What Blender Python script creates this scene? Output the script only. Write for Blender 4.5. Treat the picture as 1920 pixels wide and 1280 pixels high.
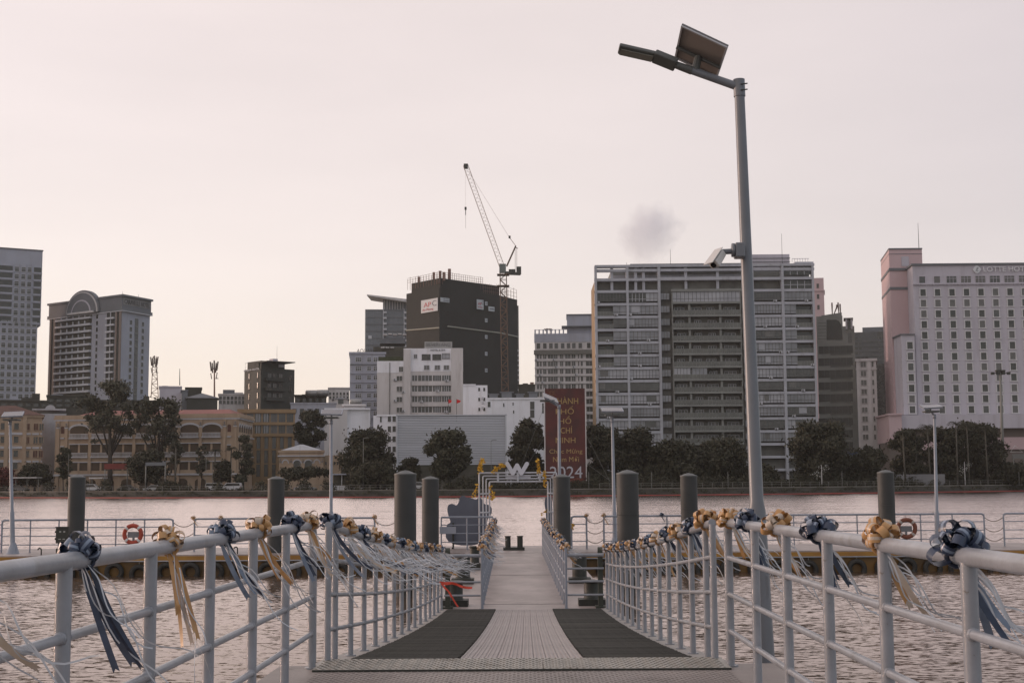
import bpy, math, random
import numpy as np
from mathutils import Vector, Matrix, Euler

random.seed(7)
R = math.radians
scene = bpy.context.scene
for o in list(bpy.data.objects):
    bpy.data.objects.remove(o)
COL = scene.collection

# ------------------------------------------------------------------ camera
FPX, ZC = 2500.0, 3.1              # focal length in photo pixels, eye height above the water
PITCH, YAW, ROLL = math.atan(260 / FPX), 0.0096, -0.007
CROT = Matrix.Rotation(YAW, 3, 'Z') @ Matrix.Rotation(math.pi / 2 + PITCH, 3, 'X') @ Matrix.Rotation(ROLL, 3, 'Z')
cd = bpy.data.cameras.new('camera')
cd.sensor_width = 36.0
cd.lens = 36.0 * FPX / 1920
cd.clip_start, cd.clip_end = 0.1, 12000
cam = bpy.data.objects.new('camera', cd)
cam.location = (0, 0, ZC)
cam.rotation_euler = CROT.to_euler()
COL.objects.link(cam)
scene.camera = cam

# ------------------------------------------------------------------ sky and sun
SUN_AZ, SUN_EL = R(-72), R(9)       # sun low, to the left, beyond the far bank
SUNV = Vector((math.sin(SUN_AZ) * math.cos(SUN_EL), math.cos(SUN_AZ) * math.cos(SUN_EL), math.sin(SUN_EL)))
w = bpy.data.worlds.new('World')
scene.world = w
w.use_nodes = True
nt = w.node_tree
nt.nodes.clear()
def nd(t, **k):
    n = nt.nodes.new(t)
    for a, b in k.items():
        setattr(n, a, b)
    return n
out = nd('ShaderNodeOutputWorld')
sky = nd('ShaderNodeTexSky', sky_type='NISHITA', sun_disc=False, sun_elevation=SUN_EL,
         sun_rotation=SUN_AZ % (2 * math.pi), air_density=1.0, dust_density=1.0, ozone_density=1.0)
bg1 = nd('ShaderNodeBackground'); bg1.inputs[1].default_value = 0.05
nt.links.new(sky.outputs[0], bg1.inputs[0])
# thin even cloud veil: warm towards the sun, blue-grey away from it
tc = nd('ShaderNodeTexCoord')
dot = nd('ShaderNodeVectorMath', operation='DOT_PRODUCT'); dot.inputs[1].default_value = (SUNV.x, SUNV.y, SUNV.z)
nt.links.new(tc.outputs['Generated'], dot.inputs[0])
mr = nd('ShaderNodeMapRange'); mr.inputs[1].default_value = -1; mr.inputs[2].default_value = 1
nt.links.new(dot.outputs['Value'], mr.inputs[0])
ramp = nd('ShaderNodeValToRGB')
nt.links.new(mr.outputs[0], ramp.inputs[0])
e = ramp.color_ramp.elements
e[0].position, e[0].color = 0.0, (0.37, 0.39, 0.45, 1)
e[1].position, e[1].color = 1.0, (0.84, 0.695, 0.655, 1)
for p, c in ((0.35, (0.48, 0.45, 0.48)), (0.50, (0.685, 0.585, 0.575)), (0.58, (0.75, 0.638, 0.612)), (0.66, (0.79, 0.667, 0.630)), (0.76, (0.815, 0.680, 0.638))):
    q = ramp.color_ramp.elements.new(p); q.color = c + (1,)
sep = nd('ShaderNodeSeparateXYZ'); nt.links.new(tc.outputs['Generated'], sep.inputs[0])
up = nd('ShaderNodeMapRange'); up.inputs[1].default_value = 0.38; up.inputs[2].default_value = 1.0; up.interpolation_type = 'SMOOTHSTEP'
nt.links.new(sep.outputs[2], up.inputs[0])
mix = nd('ShaderNodeMix', data_type='RGBA'); mix.inputs['B'].default_value = (0.69, 0.63, 0.625, 1)
fac = nd('ShaderNodeMath', operation='MULTIPLY'); fac.inputs[1].default_value = 1.0
nt.links.new(up.outputs[0], fac.inputs[0]); nt.links.new(fac.outputs[0], mix.inputs['Factor'])
nt.links.new(ramp.outputs[0], mix.inputs['A'])
mp = nd('ShaderNodeMapping'); mp.inputs['Scale'].default_value = (2.2, 2.2, 9)
nt.links.new(tc.outputs['Generated'], mp.inputs[0])
nz = nd('ShaderNodeTexNoise'); nz.inputs['Scale'].default_value = 1.6; nz.inputs['Detail'].default_value = 4
nt.links.new(mp.outputs[0], nz.inputs['Vector'])
nm = nd('ShaderNodeMapRange'); nm.inputs[1].default_value = 0.3; nm.inputs[2].default_value = 0.7
nm.inputs[3].default_value = 0.955; nm.inputs[4].default_value = 1.03
nt.links.new(nz.outputs[0], nm.inputs[0])
vm = nd('ShaderNodeVectorMath', operation='SCALE')
nt.links.new(mix.outputs['Result'], vm.inputs[0]); nt.links.new(nm.outputs[0], vm.inputs['Scale'])
bg2 = nd('ShaderNodeBackground'); bg2.inputs[1].default_value = 1.0
nt.links.new(vm.outputs[0], bg2.inputs[0])
add = nd('ShaderNodeAddShader')
nt.links.new(bg1.outputs[0], add.inputs[0]); nt.links.new(bg2.outputs[0], add.inputs[1])
nt.links.new(add.outputs[0], out.inputs[0])

sl = bpy.data.lights.new('sun', 'SUN')
sl.energy, sl.angle, sl.color = 1.4, R(10), (1.0, 0.70, 0.60)
so = bpy.data.objects.new('sun', sl)
so.rotation_euler = (-SUNV).to_track_quat('-Z', 'Y').to_euler()
so.location = (-60, 30, 60)
COL.objects.link(so)

scene.view_settings.view_transform = 'Standard'
scene.view_settings.look = 'None'
scene.view_settings.gamma = 1.0
scene.view_settings.exposure = 0.0
scene.view_settings.use_curve_mapping = False

# ------------------------------------------------------------------ helpers
def ray(px, py):
    return CROT @ Vector(((px - 960) / FPX, -(py - 640) / FPX, -1.0))
def at(px, py, Y):
    """photo pixel + distance -> world point"""
    d = ray(px, py)
    t = Y / d.y
    return Vector((d.x * t, Y, ZC + d.z * t))

BASE = {}
def link(o, parent=None):
    COL.objects.link(o)
    if parent is not None:
        o.parent = parent
    return o
def tag(o, label=None, cat=None, group=None, kind=None):
    if label: o['label'] = label
    if cat: o['category'] = cat
    if group: o['group'] = group
    if kind: o['kind'] = kind
    return o
def thing(name, label, cat, loc, group=None):
    o = bpy.data.objects.new(name, None)
    o.empty_display_size = 0.3
    o.location = loc
    BASE[o.name] = Vector(loc)
    link(o)
    return tag(o, label, cat, group)

class MB:
    def __init__(s):
        s.v, s.f, s.m = [], [], []
    def add(s, vs, fs, m=0):
        b = len(s.v)
        s.v.extend([tuple(p) for p in vs])
        for f in fs:
            s.f.append(tuple(b + i for i in f)); s.m.append(m)
        return s
    def hexa(s, p, m=0):       # 8 points: bottom ring 0-3, top ring 4-7
        return s.add(p, [(0, 3, 2, 1), (4, 5, 6, 7), (0, 1, 5, 4), (1, 2, 6, 5), (2, 3, 7, 6), (3, 0, 4, 7)], m)
    def box(s, a, b, m=0):
        x0, y0, z0 = a; x1, y1, z1 = b
        return s.hexa([(x0, y0, z0), (x1, y0, z0), (x1, y1, z0), (x0, y1, z0), (x0, y0, z1), (x1, y0, z1), (x1, y1, z1), (x0, y1, z1)], m)
    def prism(s, foot, z0, z1, m=0, mtop=None):
        n = len(foot)
        vs = [(x, y, z0) for x, y in foot] + [(x, y, z1) for x, y in foot]
        s.add(vs, [(i, (i + 1) % n, (i + 1) % n + n, i + n) for i in range(n)], m)
        return s.add(vs, [tuple(range(n, 2 * n)), tuple(reversed(range(n)))], m if mtop is None else mtop)
    def tube(s, pts, r, n=8, m=0, cap=True, closed=False):
        pts = [Vector(p) for p in pts]
        k = len(pts)
        rs = r if isinstance(r, (list, tuple)) else [r] * k
        up0 = None
        rings = []
        for i, p in enumerate(pts):
            if closed:
                t = (pts[(i + 1) % k] - pts[i - 1])
            else:
                t = pts[min(i + 1, k - 1)] - pts[max(i - 1, 0)]
            t.normalize()
            if up0 is None:
                up0 = Vector((0, 0, 1)) if abs(t.z) < 0.9 else Vector((1, 0, 0))
            a = up0 - t * up0.dot(t)
            if a.length < 1e-4:
                a = Vector((1, 0, 0)).cross(t)
            a.normalize(); up0 = a
            b = t.cross(a)
            rings.append([p + (a * math.cos(2 * math.pi * j / n) + b * math.sin(2 * math.pi * j / n)) * rs[i] for j in range(n)])
        vs = [q for rg in rings for q in rg]
        fs = []
        for i in range(k if closed else k - 1):
            i2 = (i + 1) % k
            for j in range(n):
                fs.append((i * n + j, i * n + (j + 1) % n, i2 * n + (j + 1) % n, i2 * n + j))
        if cap and not closed:
            fs.append(tuple(reversed(range(n)))); fs.append(tuple(range((k - 1) * n, k * n)))
        return s.add(vs, fs, m)
    def lathe(s, c, prof, n=20, m=0):     # prof: (radius, z) list
        c = Vector(c)
        vs, fs = [], []
        for r, z in prof:
            for j in range(n):
                a = 2 * math.pi * j / n
                vs.append((c.x + r * math.cos(a), c.y + r * math.sin(a), c.z + z))
        for i in range(len(prof) - 1):
            for j in range(n):
                fs.append((i * n + j, i * n + (j + 1) % n, (i + 1) * n + (j + 1) % n, (i + 1) * n + j))
        fs.append(tuple(reversed(range(n)))); fs.append(tuple(range((len(prof) - 1) * n, len(prof) * n)))
        return s.add(vs, fs, m)
    def torus(s, c, R0, r, ax=1, n=24, k=8, m=0):   # ring around world axis ax
        pts = []
        for i in range(n):
            a = 2 * math.pi * i / n
            d = [math.cos(a) * R0, math.sin(a) * R0]
            d.insert(ax, 0)
            pts.append(Vector(c) + Vector(d))
        return s.tube(pts, r, k, m, closed=True)
    def ribbon(s, pts, wid, wdir=None, m=0, notch=0.0):   # flat strip; wid may be a list, wdir a vector or list
        vs, fs = [], []
        k = len(pts)
        for i, p in enumerate(pts):
            p = Vector(p)
            wd = Vector(wdir[i] if isinstance(wdir, list) else wdir).normalized()
            h = (wid[i] if isinstance(wid, list) else wid) / 2
            vs += [p - wd * h, p + wd * h]
        fs = [(2 * i, 2 * i + 1, 2 * i + 3, 2 * i + 2) for i in range(k - 1)]
        if notch:
            t = (Vector(pts[-1]) - Vector(pts[-2])).normalized()
            a, b = Vector(vs[-2]), Vector(vs[-1])
            n0 = len(vs)
            vs += [(a + b) / 2, a + t * notch, b + t * notch]
            fs += [(2 * k - 2, n0, n0 + 1), (n0, 2 * k - 1, n0 + 2)]
        return s.add(vs, fs, m)
    def mesh(s, name, mats, base=None, smooth=False):
        me = bpy.data.meshes.new(name)
        b = base or Vector((0, 0, 0))
        me.from_pydata([(x - b.x, y - b.y, z - b.z) for x, y, z in s.v], [], s.f)
        for mt in (mats if isinstance(mats, (list, tuple)) else [mats]):
            me.materials.append(mt)
        if len(me.materials) > 1:
            me.polygons.foreach_set('material_index', s.m)
        if smooth:
            me.polygons.foreach_set('use_smooth', [True] * len(me.polygons))
        me.update()
        return me
    def build(s, name, mats, parent=None, smooth=False, loc=None):
        """vertices are given in world coordinates"""
        if parent is not None:
            b = BASE[parent.name]
        else:
            b = Vector(loc) if loc is not None else Vector((0, 0, 0))
        o = bpy.data.objects.new(name, s.mesh(name, mats, b, smooth))
        if parent is None:
            o.location = b
        link(o, parent)
        BASE[o.name] = b
        return o

def inst(name, me, parent, pos, rot=(0, 0, 0), scale=(1, 1, 1)):
    o = bpy.data.objects.new(name, me)
    link(o, parent)
    b = BASE[parent.name] if parent is not None else Vector((0, 0, 0))
    o.location = Vector(pos) - b
    o.rotation_euler = rot
    o.scale = scale
    return o

def autosmooth(me, deg=40):
    me.polygons.foreach_set('use_smooth', [True] * len(me.polygons))
    try:
        me.set_sharp_from_angle(angle=R(deg))
    except Exception:
        pass

ORD = ['first', 'second', 'third', 'fourth', 'fifth', 'sixth', 'seventh', 'eighth', 'ninth', 'tenth', 'eleventh', 'twelfth', 'thirteenth',
       'fourteenth', 'fifteenth', 'sixteenth', 'seventeenth', 'eighteenth', 'nineteenth', 'twentieth', 'twenty-first', 'twenty-second', 'twenty-third', 'twenty-fourth']

# ------------------------------------------------------------------ materials
MATS = {}
def mat(name, c, rough=0.6, c2=None, scale=3.0, metal=0.0, bump=0.0, bscale=None, spec=0.5, stretch=None, detail=5, two=0.0, ramp=(0.35, 0.65)):
    if name in MATS: return MATS[name]
    m = bpy.data.materials.new(name); MATS[name] = m
    m.use_nodes = True
    t = m.node_tree
    b = t.nodes['Principled BSDF']
    b.inputs['Base Color'].default_value = tuple(c) + (1,)
    b.inputs['Roughness'].default_value = rough
    b.inputs['Metallic'].default_value = metal
    b.inputs['Specular IOR Level'].default_value = spec
    tcn = t.nodes.new('ShaderNodeTexCoord'); vec = tcn.outputs['Object']
    if stretch:
        mpn = t.nodes.new('ShaderNodeMapping'); mpn.inputs['Scale'].default_value = stretch
        t.links.new(vec, mpn.inputs[0]); vec = mpn.outputs[0]
    if c2 is not None:
        n = t.nodes.new('ShaderNodeTexNoise'); n.inputs['Scale'].default_value = scale; n.inputs['Detail'].default_value = detail
        n.inputs['Roughness'].default_value = 0.6
        t.links.new(vec, n.inputs['Vector'])
        r = t.nodes.new('ShaderNodeMapRange'); r.inputs[1].default_value = ramp[0]; r.inputs[2].default_value = ramp[1]
        t.links.new(n.outputs[0], r.inputs[0])
        x = t.nodes.new('ShaderNodeMix'); x.data_type = 'RGBA'
        x.inputs['A'].default_value = tuple(c) + (1,); x.inputs['B'].default_value = tuple(c2) + (1,)
        t.links.new(r.outputs[0], x.inputs['Factor']); t.links.new(x.outputs['Result'], b.inputs['Base Color'])
    if bump:
        n = t.nodes.new('ShaderNodeTexNoise'); n.inputs['Scale'].default_value = bscale or scale * 4; n.inputs['Detail'].default_value = 4
        t.links.new(vec, n.inputs['Vector'])
        bp = t.nodes.new('ShaderNodeBump'); bp.inputs['Strength'].default_value = bump; bp.inputs['Distance'].default_value = 0.02
        t.links.new(n.outputs[0], bp.inputs['Height']); t.links.new(bp.outputs[0], b.inputs['Normal'])
    return m

def speckle(m, c, scale, lo, hi, stretch=(1, 1, 1)):
    """sparse chips, scuffs or stains of another colour over an existing material"""
    t = m.node_tree; b = t.nodes['Principled BSDF']; src = b.inputs['Base Color'].links[0].from_socket
    tcn = t.nodes.new('ShaderNodeTexCoord'); mpn = t.nodes.new('ShaderNodeMapping'); mpn.inputs['Scale'].default_value = stretch
    t.links.new(tcn.outputs['Object'], mpn.inputs[0])
    n = t.nodes.new('ShaderNodeTexNoise'); n.inputs['Scale'].default_value = scale; n.inputs['Detail'].default_value = 7; n.inputs['Roughness'].default_value = .65
    t.links.new(mpn.outputs[0], n.inputs['Vector'])
    r = t.nodes.new('ShaderNodeMapRange'); r.inputs[1].default_value = lo; r.inputs[2].default_value = hi
    t.links.new(n.outputs[0], r.inputs[0])
    x = t.nodes.new('ShaderNodeMix'); x.data_type = 'RGBA'; x.inputs['B'].default_value = tuple(c) + (1,)
    t.links.new(r.outputs[0], x.inputs['Factor']); t.links.new(src, x.inputs['A']); t.links.new(x.outputs['Result'], b.inputs['Base Color'])
    return m

paint = mat('white_rail_paint', (0.295, 0.312, 0.345), 0.30, (0.225, 0.235, 0.255), 4.0, bump=0.08, bscale=24, detail=8)
paint2 = mat('white_lamp_paint', (0.165, 0.178, 0.20), 0.36, (0.14, 0.15, 0.165), 2.0)
paint_far = mat('pale_blue_rail_paint', (0.26, 0.29, 0.34), 0.4, (0.22, 0.24, 0.28), 3.0)
pile_m = mat('pile_coating', (0.043, 0.045, 0.044), 0.6, (0.034, 0.036, 0.035), 1.5, bump=0.1, bscale=12)
pile_cap = mat('pile_cap_coating', (0.105, 0.112, 0.112), 0.55, (0.085, 0.09, 0.088), 3)
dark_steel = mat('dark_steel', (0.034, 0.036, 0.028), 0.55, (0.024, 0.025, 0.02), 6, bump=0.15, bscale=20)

speckle(paint, (.12, .10, .085), 16, .66, .72)
speckle(paint, (.20, .20, .20), 5, .56, .72, (1, 1, .35))
speckle(paint2, (.10, .09, .08), 7, .64, .74, (1, 1, .3))
speckle(pile_m, (.085, .085, .075), 2.2, .55, .75, (1, 1, .25))
# ------------------------------------------------------------------ water
def water_material():
    m = bpy.data.materials.new('river_water'); m.use_nodes = True
    t = m.node_tree; t.nodes.remove(t.nodes['Principled BSDF'])
    body_ = t.nodes.new('ShaderNodeBsdfDiffuse'); body_.inputs['Color'].default_value = (0.095, 0.07, 0.052, 1)
    gls = t.nodes.new('ShaderNodeBsdfGlossy'); gls.inputs['Roughness'].default_value = 0.05; gls.inputs['Color'].default_value = (1.0, .90, .855, 1)
    fr = t.nodes.new('ShaderNodeFresnel'); fr.inputs['IOR'].default_value = 1.42
    mx = t.nodes.new('ShaderNodeMixShader')
    t.links.new(fr.outputs[0], mx.inputs[0]); t.links.new(body_.outputs[0], mx.inputs[1]); t.links.new(gls.outputs[0], mx.inputs[2])
    t.links.new(mx.outputs[0], t.nodes['Material Output'].inputs['Surface'])
    g = t.nodes.new('ShaderNodeTexCoord')
    acc = None
    # wave slopes taken straight from vector noise, so that ripples keep their steepness at any distance
    for sc, amp, det in (((0.12, 0.30, 1), 0.10, 2), ((2.0, 4.6, 1), 0.28, 2), ((5.8, 14.0, 1), 0.76, 4)):
        mp_ = t.nodes.new('ShaderNodeMapping'); mp_.inputs['Scale'].default_value = sc
        mp_.inputs['Rotation'].default_value = (0, 0, R(9))
        t.links.new(g.outputs['Object'], mp_.inputs[0])
        n = t.nodes.new('ShaderNodeTexNoise'); n.inputs['Scale'].default_value = 1.0; n.inputs['Detail'].default_value = det
        t.links.new(mp_.outputs[0], n.inputs['Vector'])
        su = t.nodes.new('ShaderNodeVectorMath'); su.operation = 'SUBTRACT'; su.inputs[1].default_value = (.5, .5, .5)
        t.links.new(n.outputs['Color'], su.inputs[0])
        ml = t.nodes.new('ShaderNodeVectorMath'); ml.operation = 'MULTIPLY'; ml.inputs[1].default_value = (amp * .7, amp, 0)
        t.links.new(su.outputs[0], ml.inputs[0])
        if acc:
            ad = t.nodes.new('ShaderNodeVectorMath'); ad.operation = 'ADD'
            t.links.new(acc.outputs[0], ad.inputs[0]); t.links.new(ml.outputs[0], ad.inputs[1]); acc = ad
        else: acc = ml
    # normals given a growing lean to the near bank, brightening far reflections
    sp = t.nodes.new('ShaderNodeSeparateXYZ'); t.links.new(g.outputs['Object'], sp.inputs[0])
    mr2 = t.nodes.new('ShaderNodeMapRange'); mr2.inputs[1].default_value = 8; mr2.inputs[2].default_value = 62; mr2.inputs[3].default_value = -.012; mr2.inputs[4].default_value = -.125
    t.links.new(sp.outputs[1], mr2.inputs[0])
    cb_ = t.nodes.new('ShaderNodeCombineXYZ'); cb_.inputs[2].default_value = 1; t.links.new(mr2.outputs[0], cb_.inputs[1])
    ad = t.nodes.new('ShaderNodeVectorMath'); ad.operation = 'ADD'; t.links.new(cb_.outputs[0], ad.inputs[1])
    t.links.new(acc.outputs[0], ad.inputs[0])
    no = t.nodes.new('ShaderNodeVectorMath'); no.operation = 'NORMALIZE'
    t.links.new(ad.outputs[0], no.inputs[0]); t.links.new(no.outputs[0], gls.inputs['Normal'])
    return m
mb = MB(); mb.add([(-2500, -60, 0), (2500, -60, 0), (2500, 700, 0), (-2500, 700, 0)], [(0, 1, 2, 3)])
tag(mb.build('river', water_material()), kind='structure')

# ------------------------------------------------------------------ pier, ramp, pontoon
CX = -0.05
XL, XR = -1.67, 1.573
def pz(y): return 1.66 + 0.01 * (10.6 - y)
GY0, GY1, GZ0, GZ1 = 10.72, 25.3, 1.66, 0.70
def gz(y):
    t = (y - GY0) / (GY1 - GY0)
    return GZ0 + (GZ1 - GZ0) * t - .28 * t * (1 - t)
GA = math.atan2(GZ1 - GZ0, GY1 - GY0)

deck_m = mat('grey_deck_plate', (0.29, 0.25, 0.23), 0.5, (0.22, 0.19, 0.175), 1.3, bump=0.3, bscale=60)
walk_m = mat('pontoon_plate', (0.37, 0.315, 0.295), 0.42, (0.235, 0.195, 0.18), 1.1, bump=0.1, bscale=8, stretch=(1, 0.5, 1))
plank_m = mat('aluminium_plank', (0.345, 0.30, 0.285), 0.45, (0.27, 0.235, 0.225), 2.0, bump=0.1, bscale=40, stretch=(3, 0.3, 1))
mat_m = mat('dark_rubber_slat', (0.034, 0.033, 0.026), 0.8, (0.023, 0.022, 0.017), 6, bump=0.3, bscale=40, stretch=(0.6, 3, 1))
tread_m = mat('tread_plate', (0.36, 0.34, 0.30), 0.45, (0.27, 0.255, 0.225), 3.0, bump=0.1, bscale=50)
speckle(deck_m, (.13, .11, .095), 2.4, .55, .72)
speckle(walk_m, (.17, .14, .125), 1.1, .54, .74)
speckle(walk_m, (.46, .41, .39), 3.5, .62, .74)
speckle(plank_m, (.17, .145, .13), 2.6, .57, .74, (1, .4, 1))
speckle(tread_m, (.14, .12, .09), 4, .55, .7)
mat_m2 = mat('worn_rubber_slat', (0.050, 0.048, 0.038), 0.85, (0.034, 0.032, 0.026), 6, stretch=(0.6, 3, 1))
edge_m = mat('ramp_edge_steel', (0.33, 0.31, 0.29), 0.55, (0.24, 0.22, 0.2), 3)

pier = MB()
pier.hexa([(-1.95, -4, pz(-4) - .35), (1.95, -4, pz(-4) - .35), (1.95, 10.70, pz(10.7) - .35), (-1.95, 10.70, pz(10.7) - .35),
           (-1.95, -4, pz(-4)), (1.95, -4, pz(-4)), (1.95, 10.70, pz(10.7)), (-1.95, 10.70, pz(10.7))])
po = tag(pier.build('pier_deck', deck_m), kind='structure')
leg = MB()
for x in (-1.5, 1.5):
    for y in (1.5, 9.6):
        leg.tube([(x, y, -1.5), (x, y, pz(y) - .35)], .2, 14)
tag(leg.build('pier_support', dark_steel, po), kind=None)
# raised tread bars on the pier deck, near edge only: a chequer pattern of small lozenges
loz = MB()
for j in range(26):
    for i in range(52):
        x = -1.58 + i * .0605 + (.03 if j % 2 else 0); y = 9.25 + j * .046
        if x > 1.52: continue
        a = .7 if (i + j) % 2 else -.7
        dx, dy = math.cos(a) * .022, math.sin(a) * .016
        z = pz(y)
        loz.add([(x - dx, y - dy, z + .001), (x + dy * .35, y - dx * .35, z + .004), (x + dx, y + dy, z + .001), (x - dy * .35, y + dx * .35, z + .004)], [(0, 1, 2, 3)])
tag(loz.build('tread_lozenge', deck_m, po), kind='stuff')

gw = thing('gangway', 'long sloping ramp with ribbed grey planks leading down to the floating pontoon', 'gangway', (CX, GY0, GZ0 - .3))
NS = 16
def ramp_strip(x0, x1, lo, hi, name, m_):
    b = MB()
    ys = [GY0 + (GY1 - GY0) * i / NS for i in range(NS + 1)]
    vs = []
    for y in ys: vs += [(x0, y, gz(y) + lo), (x1, y, gz(y) + lo), (x1, y, gz(y) + hi), (x0, y, gz(y) + hi)]
    fs = [(4 * i + j, 4 * i + (j + 1) % 4, 4 * i + 4 + (j + 1) % 4, 4 * i + 4 + j) for i in range(NS) for j in range(4)]
    b.add(vs, fs + [(3, 2, 1, 0), (4 * NS, 4 * NS + 1, 4 * NS + 2, 4 * NS + 3)]).build(name, m_, gw)
ramp_strip(XL - .06, -1.47, -.3, 0, 'side_beam', edge_m)
ramp_strip(1.37, XR + .06, -.3, 0, 'side_beam', edge_m)
ramp_strip(-1.47, 1.37, -.14, -.03, 'sub_deck', edge_m)
# one plank profile with three ridges, shared by ten planks
LEN = math.hypot(GY1 - GY0, GZ1 - GZ0)
prof = [(-.052, -.03), (-.052, 0), (-.044, .006), (-.030, .006), (-.026, 0), (-.012, 0), (-.008, .006), (.008, .006), (.012, 0), (.026, 0), (.030, .006), (.044, .006), (.052, 0), (.052, -.03)]
b = MB(); n = len(prof)
for i in range(NS + 1):
    y = GY0 + (GY1 - GY0) * i / NS
    b.v.extend([(x, y - GY0, z + gz(y) - GZ0) for x, z in prof])
for i in range(NS):
    for j in range(n - 1):
        b.f.append((i * n + j, i * n + j + 1, (i + 1) * n + j + 1, (i + 1) * n + j)); b.m.append(0)
b.f += [tuple(range(n)), tuple(reversed(range(NS * n, NS * n + n)))]; b.m += [0, 0]
pm = b.mesh('plank', plank_m)
for i in range(10):
    inst('plank', pm, gw, (CX - .48 + i * .1067, GY0, GZ0 + random.uniform(-.001, .001)))
for sx, lab in ((-1, 'left'), (1, 'right')):
    xc = CX + sx * .975
    mt = thing('slatted_mat', 'dark slatted rubber mat along the %s side of the ramp' % lab, 'mat', (xc, GY0, GZ0), 'dark mats on the ramp')
    b = MB(); b.box((-.445, -.034, -.012), (.445, .034, .014))
    b.add([(-.445, -.034, .014), (.445, -.034, .014), (.445, -.02, .024), (-.445, -.02, .024), (-.445, .02, .024), (.445, .02, .024), (.445, .034, .014), (-.445, .034, .014)],
          [(0, 1, 2, 3), (3, 2, 5, 4), (4, 5, 6, 7)])
    sm = b.mesh('slat', mat_m); sm2 = b.mesh('slat', mat_m2)
    k = int((LEN - .25) / .1)
    for i in range(k):
        s = .18 + i * .1
        y_ = GY0 + s * math.cos(GA); ga = math.atan2(gz(y_ + .05) - gz(y_ - .05), .1)
        inst('slat', sm2 if random.random() < .3 else sm, mt, (xc + random.uniform(-.008, .008), y_, gz(y_)), (ga + random.uniform(-.03, .03), 0, random.uniform(-.004, .004)))
    for q in (-.3, .3):
        b = MB(); vs = []
        ys = [GY0 + .15 + (GY1 - GY0 - .25) * i / NS for i in range(NS + 1)]
        for y in ys: vs += [(xc + q - .03, y, gz(y) - .028), (xc + q + .03, y, gz(y) - .028), (xc + q + .03, y, gz(y) - .01), (xc + q - .03, y, gz(y) - .01)]
        b.add(vs, [(4 * i + j, 4 * i + (j + 1) % 4, 4 * i + 4 + (j + 1) % 4, 4 * i + 4 + j) for i in range(NS) for j in range(4)]).build('backing_strip', mat_m, mt)

fl = thing('ramp_flap', 'patterned steel flap plate bridging the pier deck and the ramp head', 'ramp plate', (CX, 10.4, pz(10.4)))
for x0, x1 in ((-1.64, .118), (.124, 1.55)):
    b = MB()
    y0, y1 = 10.32, 10.92
    b.hexa([(x0, y0, pz(y0) + .002), (x1, y0, pz(y0) + .002), (x1, y1, gz(y1) + .022), (x0, y1, gz(y1) + .022),
            (x0, y0, pz(y0) + .014), (x1, y0, pz(y0) + .014), (x1, y1, gz(y1) + .038), (x0, y1, gz(y1) + .038)])
    b.build('plate', tread_m, fl)
b = MB()
for j in range(11):
    for i in range(62):
        x = -1.61 + i * .051 + (.025 if j % 2 else 0); y = 10.36 + j * .052
        if x > 1.52: continue
        t_ = (y - 10.32) / .6
        z = pz(10.32) + .014 + t_ * (gz(10.92) + .038 - pz(10.32) - .014)
        a = .75 if (i + j) % 2 else -.75
        dx, dy = math.cos(a) * .021, math.sin(a) * .021
        b.add([(x - dx, y - dy, z + .0005), (x + dy * .3, y - dx * .3, z + .006), (x + dx, y + dy, z + .0005), (x - dy * .3, y + dx * .3, z + .006)], [(0, 1, 2, 3)])
tag(b.build('tread_lozenge', tread_m, fl), kind='stuff')
b = MB(); b.box((-1.635, 10.312, pz(10.32) + .0005), (1.545, 10.319, pz(10.32) + .016)); b.build('edge_shadow_bar', dark_steel, fl)  # dark bar added for the shadow line under the flap's front edge

# pontoon under the ramp foot
PX0, PX1 = -1.78, 1.68
hull_m = mat('dark_hull', (0.09, 0.075, 0.045), 0.6, (0.05, 0.045, 0.035), 2)
yel_m = mat('yellow_hull_paint', (0.36, 0.19, 0.028), 0.5, (0.25, 0.12, 0.02), 1.2, bump=0.1, bscale=6)
pon = thing('pontoon', 'grey floating pontoon walkway between the ramp foot and the barge', 'pontoon', (CX, 25.2, 0))
def skew(b, x0, x1, y0, y1, z0, z1):
    f_ = lambda x, y: x - .011 * (y - 25.45)
    return b.hexa([(f_(x0, y0), y0, z0), (f_(x1, y0), y0, z0), (f_(x1, y1), y1, z0), (f_(x0, y1), y1, z0), (f_(x0, y0), y0, z1), (f_(x1, y0), y0, z1), (f_(x1, y1), y1, z1), (f_(x0, y1), y1, z1)])
b = skew(MB(), PX0, PX1, 25.15, 45.0, -.5, .64); b.build('hull', hull_m, pon)
b = skew(MB(), PX0 - .04, PX1 + .04, 25.13, 44.97, .64, .695); b.build('deck', walk_m, pon)
yy = 25.18
for L_ in (1.15, 8.0, 5.0, 5.3):
    b = skew(MB(), -.82, .72, yy, yy + L_ - .02, .696, .706); b.build('deck_plate', walk_m, pon)
    b = skew(MB(), -.82, .72, yy + L_ - .03, yy + L_ + .01, .7062, .7085); b.build('joint_strip', dark_steel, pon); yy += L_

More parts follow.
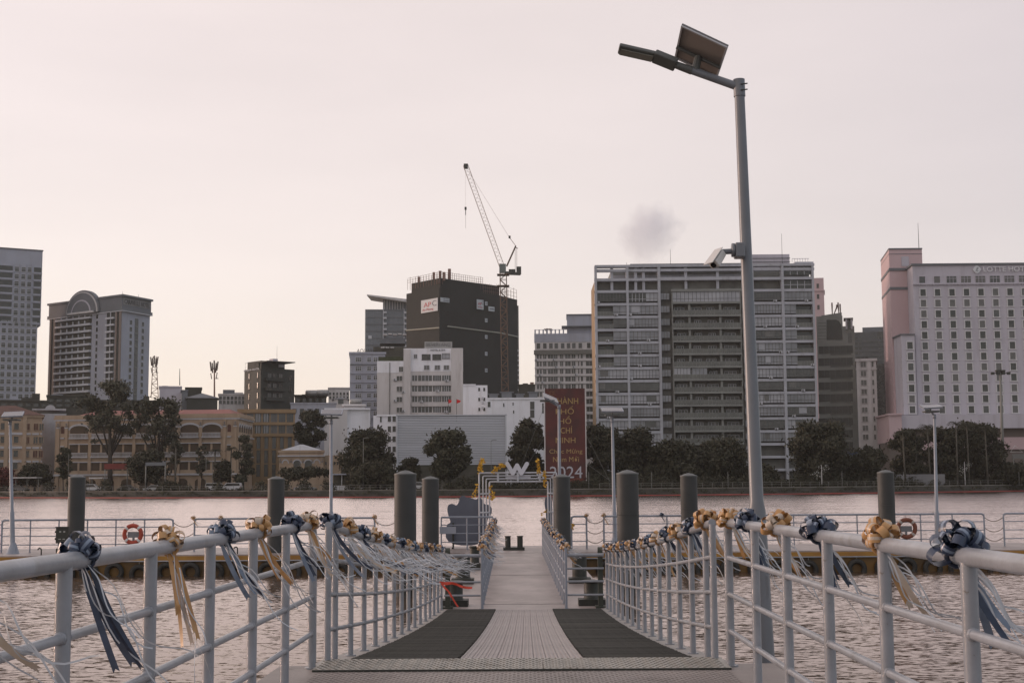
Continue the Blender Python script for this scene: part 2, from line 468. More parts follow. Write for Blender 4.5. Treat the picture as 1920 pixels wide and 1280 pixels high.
# ------------------------------------------------------------------ railings
def arc_corner(p, d0, d1, r=.12, n=5):
    """rounded corner at p going from direction d0 (towards p) to d1 (leaving p)"""
    p, d0, d1 = Vector(p), Vector(d0).normalized(), Vector(d1).normalized()
    a, c = p - d0 * r, p + d1 * r
    return [a.lerp(p, t).lerp(p.lerp(c, t), t) for t in [i / n for i in range(n + 1)]]
def railing(name, label, posts, group=None, h=1.1, mids=(.83, .55, .27), rt=.034, rm=.0195, rp=.030, round_ends=(False, False), start=None, endpt=None, seg=12, mt=None, foot=True, wide=None):
    """posts: list of base points; rails run parallel to the line of bases"""
    mt = mt or paint
    posts = [Vector(p) for p in posts]
    th = thing(name, label, 'railing', posts[0], group)
    U = Vector((0, 0, 1))
    a, z = (Vector(start) if start else posts[0]), (Vector(endpt) if endpt else posts[-1])
    dr = (z - a).normalized()
    path = []
    if round_ends[0]:
        path += [a + U * .05] + arc_corner(a + U * h, U, dr)
    else:
        path += [a + U * h]
    for p in posts[1:-1]: path.append(p + U * h)
    if round_ends[1]:
        path += arc_corner(z + U * h, dr, -U) + [z + U * .05]
    else:
        path += [z + U * h]
    me = MB().tube(path, rt, seg).build('top_rail', mt, th, True)
    autosmooth(me.data)
    for m_ in mids:
        o = MB().tube([a + U * m_] + [p + U * m_ for p in posts[1:-1]] + [z + U * m_], rm, 10).build('rail', mt, th, True); autosmooth(o.data)
    pmesh = MB().tube([(0, 0, 0), (0, 0, h - .01)], rp, 12)
    if foot: pmesh.lathe((0, 0, 0), [(rp * 1.9, 0), (rp * 1.9, .012), (rp * 1.2, .014)], 12)
    pme = pmesh.mesh('post', mt); autosmooth(pme)
    wb = MB(); ax = dr
    for p in posts[1:-1]:
        for m_ in mids:
            c = p + U * m_
            for s_ in (-1, 1): wb.tube([c + ax * s_ * (rp - .004), c + ax * s_ * (rp + .006)], [rm * 1.38, rm * 1.1], 8)
    tag(wb.build('weld_beads', mt, th, True), kind='stuff')
    for i, p in enumerate(posts):
        if (i == 0 and round_ends[0] and not start) or (i == len(posts) - 1 and round_ends[1] and not endpt):
            if not foot: continue
        inst('post', pme, th, p)
    return th

lp = [(XL, y, pz(y)) for y in (2.62, 3.74, 4.86, 5.98, 7.10, 8.22, 9.34, 10.52)]
rp_ = [(XR, y, pz(y)) for y in (2.58, 3.70, 4.82, 5.95, 7.07, 8.18, 9.30, 10.52)]
railing('pier_railing', 'thick white pipe railing on the pier at left, nearest the camera', lp, 'pier railings', round_ends=(False, True))
railing('pier_railing', 'thick white pipe railing on the pier at right, beside the tall lamp post', rp_, 'pier railings', round_ends=(False, True))
GXL, GXR = -1.60, 1.50
gl = [(GXL, y, gz(y)) for y in [10.86] + [11.27 + k for k in range(15)]]
gr = [(GXR, y, gz(y)) for y in [10.86] + [11.30 + k for k in range(15)]]
railing('ramp_railing', 'white tube railing down the left edge of the ramp', [(x, y, gz(min(y, 25.25))) for x, y, z in gl], 'ramp railings', rt=.032, rm=.018, rp=.027)
railing('ramp_railing', 'white tube railing down the right edge of the ramp', [(x, y, gz(min(y, 25.25))) for x, y, z in gr], 'ramp railings', rt=.032, rm=.018, rp=.027)
def wx(x, y): return x - .011 * (y - 25.45)      # the pontoon lies slightly askew to the ramp
wl = [(wx(-.84, 25.45 + k * .98), 25.45 + k * .98, .696) for k in range(20)]
wr = [(wx(.74, 25.45 + k * .98), 25.45 + k * .98, .696) for k in range(20)]
railing('walkway_railing', 'white railing on the left side of the pontoon walkway', wl, 'walkway railings', mt=paint_far, rt=.034, rm=.018, rp=.026)
railing('walkway_railing', 'white railing on the right side of the pontoon walkway', wr, 'walkway railings', mt=paint_far, rt=.034, rm=.018, rp=.026)
for x0, x1, side in ((-1.56, -.87, 'left'), (.77, 1.46, 'right')):
    th = thing('cross_railing', 'short white horizontal rails closing the gap at the ramp foot on the %s' % side, 'railing', ((x0 + x1) / 2, 25.5, .696), 'cross rails at the ramp foot')
    for h_, r_ in ((.99, .034), (.74, .02), (.5, .02), (.25, .02)):
        o = MB().tube([(x0, 25.5, .696 + h_), (x1, 25.5, .696 + h_)], r_, 10).build('rail', paint, th, True); autosmooth(o.data)
green_m = mat('dark_green_guide', (0.055, 0.06, 0.045), 0.6, (0.035, 0.04, 0.03), 5)
for x, side in ((-1.50, 'left'), (1.40, 'right')):
    b = MB(); b.box((x - .045, 25.58, .696), (x + .045, 25.72, 1.76)); b.box((x - .10, 25.52, .696), (x + .10, 25.8, .73))
    b.tube([(x - .045, 25.65, 1.76), (x + .045, 25.65, 1.76)], .07, 14)
    tag(b.build('guide_post', green_m, loc=(x, 25.6, .696)), 'dark green guide post at the foot of the ramp on the %s' % side, 'post', 'guide posts')

# ------------------------------------------------------------------ barge across the end
BY0, BY1, BZ = 45.02, 49.7, .70
barge = thing('barge', 'long yellow-hulled landing barge moored across the end of the walkway', 'barge', (0, 45.0, 0))
b = MB(); b.box((-27, BY0, -.6), (27, BY1, .52)); b.build('hull', mat('brown_yellow_hull', (.17, .088, .014), .55, (.06, .036, .012), .9), barge)  # patchy brown-yellow, darker than the strake above
b = MB(); b.box((-27.05, BY0 - .10, .52), (27.05, BY1, .66)); b.build('rubbing_strake', yel_m, barge)
b = MB(); b.box((-27, BY0 - .04, .66), (27, BY1, BZ)); b.build('deck', walk_m, barge)
o = MB().tube([(-27, BY0 - .14, .50), (27, BY0 - .14, .50)], .022, 8).build('edge_pipe', paint, barge, True)
tyre_m = mat('tyre_rubber', (0.022, 0.021, 0.019), 0.75, (0.035, 0.033, 0.028), 4, bump=0.3, bscale=20)
tb = MB().torus((0, 0, 0), .245, .085, 1, 24, 10)
tb.lathe((0, 0, 0), [(.0, 0)], 3) if False else None
tyre_me = tb.mesh('tyre_fender', tyre_m); autosmooth(tyre_me, 80)
ring_me = MB().torus((0, 0, 0), .315, .018, 1, 24, 6).mesh('tread_rib', tyre_m)
lm = MB().tube([(0, .0, .2), (0, .02, .52)], .012, 6).mesh('hanging_rope', mat('rope', (0.30, 0.27, 0.22), .9))
xs = [-19.6 + .84 * k for k in range(21)] + [2.6 + .84 * k for k in range(20)]
def side_ord(k, xs_): return
nl = [x for x in xs if x < 0]; nr = [x for x in xs if x > 0]
for x in xs:
    if x < 0: lab = 'black tyre fender on the barge side, %s from the left edge of the photo' % ORD[nl.index(x)]
    else: lab = 'black tyre fender on the barge side, %s to the right of the walkway' % ORD[nr.index(x)]
    jx, jz = random.uniform(-.06, .06), random.uniform(-.05, .03)
    t_ = thing('tyre_fender', lab, 'tyre fender', (x + jx, BY0 - .1, .12 + jz), 'tyre fenders along the barge')
    inst('tyre', tyre_me, t_, (x + jx, BY0 - .1, .12 + jz), (random.uniform(-.1, .1), random.uniform(0, 6), 0))
    inst('tread_rib', ring_me, t_, (x + jx, BY0 - .1, .12 + jz))
    inst('hanging_rope', lm, t_, (x + jx, BY0 - .1, .12 + jz))

def bx(px, Y=47.0): return (px - 984) / FPX * Y
def brail(p0, p1, label, ends=(True, True), Y=47.0):
    a, z = bx(p0, Y), bx(p1, Y)
    n_ = max(1, round(abs(z - a) / 1.09))
    return railing('barge_railing', label, [(a + (z - a) * i / n_, Y, BZ) for i in range(n_ + 1)], 'barge railings', h=1.13, mids=(.86, .57, .27), rt=.034, rm=.017, rp=.026, round_ends=ends, seg=10, mt=paint_far)
brail(6, 326, 'white barge railing behind the orange-red lifebuoy at far left', (True, True))
brail(-70, -14, 'white barge railing cut off by the left edge of the photo')
brail(366, 702, 'white barge railing behind the left pier railing bows')
brail(826, 922, 'short white barge railing in front of the grey cutout board', (False, False))
brail(1068, 1096, 'very short white barge railing right of the arch')
brail(1128, 1832, 'long white barge railing at right behind the tall lamp post')
brail(1868, 1985, 'white barge railing cut off by the right edge of the photo')
rope_m = mat('dark_rope', (0.16, 0.13, 0.10), 0.9)
def chain(p0, p1, label, Y=47.0, hs=(1.02, .66, .34)):
    a, z = bx(p0, Y), bx(p1, Y)
    th = thing('rope_barrier', label, 'rope', (a, Y, BZ + hs[-1]), 'rope barriers between barge railings')
    for h_ in hs:
        pts = [(a + (z - a) * t, Y, BZ + h_ - .16 * (1 - (2 * t - 1) ** 2) * min(1, abs(z - a) / .7)) for t in [i / 10 for i in range(11)]]
        MB().tube(pts, .013, 6).build('rope', rope_m, th, True)
chain(326, 366, 'sagging ropes across the barge gap right of the lifebuoy')
chain(-14, 6, 'sagging ropes at the far left edge of the barge')
chain(702, 744, 'sagging ropes left of the thick dark pile')
chain(1096, 1128, 'three sagging ropes between railings right of the arch')
chain(1832, 1868, 'sagging ropes across the barge gap at far right')

# ------------------------------------------------------------------ piles
def pile(px, top_py, Y, rad, label):
    p = at(px, top_py, Y)
    th = thing('mooring_pile', label, 'pile', (p.x, Y, -1.0), 'dark mooring piles')
    hcap = rad * .42
    o = MB().lathe((p.x, Y, 0), [(rad, -1.0), (rad, p.z - hcap - .05), (rad * 1.0, p.z - hcap)], 32).build('shaft', pile_m, th, True); autosmooth(o.data)
    o = MB().lathe((p.x, Y, 0), [(rad * 1.03, p.z - hcap - .004), (rad * 1.03, p.z - hcap + .03), (rad * .8, p.z - hcap * .62), (rad * .42, p.z - hcap * .22), (rad * .12, p.z - .01), (.01, p.z)], 32).build('cap', pile_cap, th, True); autosmooth(o.data, 50)
    for zz in (p.z - hcap - 1.1, p.z - hcap - 2.4):
        if zz > .2:
            o = MB().lathe((p.x, Y, 0), [(rad + .004, zz), (rad + .004, zz + .02)], 32).build('weld_seam', pile_m, th, True)
for a in ((145, 889, 46.0, .285, 'dark mooring pile with the control box, beside the leftmost navy bow'), (518, 892, 46.0, .285, 'dark mooring pile behind the bows at the head of the ramp, left'),
          (760, 881, 36.6, .30, 'thick dark mooring pile left of the pontoon walkway'), (807, 892, 46.0, .29, 'dark mooring pile just left of the grey cutout board'),
          (1053, 888, 46.0, .29, 'dark mooring pile covering the right leg of the arch'), (1176, 880, 36.6, .30, 'thick dark mooring pile right of the pontoon walkway'),
          (1291, 886, 46.0, .29, 'dark mooring pile between the thick pile and the tall lamp post'), (1660, 880, 46.0, .28, 'dark mooring pile beside the brownish lifebuoy at right')):
    pile(*a)

# ------------------------------------------------------------------ mooring bollards
def bollard(x, y, z, label, rad=.14, h=.46, twin=None):
    th = thing('mooring_bollard', label, 'bollard', (x, y, z), 'mooring bollards')
    b = MB()
    if twin:
        b.box((x - .37, y - .15, z), (x + .37, y + .15, z + .10)); b.build('base', dark_steel, th)
        for q in (-.21, .21):
            o = MB().lathe((x + q, y, z + .10), [(rad, 0), (rad, h), (rad * 1.15, h + .005), (rad * 1.15, h + .03)], 18).build('post', dark_steel, th, True); autosmooth(o.data)
    else:
        b.box((x - .26, y - .24, z), (x + .26, y + .24, z + .12)); b.build('base', dark_steel, th)
        o = MB().lathe((x, y, z + .12), [(rad * 1.15, 0), (rad, .03), (rad, h), (rad * 1.25, h + .02), (rad * 1.25, h + .05), (rad * .9, h + .06)], 20).build('post', dark_steel, th, True); autosmooth(o.data)
bollard(bx(961, 46.6), 46.6, BZ, 'dark twin bollard at the far end of the walkway under the arch', .097, .36, True)
bollard(bx(851, 26.2), 26.2, .695, 'dark bollard under the red ribbon at the ramp foot', .155, .30)
bollard(bx(866, 31.8), 31.8, .695, 'dark bollard further along the left of the walkway', .17, .5)
bollard(bx(1104, 26.2), 26.2, .695, 'dark bollard at the ramp foot on the right', .15, .30)
bollard(bx(1082, 31.8), 31.8, .695, 'dark bollard further along the right of the walkway', .17, .5)
bollard(bx(888, 37.5), 37.5, .695, 'small dark bollard near the cutout board', .13, .42)

# ------------------------------------------------------------------ lifebuoys, box, hooks
def lifebuoy(px, py, Y, c, label, bandc):
    p = at(px, py, Y)
    th = thing('lifebuoy', label, 'lifebuoy', p, 'lifebuoys')
    o = MB().torus(p, .295, .075, 1, 32, 10).build('ring', mat('buoy_' + label[:6], c, .5, tuple(v * .75 for v in c), 4), th, True)
    for k in range(4):
        a0 = math.pi / 4 + k * math.pi / 2
        pts = [p + Vector((math.cos(a0 + q) * .295, 0, math.sin(a0 + q) * .295)) for q in (-.14, -.05, .05, .14)]
        MB().tube(pts, .079, 10).build('band', bandc, th, True)
    MB().tube([p + Vector((0, 0, .36)), p + Vector((0, .1, .42))], .008, 6).build('rope', rope_m, th)
    b = MB(); b.box((p.x - .035, Y + .07, BZ), (p.x + .035, Y + .12, p.z + .05)); b.box((p.x - .2, Y + .06, p.z - .12), (p.x + .2, Y + .075, p.z + .08)); b.build('bracket', mat('grey_bracket', (.2, .21, .22), .6), th)
wband = mat('buoy_band', (.62, .62, .6), .5)
lifebuoy(249, 1001, 46.75, (.40, .055, .025), 'red lifebuoy with white bands on the barge railing at left', wband)
lifebuoy(1700, 990, 46.75, (.20, .062, .03), 'brownish orange lifebuoy on the barge railing at right', mat('buoy_band_dull', (.4, .36, .33), .6))
p = at(118, 1003, 45.9)
th = thing('control_box', 'dark electrical control box on a stand beside the left pile', 'control box', (p.x, 45.9, BZ))
b = MB(); b.box((p.x - .21, 45.8, p.z - .27), (p.x + .21, 46.0, p.z + .27)); b.box((p.x - .23, 45.77, p.z + .27), (p.x + .23, 46.02, p.z + .295)); b.build('cabinet', dark_steel, th)
b = MB(); b.box((p.x - .13, 45.86, BZ), (p.x - .07, 45.94, p.z - .27)); b.box((p.x - .2, 45.82, BZ), (p.x + .02, 46, BZ + .2)); b.build('stand', dark_steel, th)
b = MB()
for q in (-.06, .08):
    b.box((p.x + q - .03, 45.785, p.z + .1), (p.x + q + .03, 45.799, p.z + .15)); b.box((p.x + q - .05, 45.785, p.z - .14), (p.x + q + .03, 45.799, p.z - .11))
b.build('door_latch', mat('latch_grey', (.35, .35, .33), .4), th)
for q in (-.12, .12):
    MB().tube([(p.x - .21, 45.9, p.z + q), (p.x - .27, 45.9, p.z + q)], .035, 10).build('cable_gland', dark_steel, th, True)
for px, lab in ((81, 'small dark hook cleat on the barge edge at far left'), (447, 'small dark hook cleat on the barge edge behind the left bows')):
    x = bx(px, 45.4)
    pts = [(x, 45.4, BZ), (x, 45.4, BZ + .17)] + [(x - .06 + .06 * math.cos(a), 45.4, BZ + .17 + .06 * math.sin(a)) for a in (.6, 1.2, 1.9, 2.6, 3.1)]
    tag(MB().tube(pts, .022, 8).build('hook_cleat', dark_steel, None, True, loc=(x, 45.4, BZ)), lab, 'hook', 'hook cleats on the barge')

# ------------------------------------------------------------------ entrance arch with the W, cutout boards
arch = thing('entrance_arch', 'white tubular portal arch over the end of the walkway', 'arch', (bx(968, 47.3), 47.3, BZ))
AY = 47.3
arch_m = mat('arch_white_paint', (.50, .52, .56), .45, (.42, .43, .46), 3)
for k, (l, r_, t_) in enumerate(((897, 1041, 886), (904, 1035, 891.5), (910, 1030, 897), (916, 1025, 902.5))):
    zt = at(968, t_, AY).z
    a, c = bx(l, AY), bx(r_, AY)
    path = [(a, AY + .02 * k, BZ)] + arc_corner((a, AY + .02 * k, zt), (0, 0, 1), (1, 0, 0), .05, 3) + arc_corner((c, AY + .02 * k, zt), (1, 0, 0), (0, 0, -1), .05, 3) + [(c, AY + .02 * k, BZ)]
    o = MB().tube(path, .028 if k in (0, 3) else .022, 10).build('frame_tube', arch_m, arch, True); autosmooth(o.data)
for px in (932, 969, 1010):
    b = MB(); z0, z1 = at(px, 903.5, AY).z, at(px, 886, AY).z; x = bx(px, AY)
    b.box((x - .035, AY - .03, z0), (x + .035, AY + .09, z1)); b.build('spacer', arch_m, arch)
for py in (925, 960, 1005):
    for l, r_ in ((897, 916), (1025, 1041)):
        z = at(968, py, AY).z
        MB().tube([(bx(l, AY), AY, z), (bx(r_, AY), AY + .06, z)], .03, 8).build('spacer', arch_m, arch, True)
sgn = mat('sign_grey', (.56, .57, .62), .5)
b = MB(); z0, z1 = at(968, 899, AY).z, at(968, 890, AY).z
b.box((bx(948, AY), AY + .1, z0), (bx(993, AY), AY + .14, z1)); b.build('sign_plate', sgn, arch)
wt = thing('letter_sign', 'big pale grey letter W standing on top of the arch', 'letter sign', (bx(968, AY), AY, at(968, 887, AY).z))
b = MB()
pts = [at(*q, AY) for q in ((951, 869), (961.5, 887), (969.5, 872), (977.5, 887), (988, 869))]
for i in range(4):
    a, c = pts[i], pts[i + 1]
    d_ = (c - a).normalized(); n_ = Vector((-d_.z, 0, d_.x)) * .072
    ring = []
    for s in range(9):
        an = math.pi / 2 + math.pi * s / 8; ring.append(a + d_ * (math.cos(an) * .072) + n_ * math.sin(an))
    for s in range(9):
        an = -math.pi / 2 + math.pi * s / 8; ring.append(c + d_ * (math.cos(an) * .072) + n_ * math.sin(an))
    m_ = len(ring); off = .004 * i
    vs = [(q.x, AY - .05 - off, q.z) for q in ring] + [(q.x, AY + .05 + off, q.z) for q in ring]
    b.add(vs, [tuple(range(m_)), tuple(reversed(range(m_, 2 * m_)))] + [(j, m_ + j, m_ + (j + 1) % m_, (j + 1) % m_) for j in range(m_)])
b.build('letter', sgn, wt)

board_m = mat('cutout_board', (.115, .13, .165), .7, (.10, .11, .14), 2)
def cutout(outline, Y, label, legs):
    th = thing('cutout_board', label, 'cutout board', (at(outline[0][0], 1000, Y).x, Y, BZ), 'cutout boards')
    # smooth closed outline
    pts = [at(px, py, Y) for px, py in outline]
    for _ in range(2):
        q = []
        for i in range(len(pts)):
            a, c = pts[i], pts[(i + 1) % len(pts)]
            q += [a.lerp(c, .25), a.lerp(c, .75)]
        pts = q
    n_ = len(pts)
    b = MB().add([(v.x, Y - .02, v.z) for v in pts] + [(v.x, Y + .02, v.z) for v in pts],
                 [tuple(range(n_)), tuple(reversed(range(n_, 2 * n_)))] + [(j, n_ + j, n_ + (j + 1) % n_, (j + 1) % n_) for j in range(n_)])
    b.build('board', board_m, th)
    for px in legs:
        x = at(px, 1000, Y).x
        b = MB(); b.box((x - .03, Y - .09, BZ), (x + .03, Y - .03, BZ + .9)); b.box((x - .03, Y - .5, BZ), (x + .03, Y - .03, BZ + .05)); b.build('prop', dark_steel, th)
cutout([(836, 1022), (836, 982), (846, 980), (841, 968), (838, 952), (842, 944), (851, 944), (856, 948), (861, 940), (861, 932), (868, 928), (875, 932), (884, 933), (893, 937),
        (899, 930), (905, 937), (908, 945), (916, 945), (923, 952), (921, 966), (912, 974), (914, 1022)], 48.2, 'grey blue back of a lobed cutout board left of the arch', (850, 900))
cutout([(1024, 1022), (1024, 960), (1021, 948), (1021, 936), (1027, 928), (1034, 932), (1036, 950), (1036, 1022)], 48.3, 'dark edge of a rounded cutout board behind the right arch leg', (1030,))
b = MB(); a, c = at(824, 987, 46.9), at(855, 1000, 46.9)
b.box((a.x, 46.9, c.z), (c.x, 46.92, a.z)); tag(b.build('notice_panel', mat('notice_grey', (.33, .35, .40), .6), loc=(a.x, 46.9, c.z)), 'blank pale grey panel fixed to the railing left of the arch', 'panel')

# yellow blossom sprays on the arch
twig_m = mat('twig', (.10, .07, .04), .8)
pet_m = mat('yellow_petals', (.72, .46, .05), .6, (.55, .32, .03), 30)
leafy_m = mat('orange_leaf', (.35, .14, .02), .6)
def blossom(pxs, label, n_=60, spread=.09, Y=47.15):
    pts = [at(px, py, Y) for px, py in pxs]
    th = thing('blossom_spray', label, 'flowers', pts[0], 'yellow blossom sprays on the arch')
    MB().tube(pts, .008, 5).build('twig', twig_m, th)
    b = MB(); rnd = random.Random(label)
    for i in range(n_):
        t = rnd.random() * (len(pts) - 1); k = int(t)
        c = pts[k].lerp(pts[min(k + 1, len(pts) - 1)], t - k) + Vector([rnd.gauss(0, spread * .6) for _ in range(3)])
        nrm = Vector([rnd.gauss(0, 1) for _ in range(3)]) + Vector((0, -1.2, 0)); nrm.normalize()
        a = nrm.orthogonal().normalized(); q = nrm.cross(a)
        r_ = rnd.uniform(.022, .042); ph = rnd.random() * 6
        for s in range(5):
            an = ph + s * 2 * math.pi / 5
            d_ = a * math.cos(an) + q * math.sin(an); e_ = nrm.cross(d_)
            b.add([c, c + d_ * r_ * .7 - e_ * r_ * .45, c + d_ * r_ * 1.25 + nrm * r_ * .3, c + d_ * r_ * .7 + e_ * r_ * .45], [(0, 1, 2, 3)], 0 if rnd.random() > .15 else 1)
    tag(b.build('petals', [pet_m, leafy_m], th), kind='stuff')
blossom([(901, 884), (899, 876), (903, 868), (905, 861)], 'tall yellow blossom spray on the left corner of the arch', 90, .07)
blossom([(922, 884), (932, 878), (940, 871), (948, 873)], 'spreading yellow blossom spray just left of the letter W', 90, .06)
blossom([(1011, 885), (1010, 874), (1009, 862)], 'tall thin yellow blossom spray right of the letter W', 55, .045)
blossom([(1020, 884), (1021, 895), (1022, 910)], 'yellow blossom spray on the right corner of the arch', 50, .05)
blossom([(918, 912), (922, 920), (925, 930), (920, 935)], 'yellow blossom spray hanging inside the left arch leg', 45, .07)
blossom([(896, 905), (893, 920), (888, 930)], 'yellow blossom spray hanging outside the left arch leg', 30, .05)
blossom([(1026, 955), (1020, 960), (1014, 963)], 'small yellow blossom spray low on the right arch leg', 16, .04)
blossom([(1072, 982), (1076, 984), (1073, 992)], 'tiny yellow blossom spray on the railing right of the arch', 12, .04, 46.9)
# ------------------------------------------------------------------ ribbon bows
navy = mat('navy_satin', (.030, .045, .085), .3, (.016, .024, .046), 14)
silver = mat('silver_satin', (.21, .26, .34), .3, (.13, .17, .235), 12)
gold = mat('gold_satin', (.47, .275, .115), .35, (.38, .20, .075), 10)
cream = mat('cream_satin', (.50, .43, .37), .4, (.42, .33, .24), 9)
white_r = mat('white_curling_ribbon', (.48, .50, .53), .45)
red_r = mat('red_ribbon', (.62, .06, .03), .45)

def loop_mesh(L, wd, fat, mats, stripes=False):
    """one ribbon loop: leaves the knot, swells and returns; points along +Z"""
    b = MB(); n_ = 14
    pts, wds, wdv = [], [], []
    for i in range(n_ + 1):
        t = i / n_
        pts.append((fat * math.sin(2 * math.pi * t) * (1.25 - .5 * abs(2 * t - 1)), 0, L * (.5 - .5 * math.cos(2 * math.pi * t))))
        wds.append(wd * (.35 + .65 * math.sin(math.pi * t) ** .6)); wdv.append((0, 1, 0))
    vs = []
    for p_, w_ in zip(pts, wds):
        for q in (-.5, -.17, .17, .5): vs.append((p_[0], q * w_, p_[2] - abs(q) * .004))
    b.v = vs
    for i in range(n_):
        for j in range(3):
            b.f.append((i * 4 + j, i * 4 + j + 1, i * 4 + 5 + j, i * 4 + 4 + j)); b.m.append(1 if (stripes and j == 1 and 2 < i < n_ - 2) else 0)
    me = b.mesh('loop', mats)
    me.polygons.foreach_set('use_smooth', [True] * len(me.polygons))
    return me
LOOPS = {'navy': [loop_mesh(.12, .044, .034, [navy, silver]), loop_mesh(.115, .044, .038, [navy, silver], True), loop_mesh(.105, .044, .03, [silver, navy])],
         'gold': [loop_mesh(.12, .044, .034, [gold, cream]), loop_mesh(.115, .044, .038, [gold, cream], True), loop_mesh(.105, .044, .03, [cream, gold])]}
def loop_rots(rnd, n_):
    rots = []
    for i in range(n_):
        u = (i + .5) / n_
        el = math.acos(1 - 1.35 * u)          # from up (0) to a little below the horizon
        az = i * 2.399963 + rnd.uniform(-.25, .25)
        d = Vector((math.sin(el) * math.cos(az), math.sin(el) * math.sin(az) * .9 - .25, math.cos(el))).normalized()
        q = d.to_track_quat('Z', 'X') @ Euler((0, 0, rnd.uniform(0, 6.28))).to_quaternion()
        rots.append(q)
    return rots
def tail_pts(rnd, o, L, wind, n_=9, curl=0.0, ydrift=0.0):
    """ribbon hanging from o, bent by the wind towards +x"""
    pts = []; p = Vector(o); ph = rnd.random() * 6.28
    d = Vector((.25 + wind * .3, ydrift, -1)).normalized()
    tgt = Vector((wind, ydrift + rnd.uniform(-.25, .25), -1 + .55 * wind)).normalized()
    for i in range(n_ + 1):
        pts.append(p.copy())
        t = i / n_
        dd = d.lerp(tgt, t).normalized()
        if curl:
            dd = (dd + Vector((0, math.cos(ph + t * 9) * curl, math.sin(ph + t * 9) * curl))).normalized()
        p += dd * (L / n_)
    return pts
def bow(pos, colour, label, rnd, scale=1.0, near=False, wind=.5, thin=5, tl=.42, rail_r=.034, wide=3, group='ribbon bows along the railings'):
    pos = Vector(pos)
    th = thing('ribbon_bow', label, 'ribbon bow', pos, group)
    m0, m1 = (navy, silver) if colour == 'navy' else (gold, cream)
    c = pos + Vector((0, -.02, rail_r * .75))
    n_ = 18 if near else 12
    if near:
        for i, q in enumerate(loop_rots(rnd, n_)):
            o = inst('loop', LOOPS[colour][rnd.choice((0, 0, 0, 1, 1, 2))], th, c, q.to_euler(), [scale * rnd.uniform(.82, 1.15)] * 3)
    else:
        b = MB()
        for i, q in enumerate(loop_rots(rnd, n_)):
            me = LOOPS[colour][rnd.choice((0, 1, 2))]; s = scale * rnd.uniform(.85, 1.1)
            i0 = 0 if me.materials[0] == m0 else 1
            vs = [c + (q @ (v.co * s)) for v in me.vertices]
            k0 = len(b.v); b.v.extend([tuple(v) for v in vs])
            for p_ in me.polygons:
                b.f.append(tuple(k0 + x for x in p_.vertices)); b.m.append((p_.material_index + i0) % 2)
        b.build('loops', [m0, m1], th, True)
    b = MB().torus(pos, rail_r + .006, .012 * scale, 1, 14, 6); b.build('knot', m0, th, True)
    kn = pos + Vector((0.01, -.03, -.02))
    def one(L, wd, m_, wnd, notch, curl=0, name='tail'):
        pts = tail_pts(rnd, kn + Vector((rnd.uniform(-.02, .02), rnd.uniform(-.015, .015), 0)), L, wnd, 9 if not curl else 14, curl, rnd.uniform(-.2, .2))
        a0 = rnd.uniform(-.5, .5); tw = rnd.uniform(-1.2, 1.2)
        wdv = []
        for i in range(len(pts)):
            t_ = (Vector(pts[min(i + 1, len(pts) - 1)]) - Vector(pts[max(i - 1, 0)])).normalized()
            side = t_.cross(Vector((0, -1, 0))).normalized(); oth = t_.cross(side)
            an = a0 + tw * i / len(pts); wdv.append(side * math.cos(an) + oth * math.sin(an))
        return pts, [wd * min(1, .5 + i * .25) for i in range(len(pts))], wdv, m_, notch
    tails = [one(tl * rnd.uniform(.7, 1.15), .029 * min(1, scale * 1.2), rnd.choice((0, 0, 1)), wind * rnd.uniform(.5, 1.3), .014) for _ in range(wide)]
    curls = [one(tl * rnd.uniform(.9, 1.9), .0085 * scale, 2, wind * rnd.uniform(.8, 1.7), 0, rnd.uniform(.3, .75)) for _ in range(thin)]
    if near:
        for nm, lst in (('tail', tails), ('curl', curls)):
            for a in lst:
                MB().ribbon(a[0], a[1], a[2], 0, a[4]).build(nm, [(m0, m1, white_r)[a[3]]], th, True)
    else:
        b = MB()
        for a in tails + curls: b.ribbon(a[0], a[1], a[2], a[3], a[4])
        b.build('tails', [m0, m1, white_r], th, True)
    return th

rnd = random.Random(21)
near_left = [(5.07, 'navy', 'navy and silver bow on the left pier railing, nearest the camera', .68), (6.29, 'gold', 'gold bow with long hanging gold tails on the left pier railing', .66), (7.42, 'navy', 'navy bow on the left pier railing beside the gold-tailed bow', .74),
             (8.40, 'gold', 'gold and cream bow in front of the left mooring pile', .80), (9.65, 'navy', 'navy bow just before the end post of the left pier railing', .80), (10.30, 'gold', 'gold bow on the end bend of the left pier railing', .80)]
for i, (y, c, lab, s) in enumerate(near_left):
    bow((XL + .0, y, pz(y) + 1.1), c, lab, rnd, s, True, .6 if i != 1 else .2, 6 if i != 1 else 4, .40, wide=4 if i < 2 else 3)
bow((XL, 4.02, pz(4.02) + 1.1), 'gold', 'cream and gold ribbon tails blowing in from a bow beyond the left edge', rnd, .7, True, .9, 6, .42, wide=1)
near_right = [(4.94, 'navy', 'large navy bow on the right pier railing, nearest the camera', .88), (5.99, 'gold', 'gold and cream bow on the right pier railing near the brownish lifebuoy', .80), (7.27, 'navy', 'navy bow on the right pier railing, second navy one from the camera', .86),
              (8.50, 'gold', 'gold bow on the right pier railing, right of the tall lamp post', .86), (9.60, 'navy', 'navy bow on the right pier railing, left of the tall lamp post', .86), (10.42, 'gold', 'gold bow on the end bend of the right pier railing', .86)]
for i, (y, c, lab, s) in enumerate(near_right):
    bow((XR, y, pz(y) + 1.1), c, lab, rnd, s, True, .5, 7, .34, wide=3)
cnt = {}
for k in range(15):
    y = 11.02 + k * 1.0; c = 'navy' if k % 2 == 0 else 'gold'
    bow((GXL, y, gz(y) + 1.1), c, '%s bow on the left ramp railing, %s from the head of the ramp' % ({'navy': 'navy blue', 'gold': 'gold and cream'}[c], ORD[k]), rnd, .9, k < 4, 1.1 + .07 * min(k, 9), 11, .5, .032, 2)
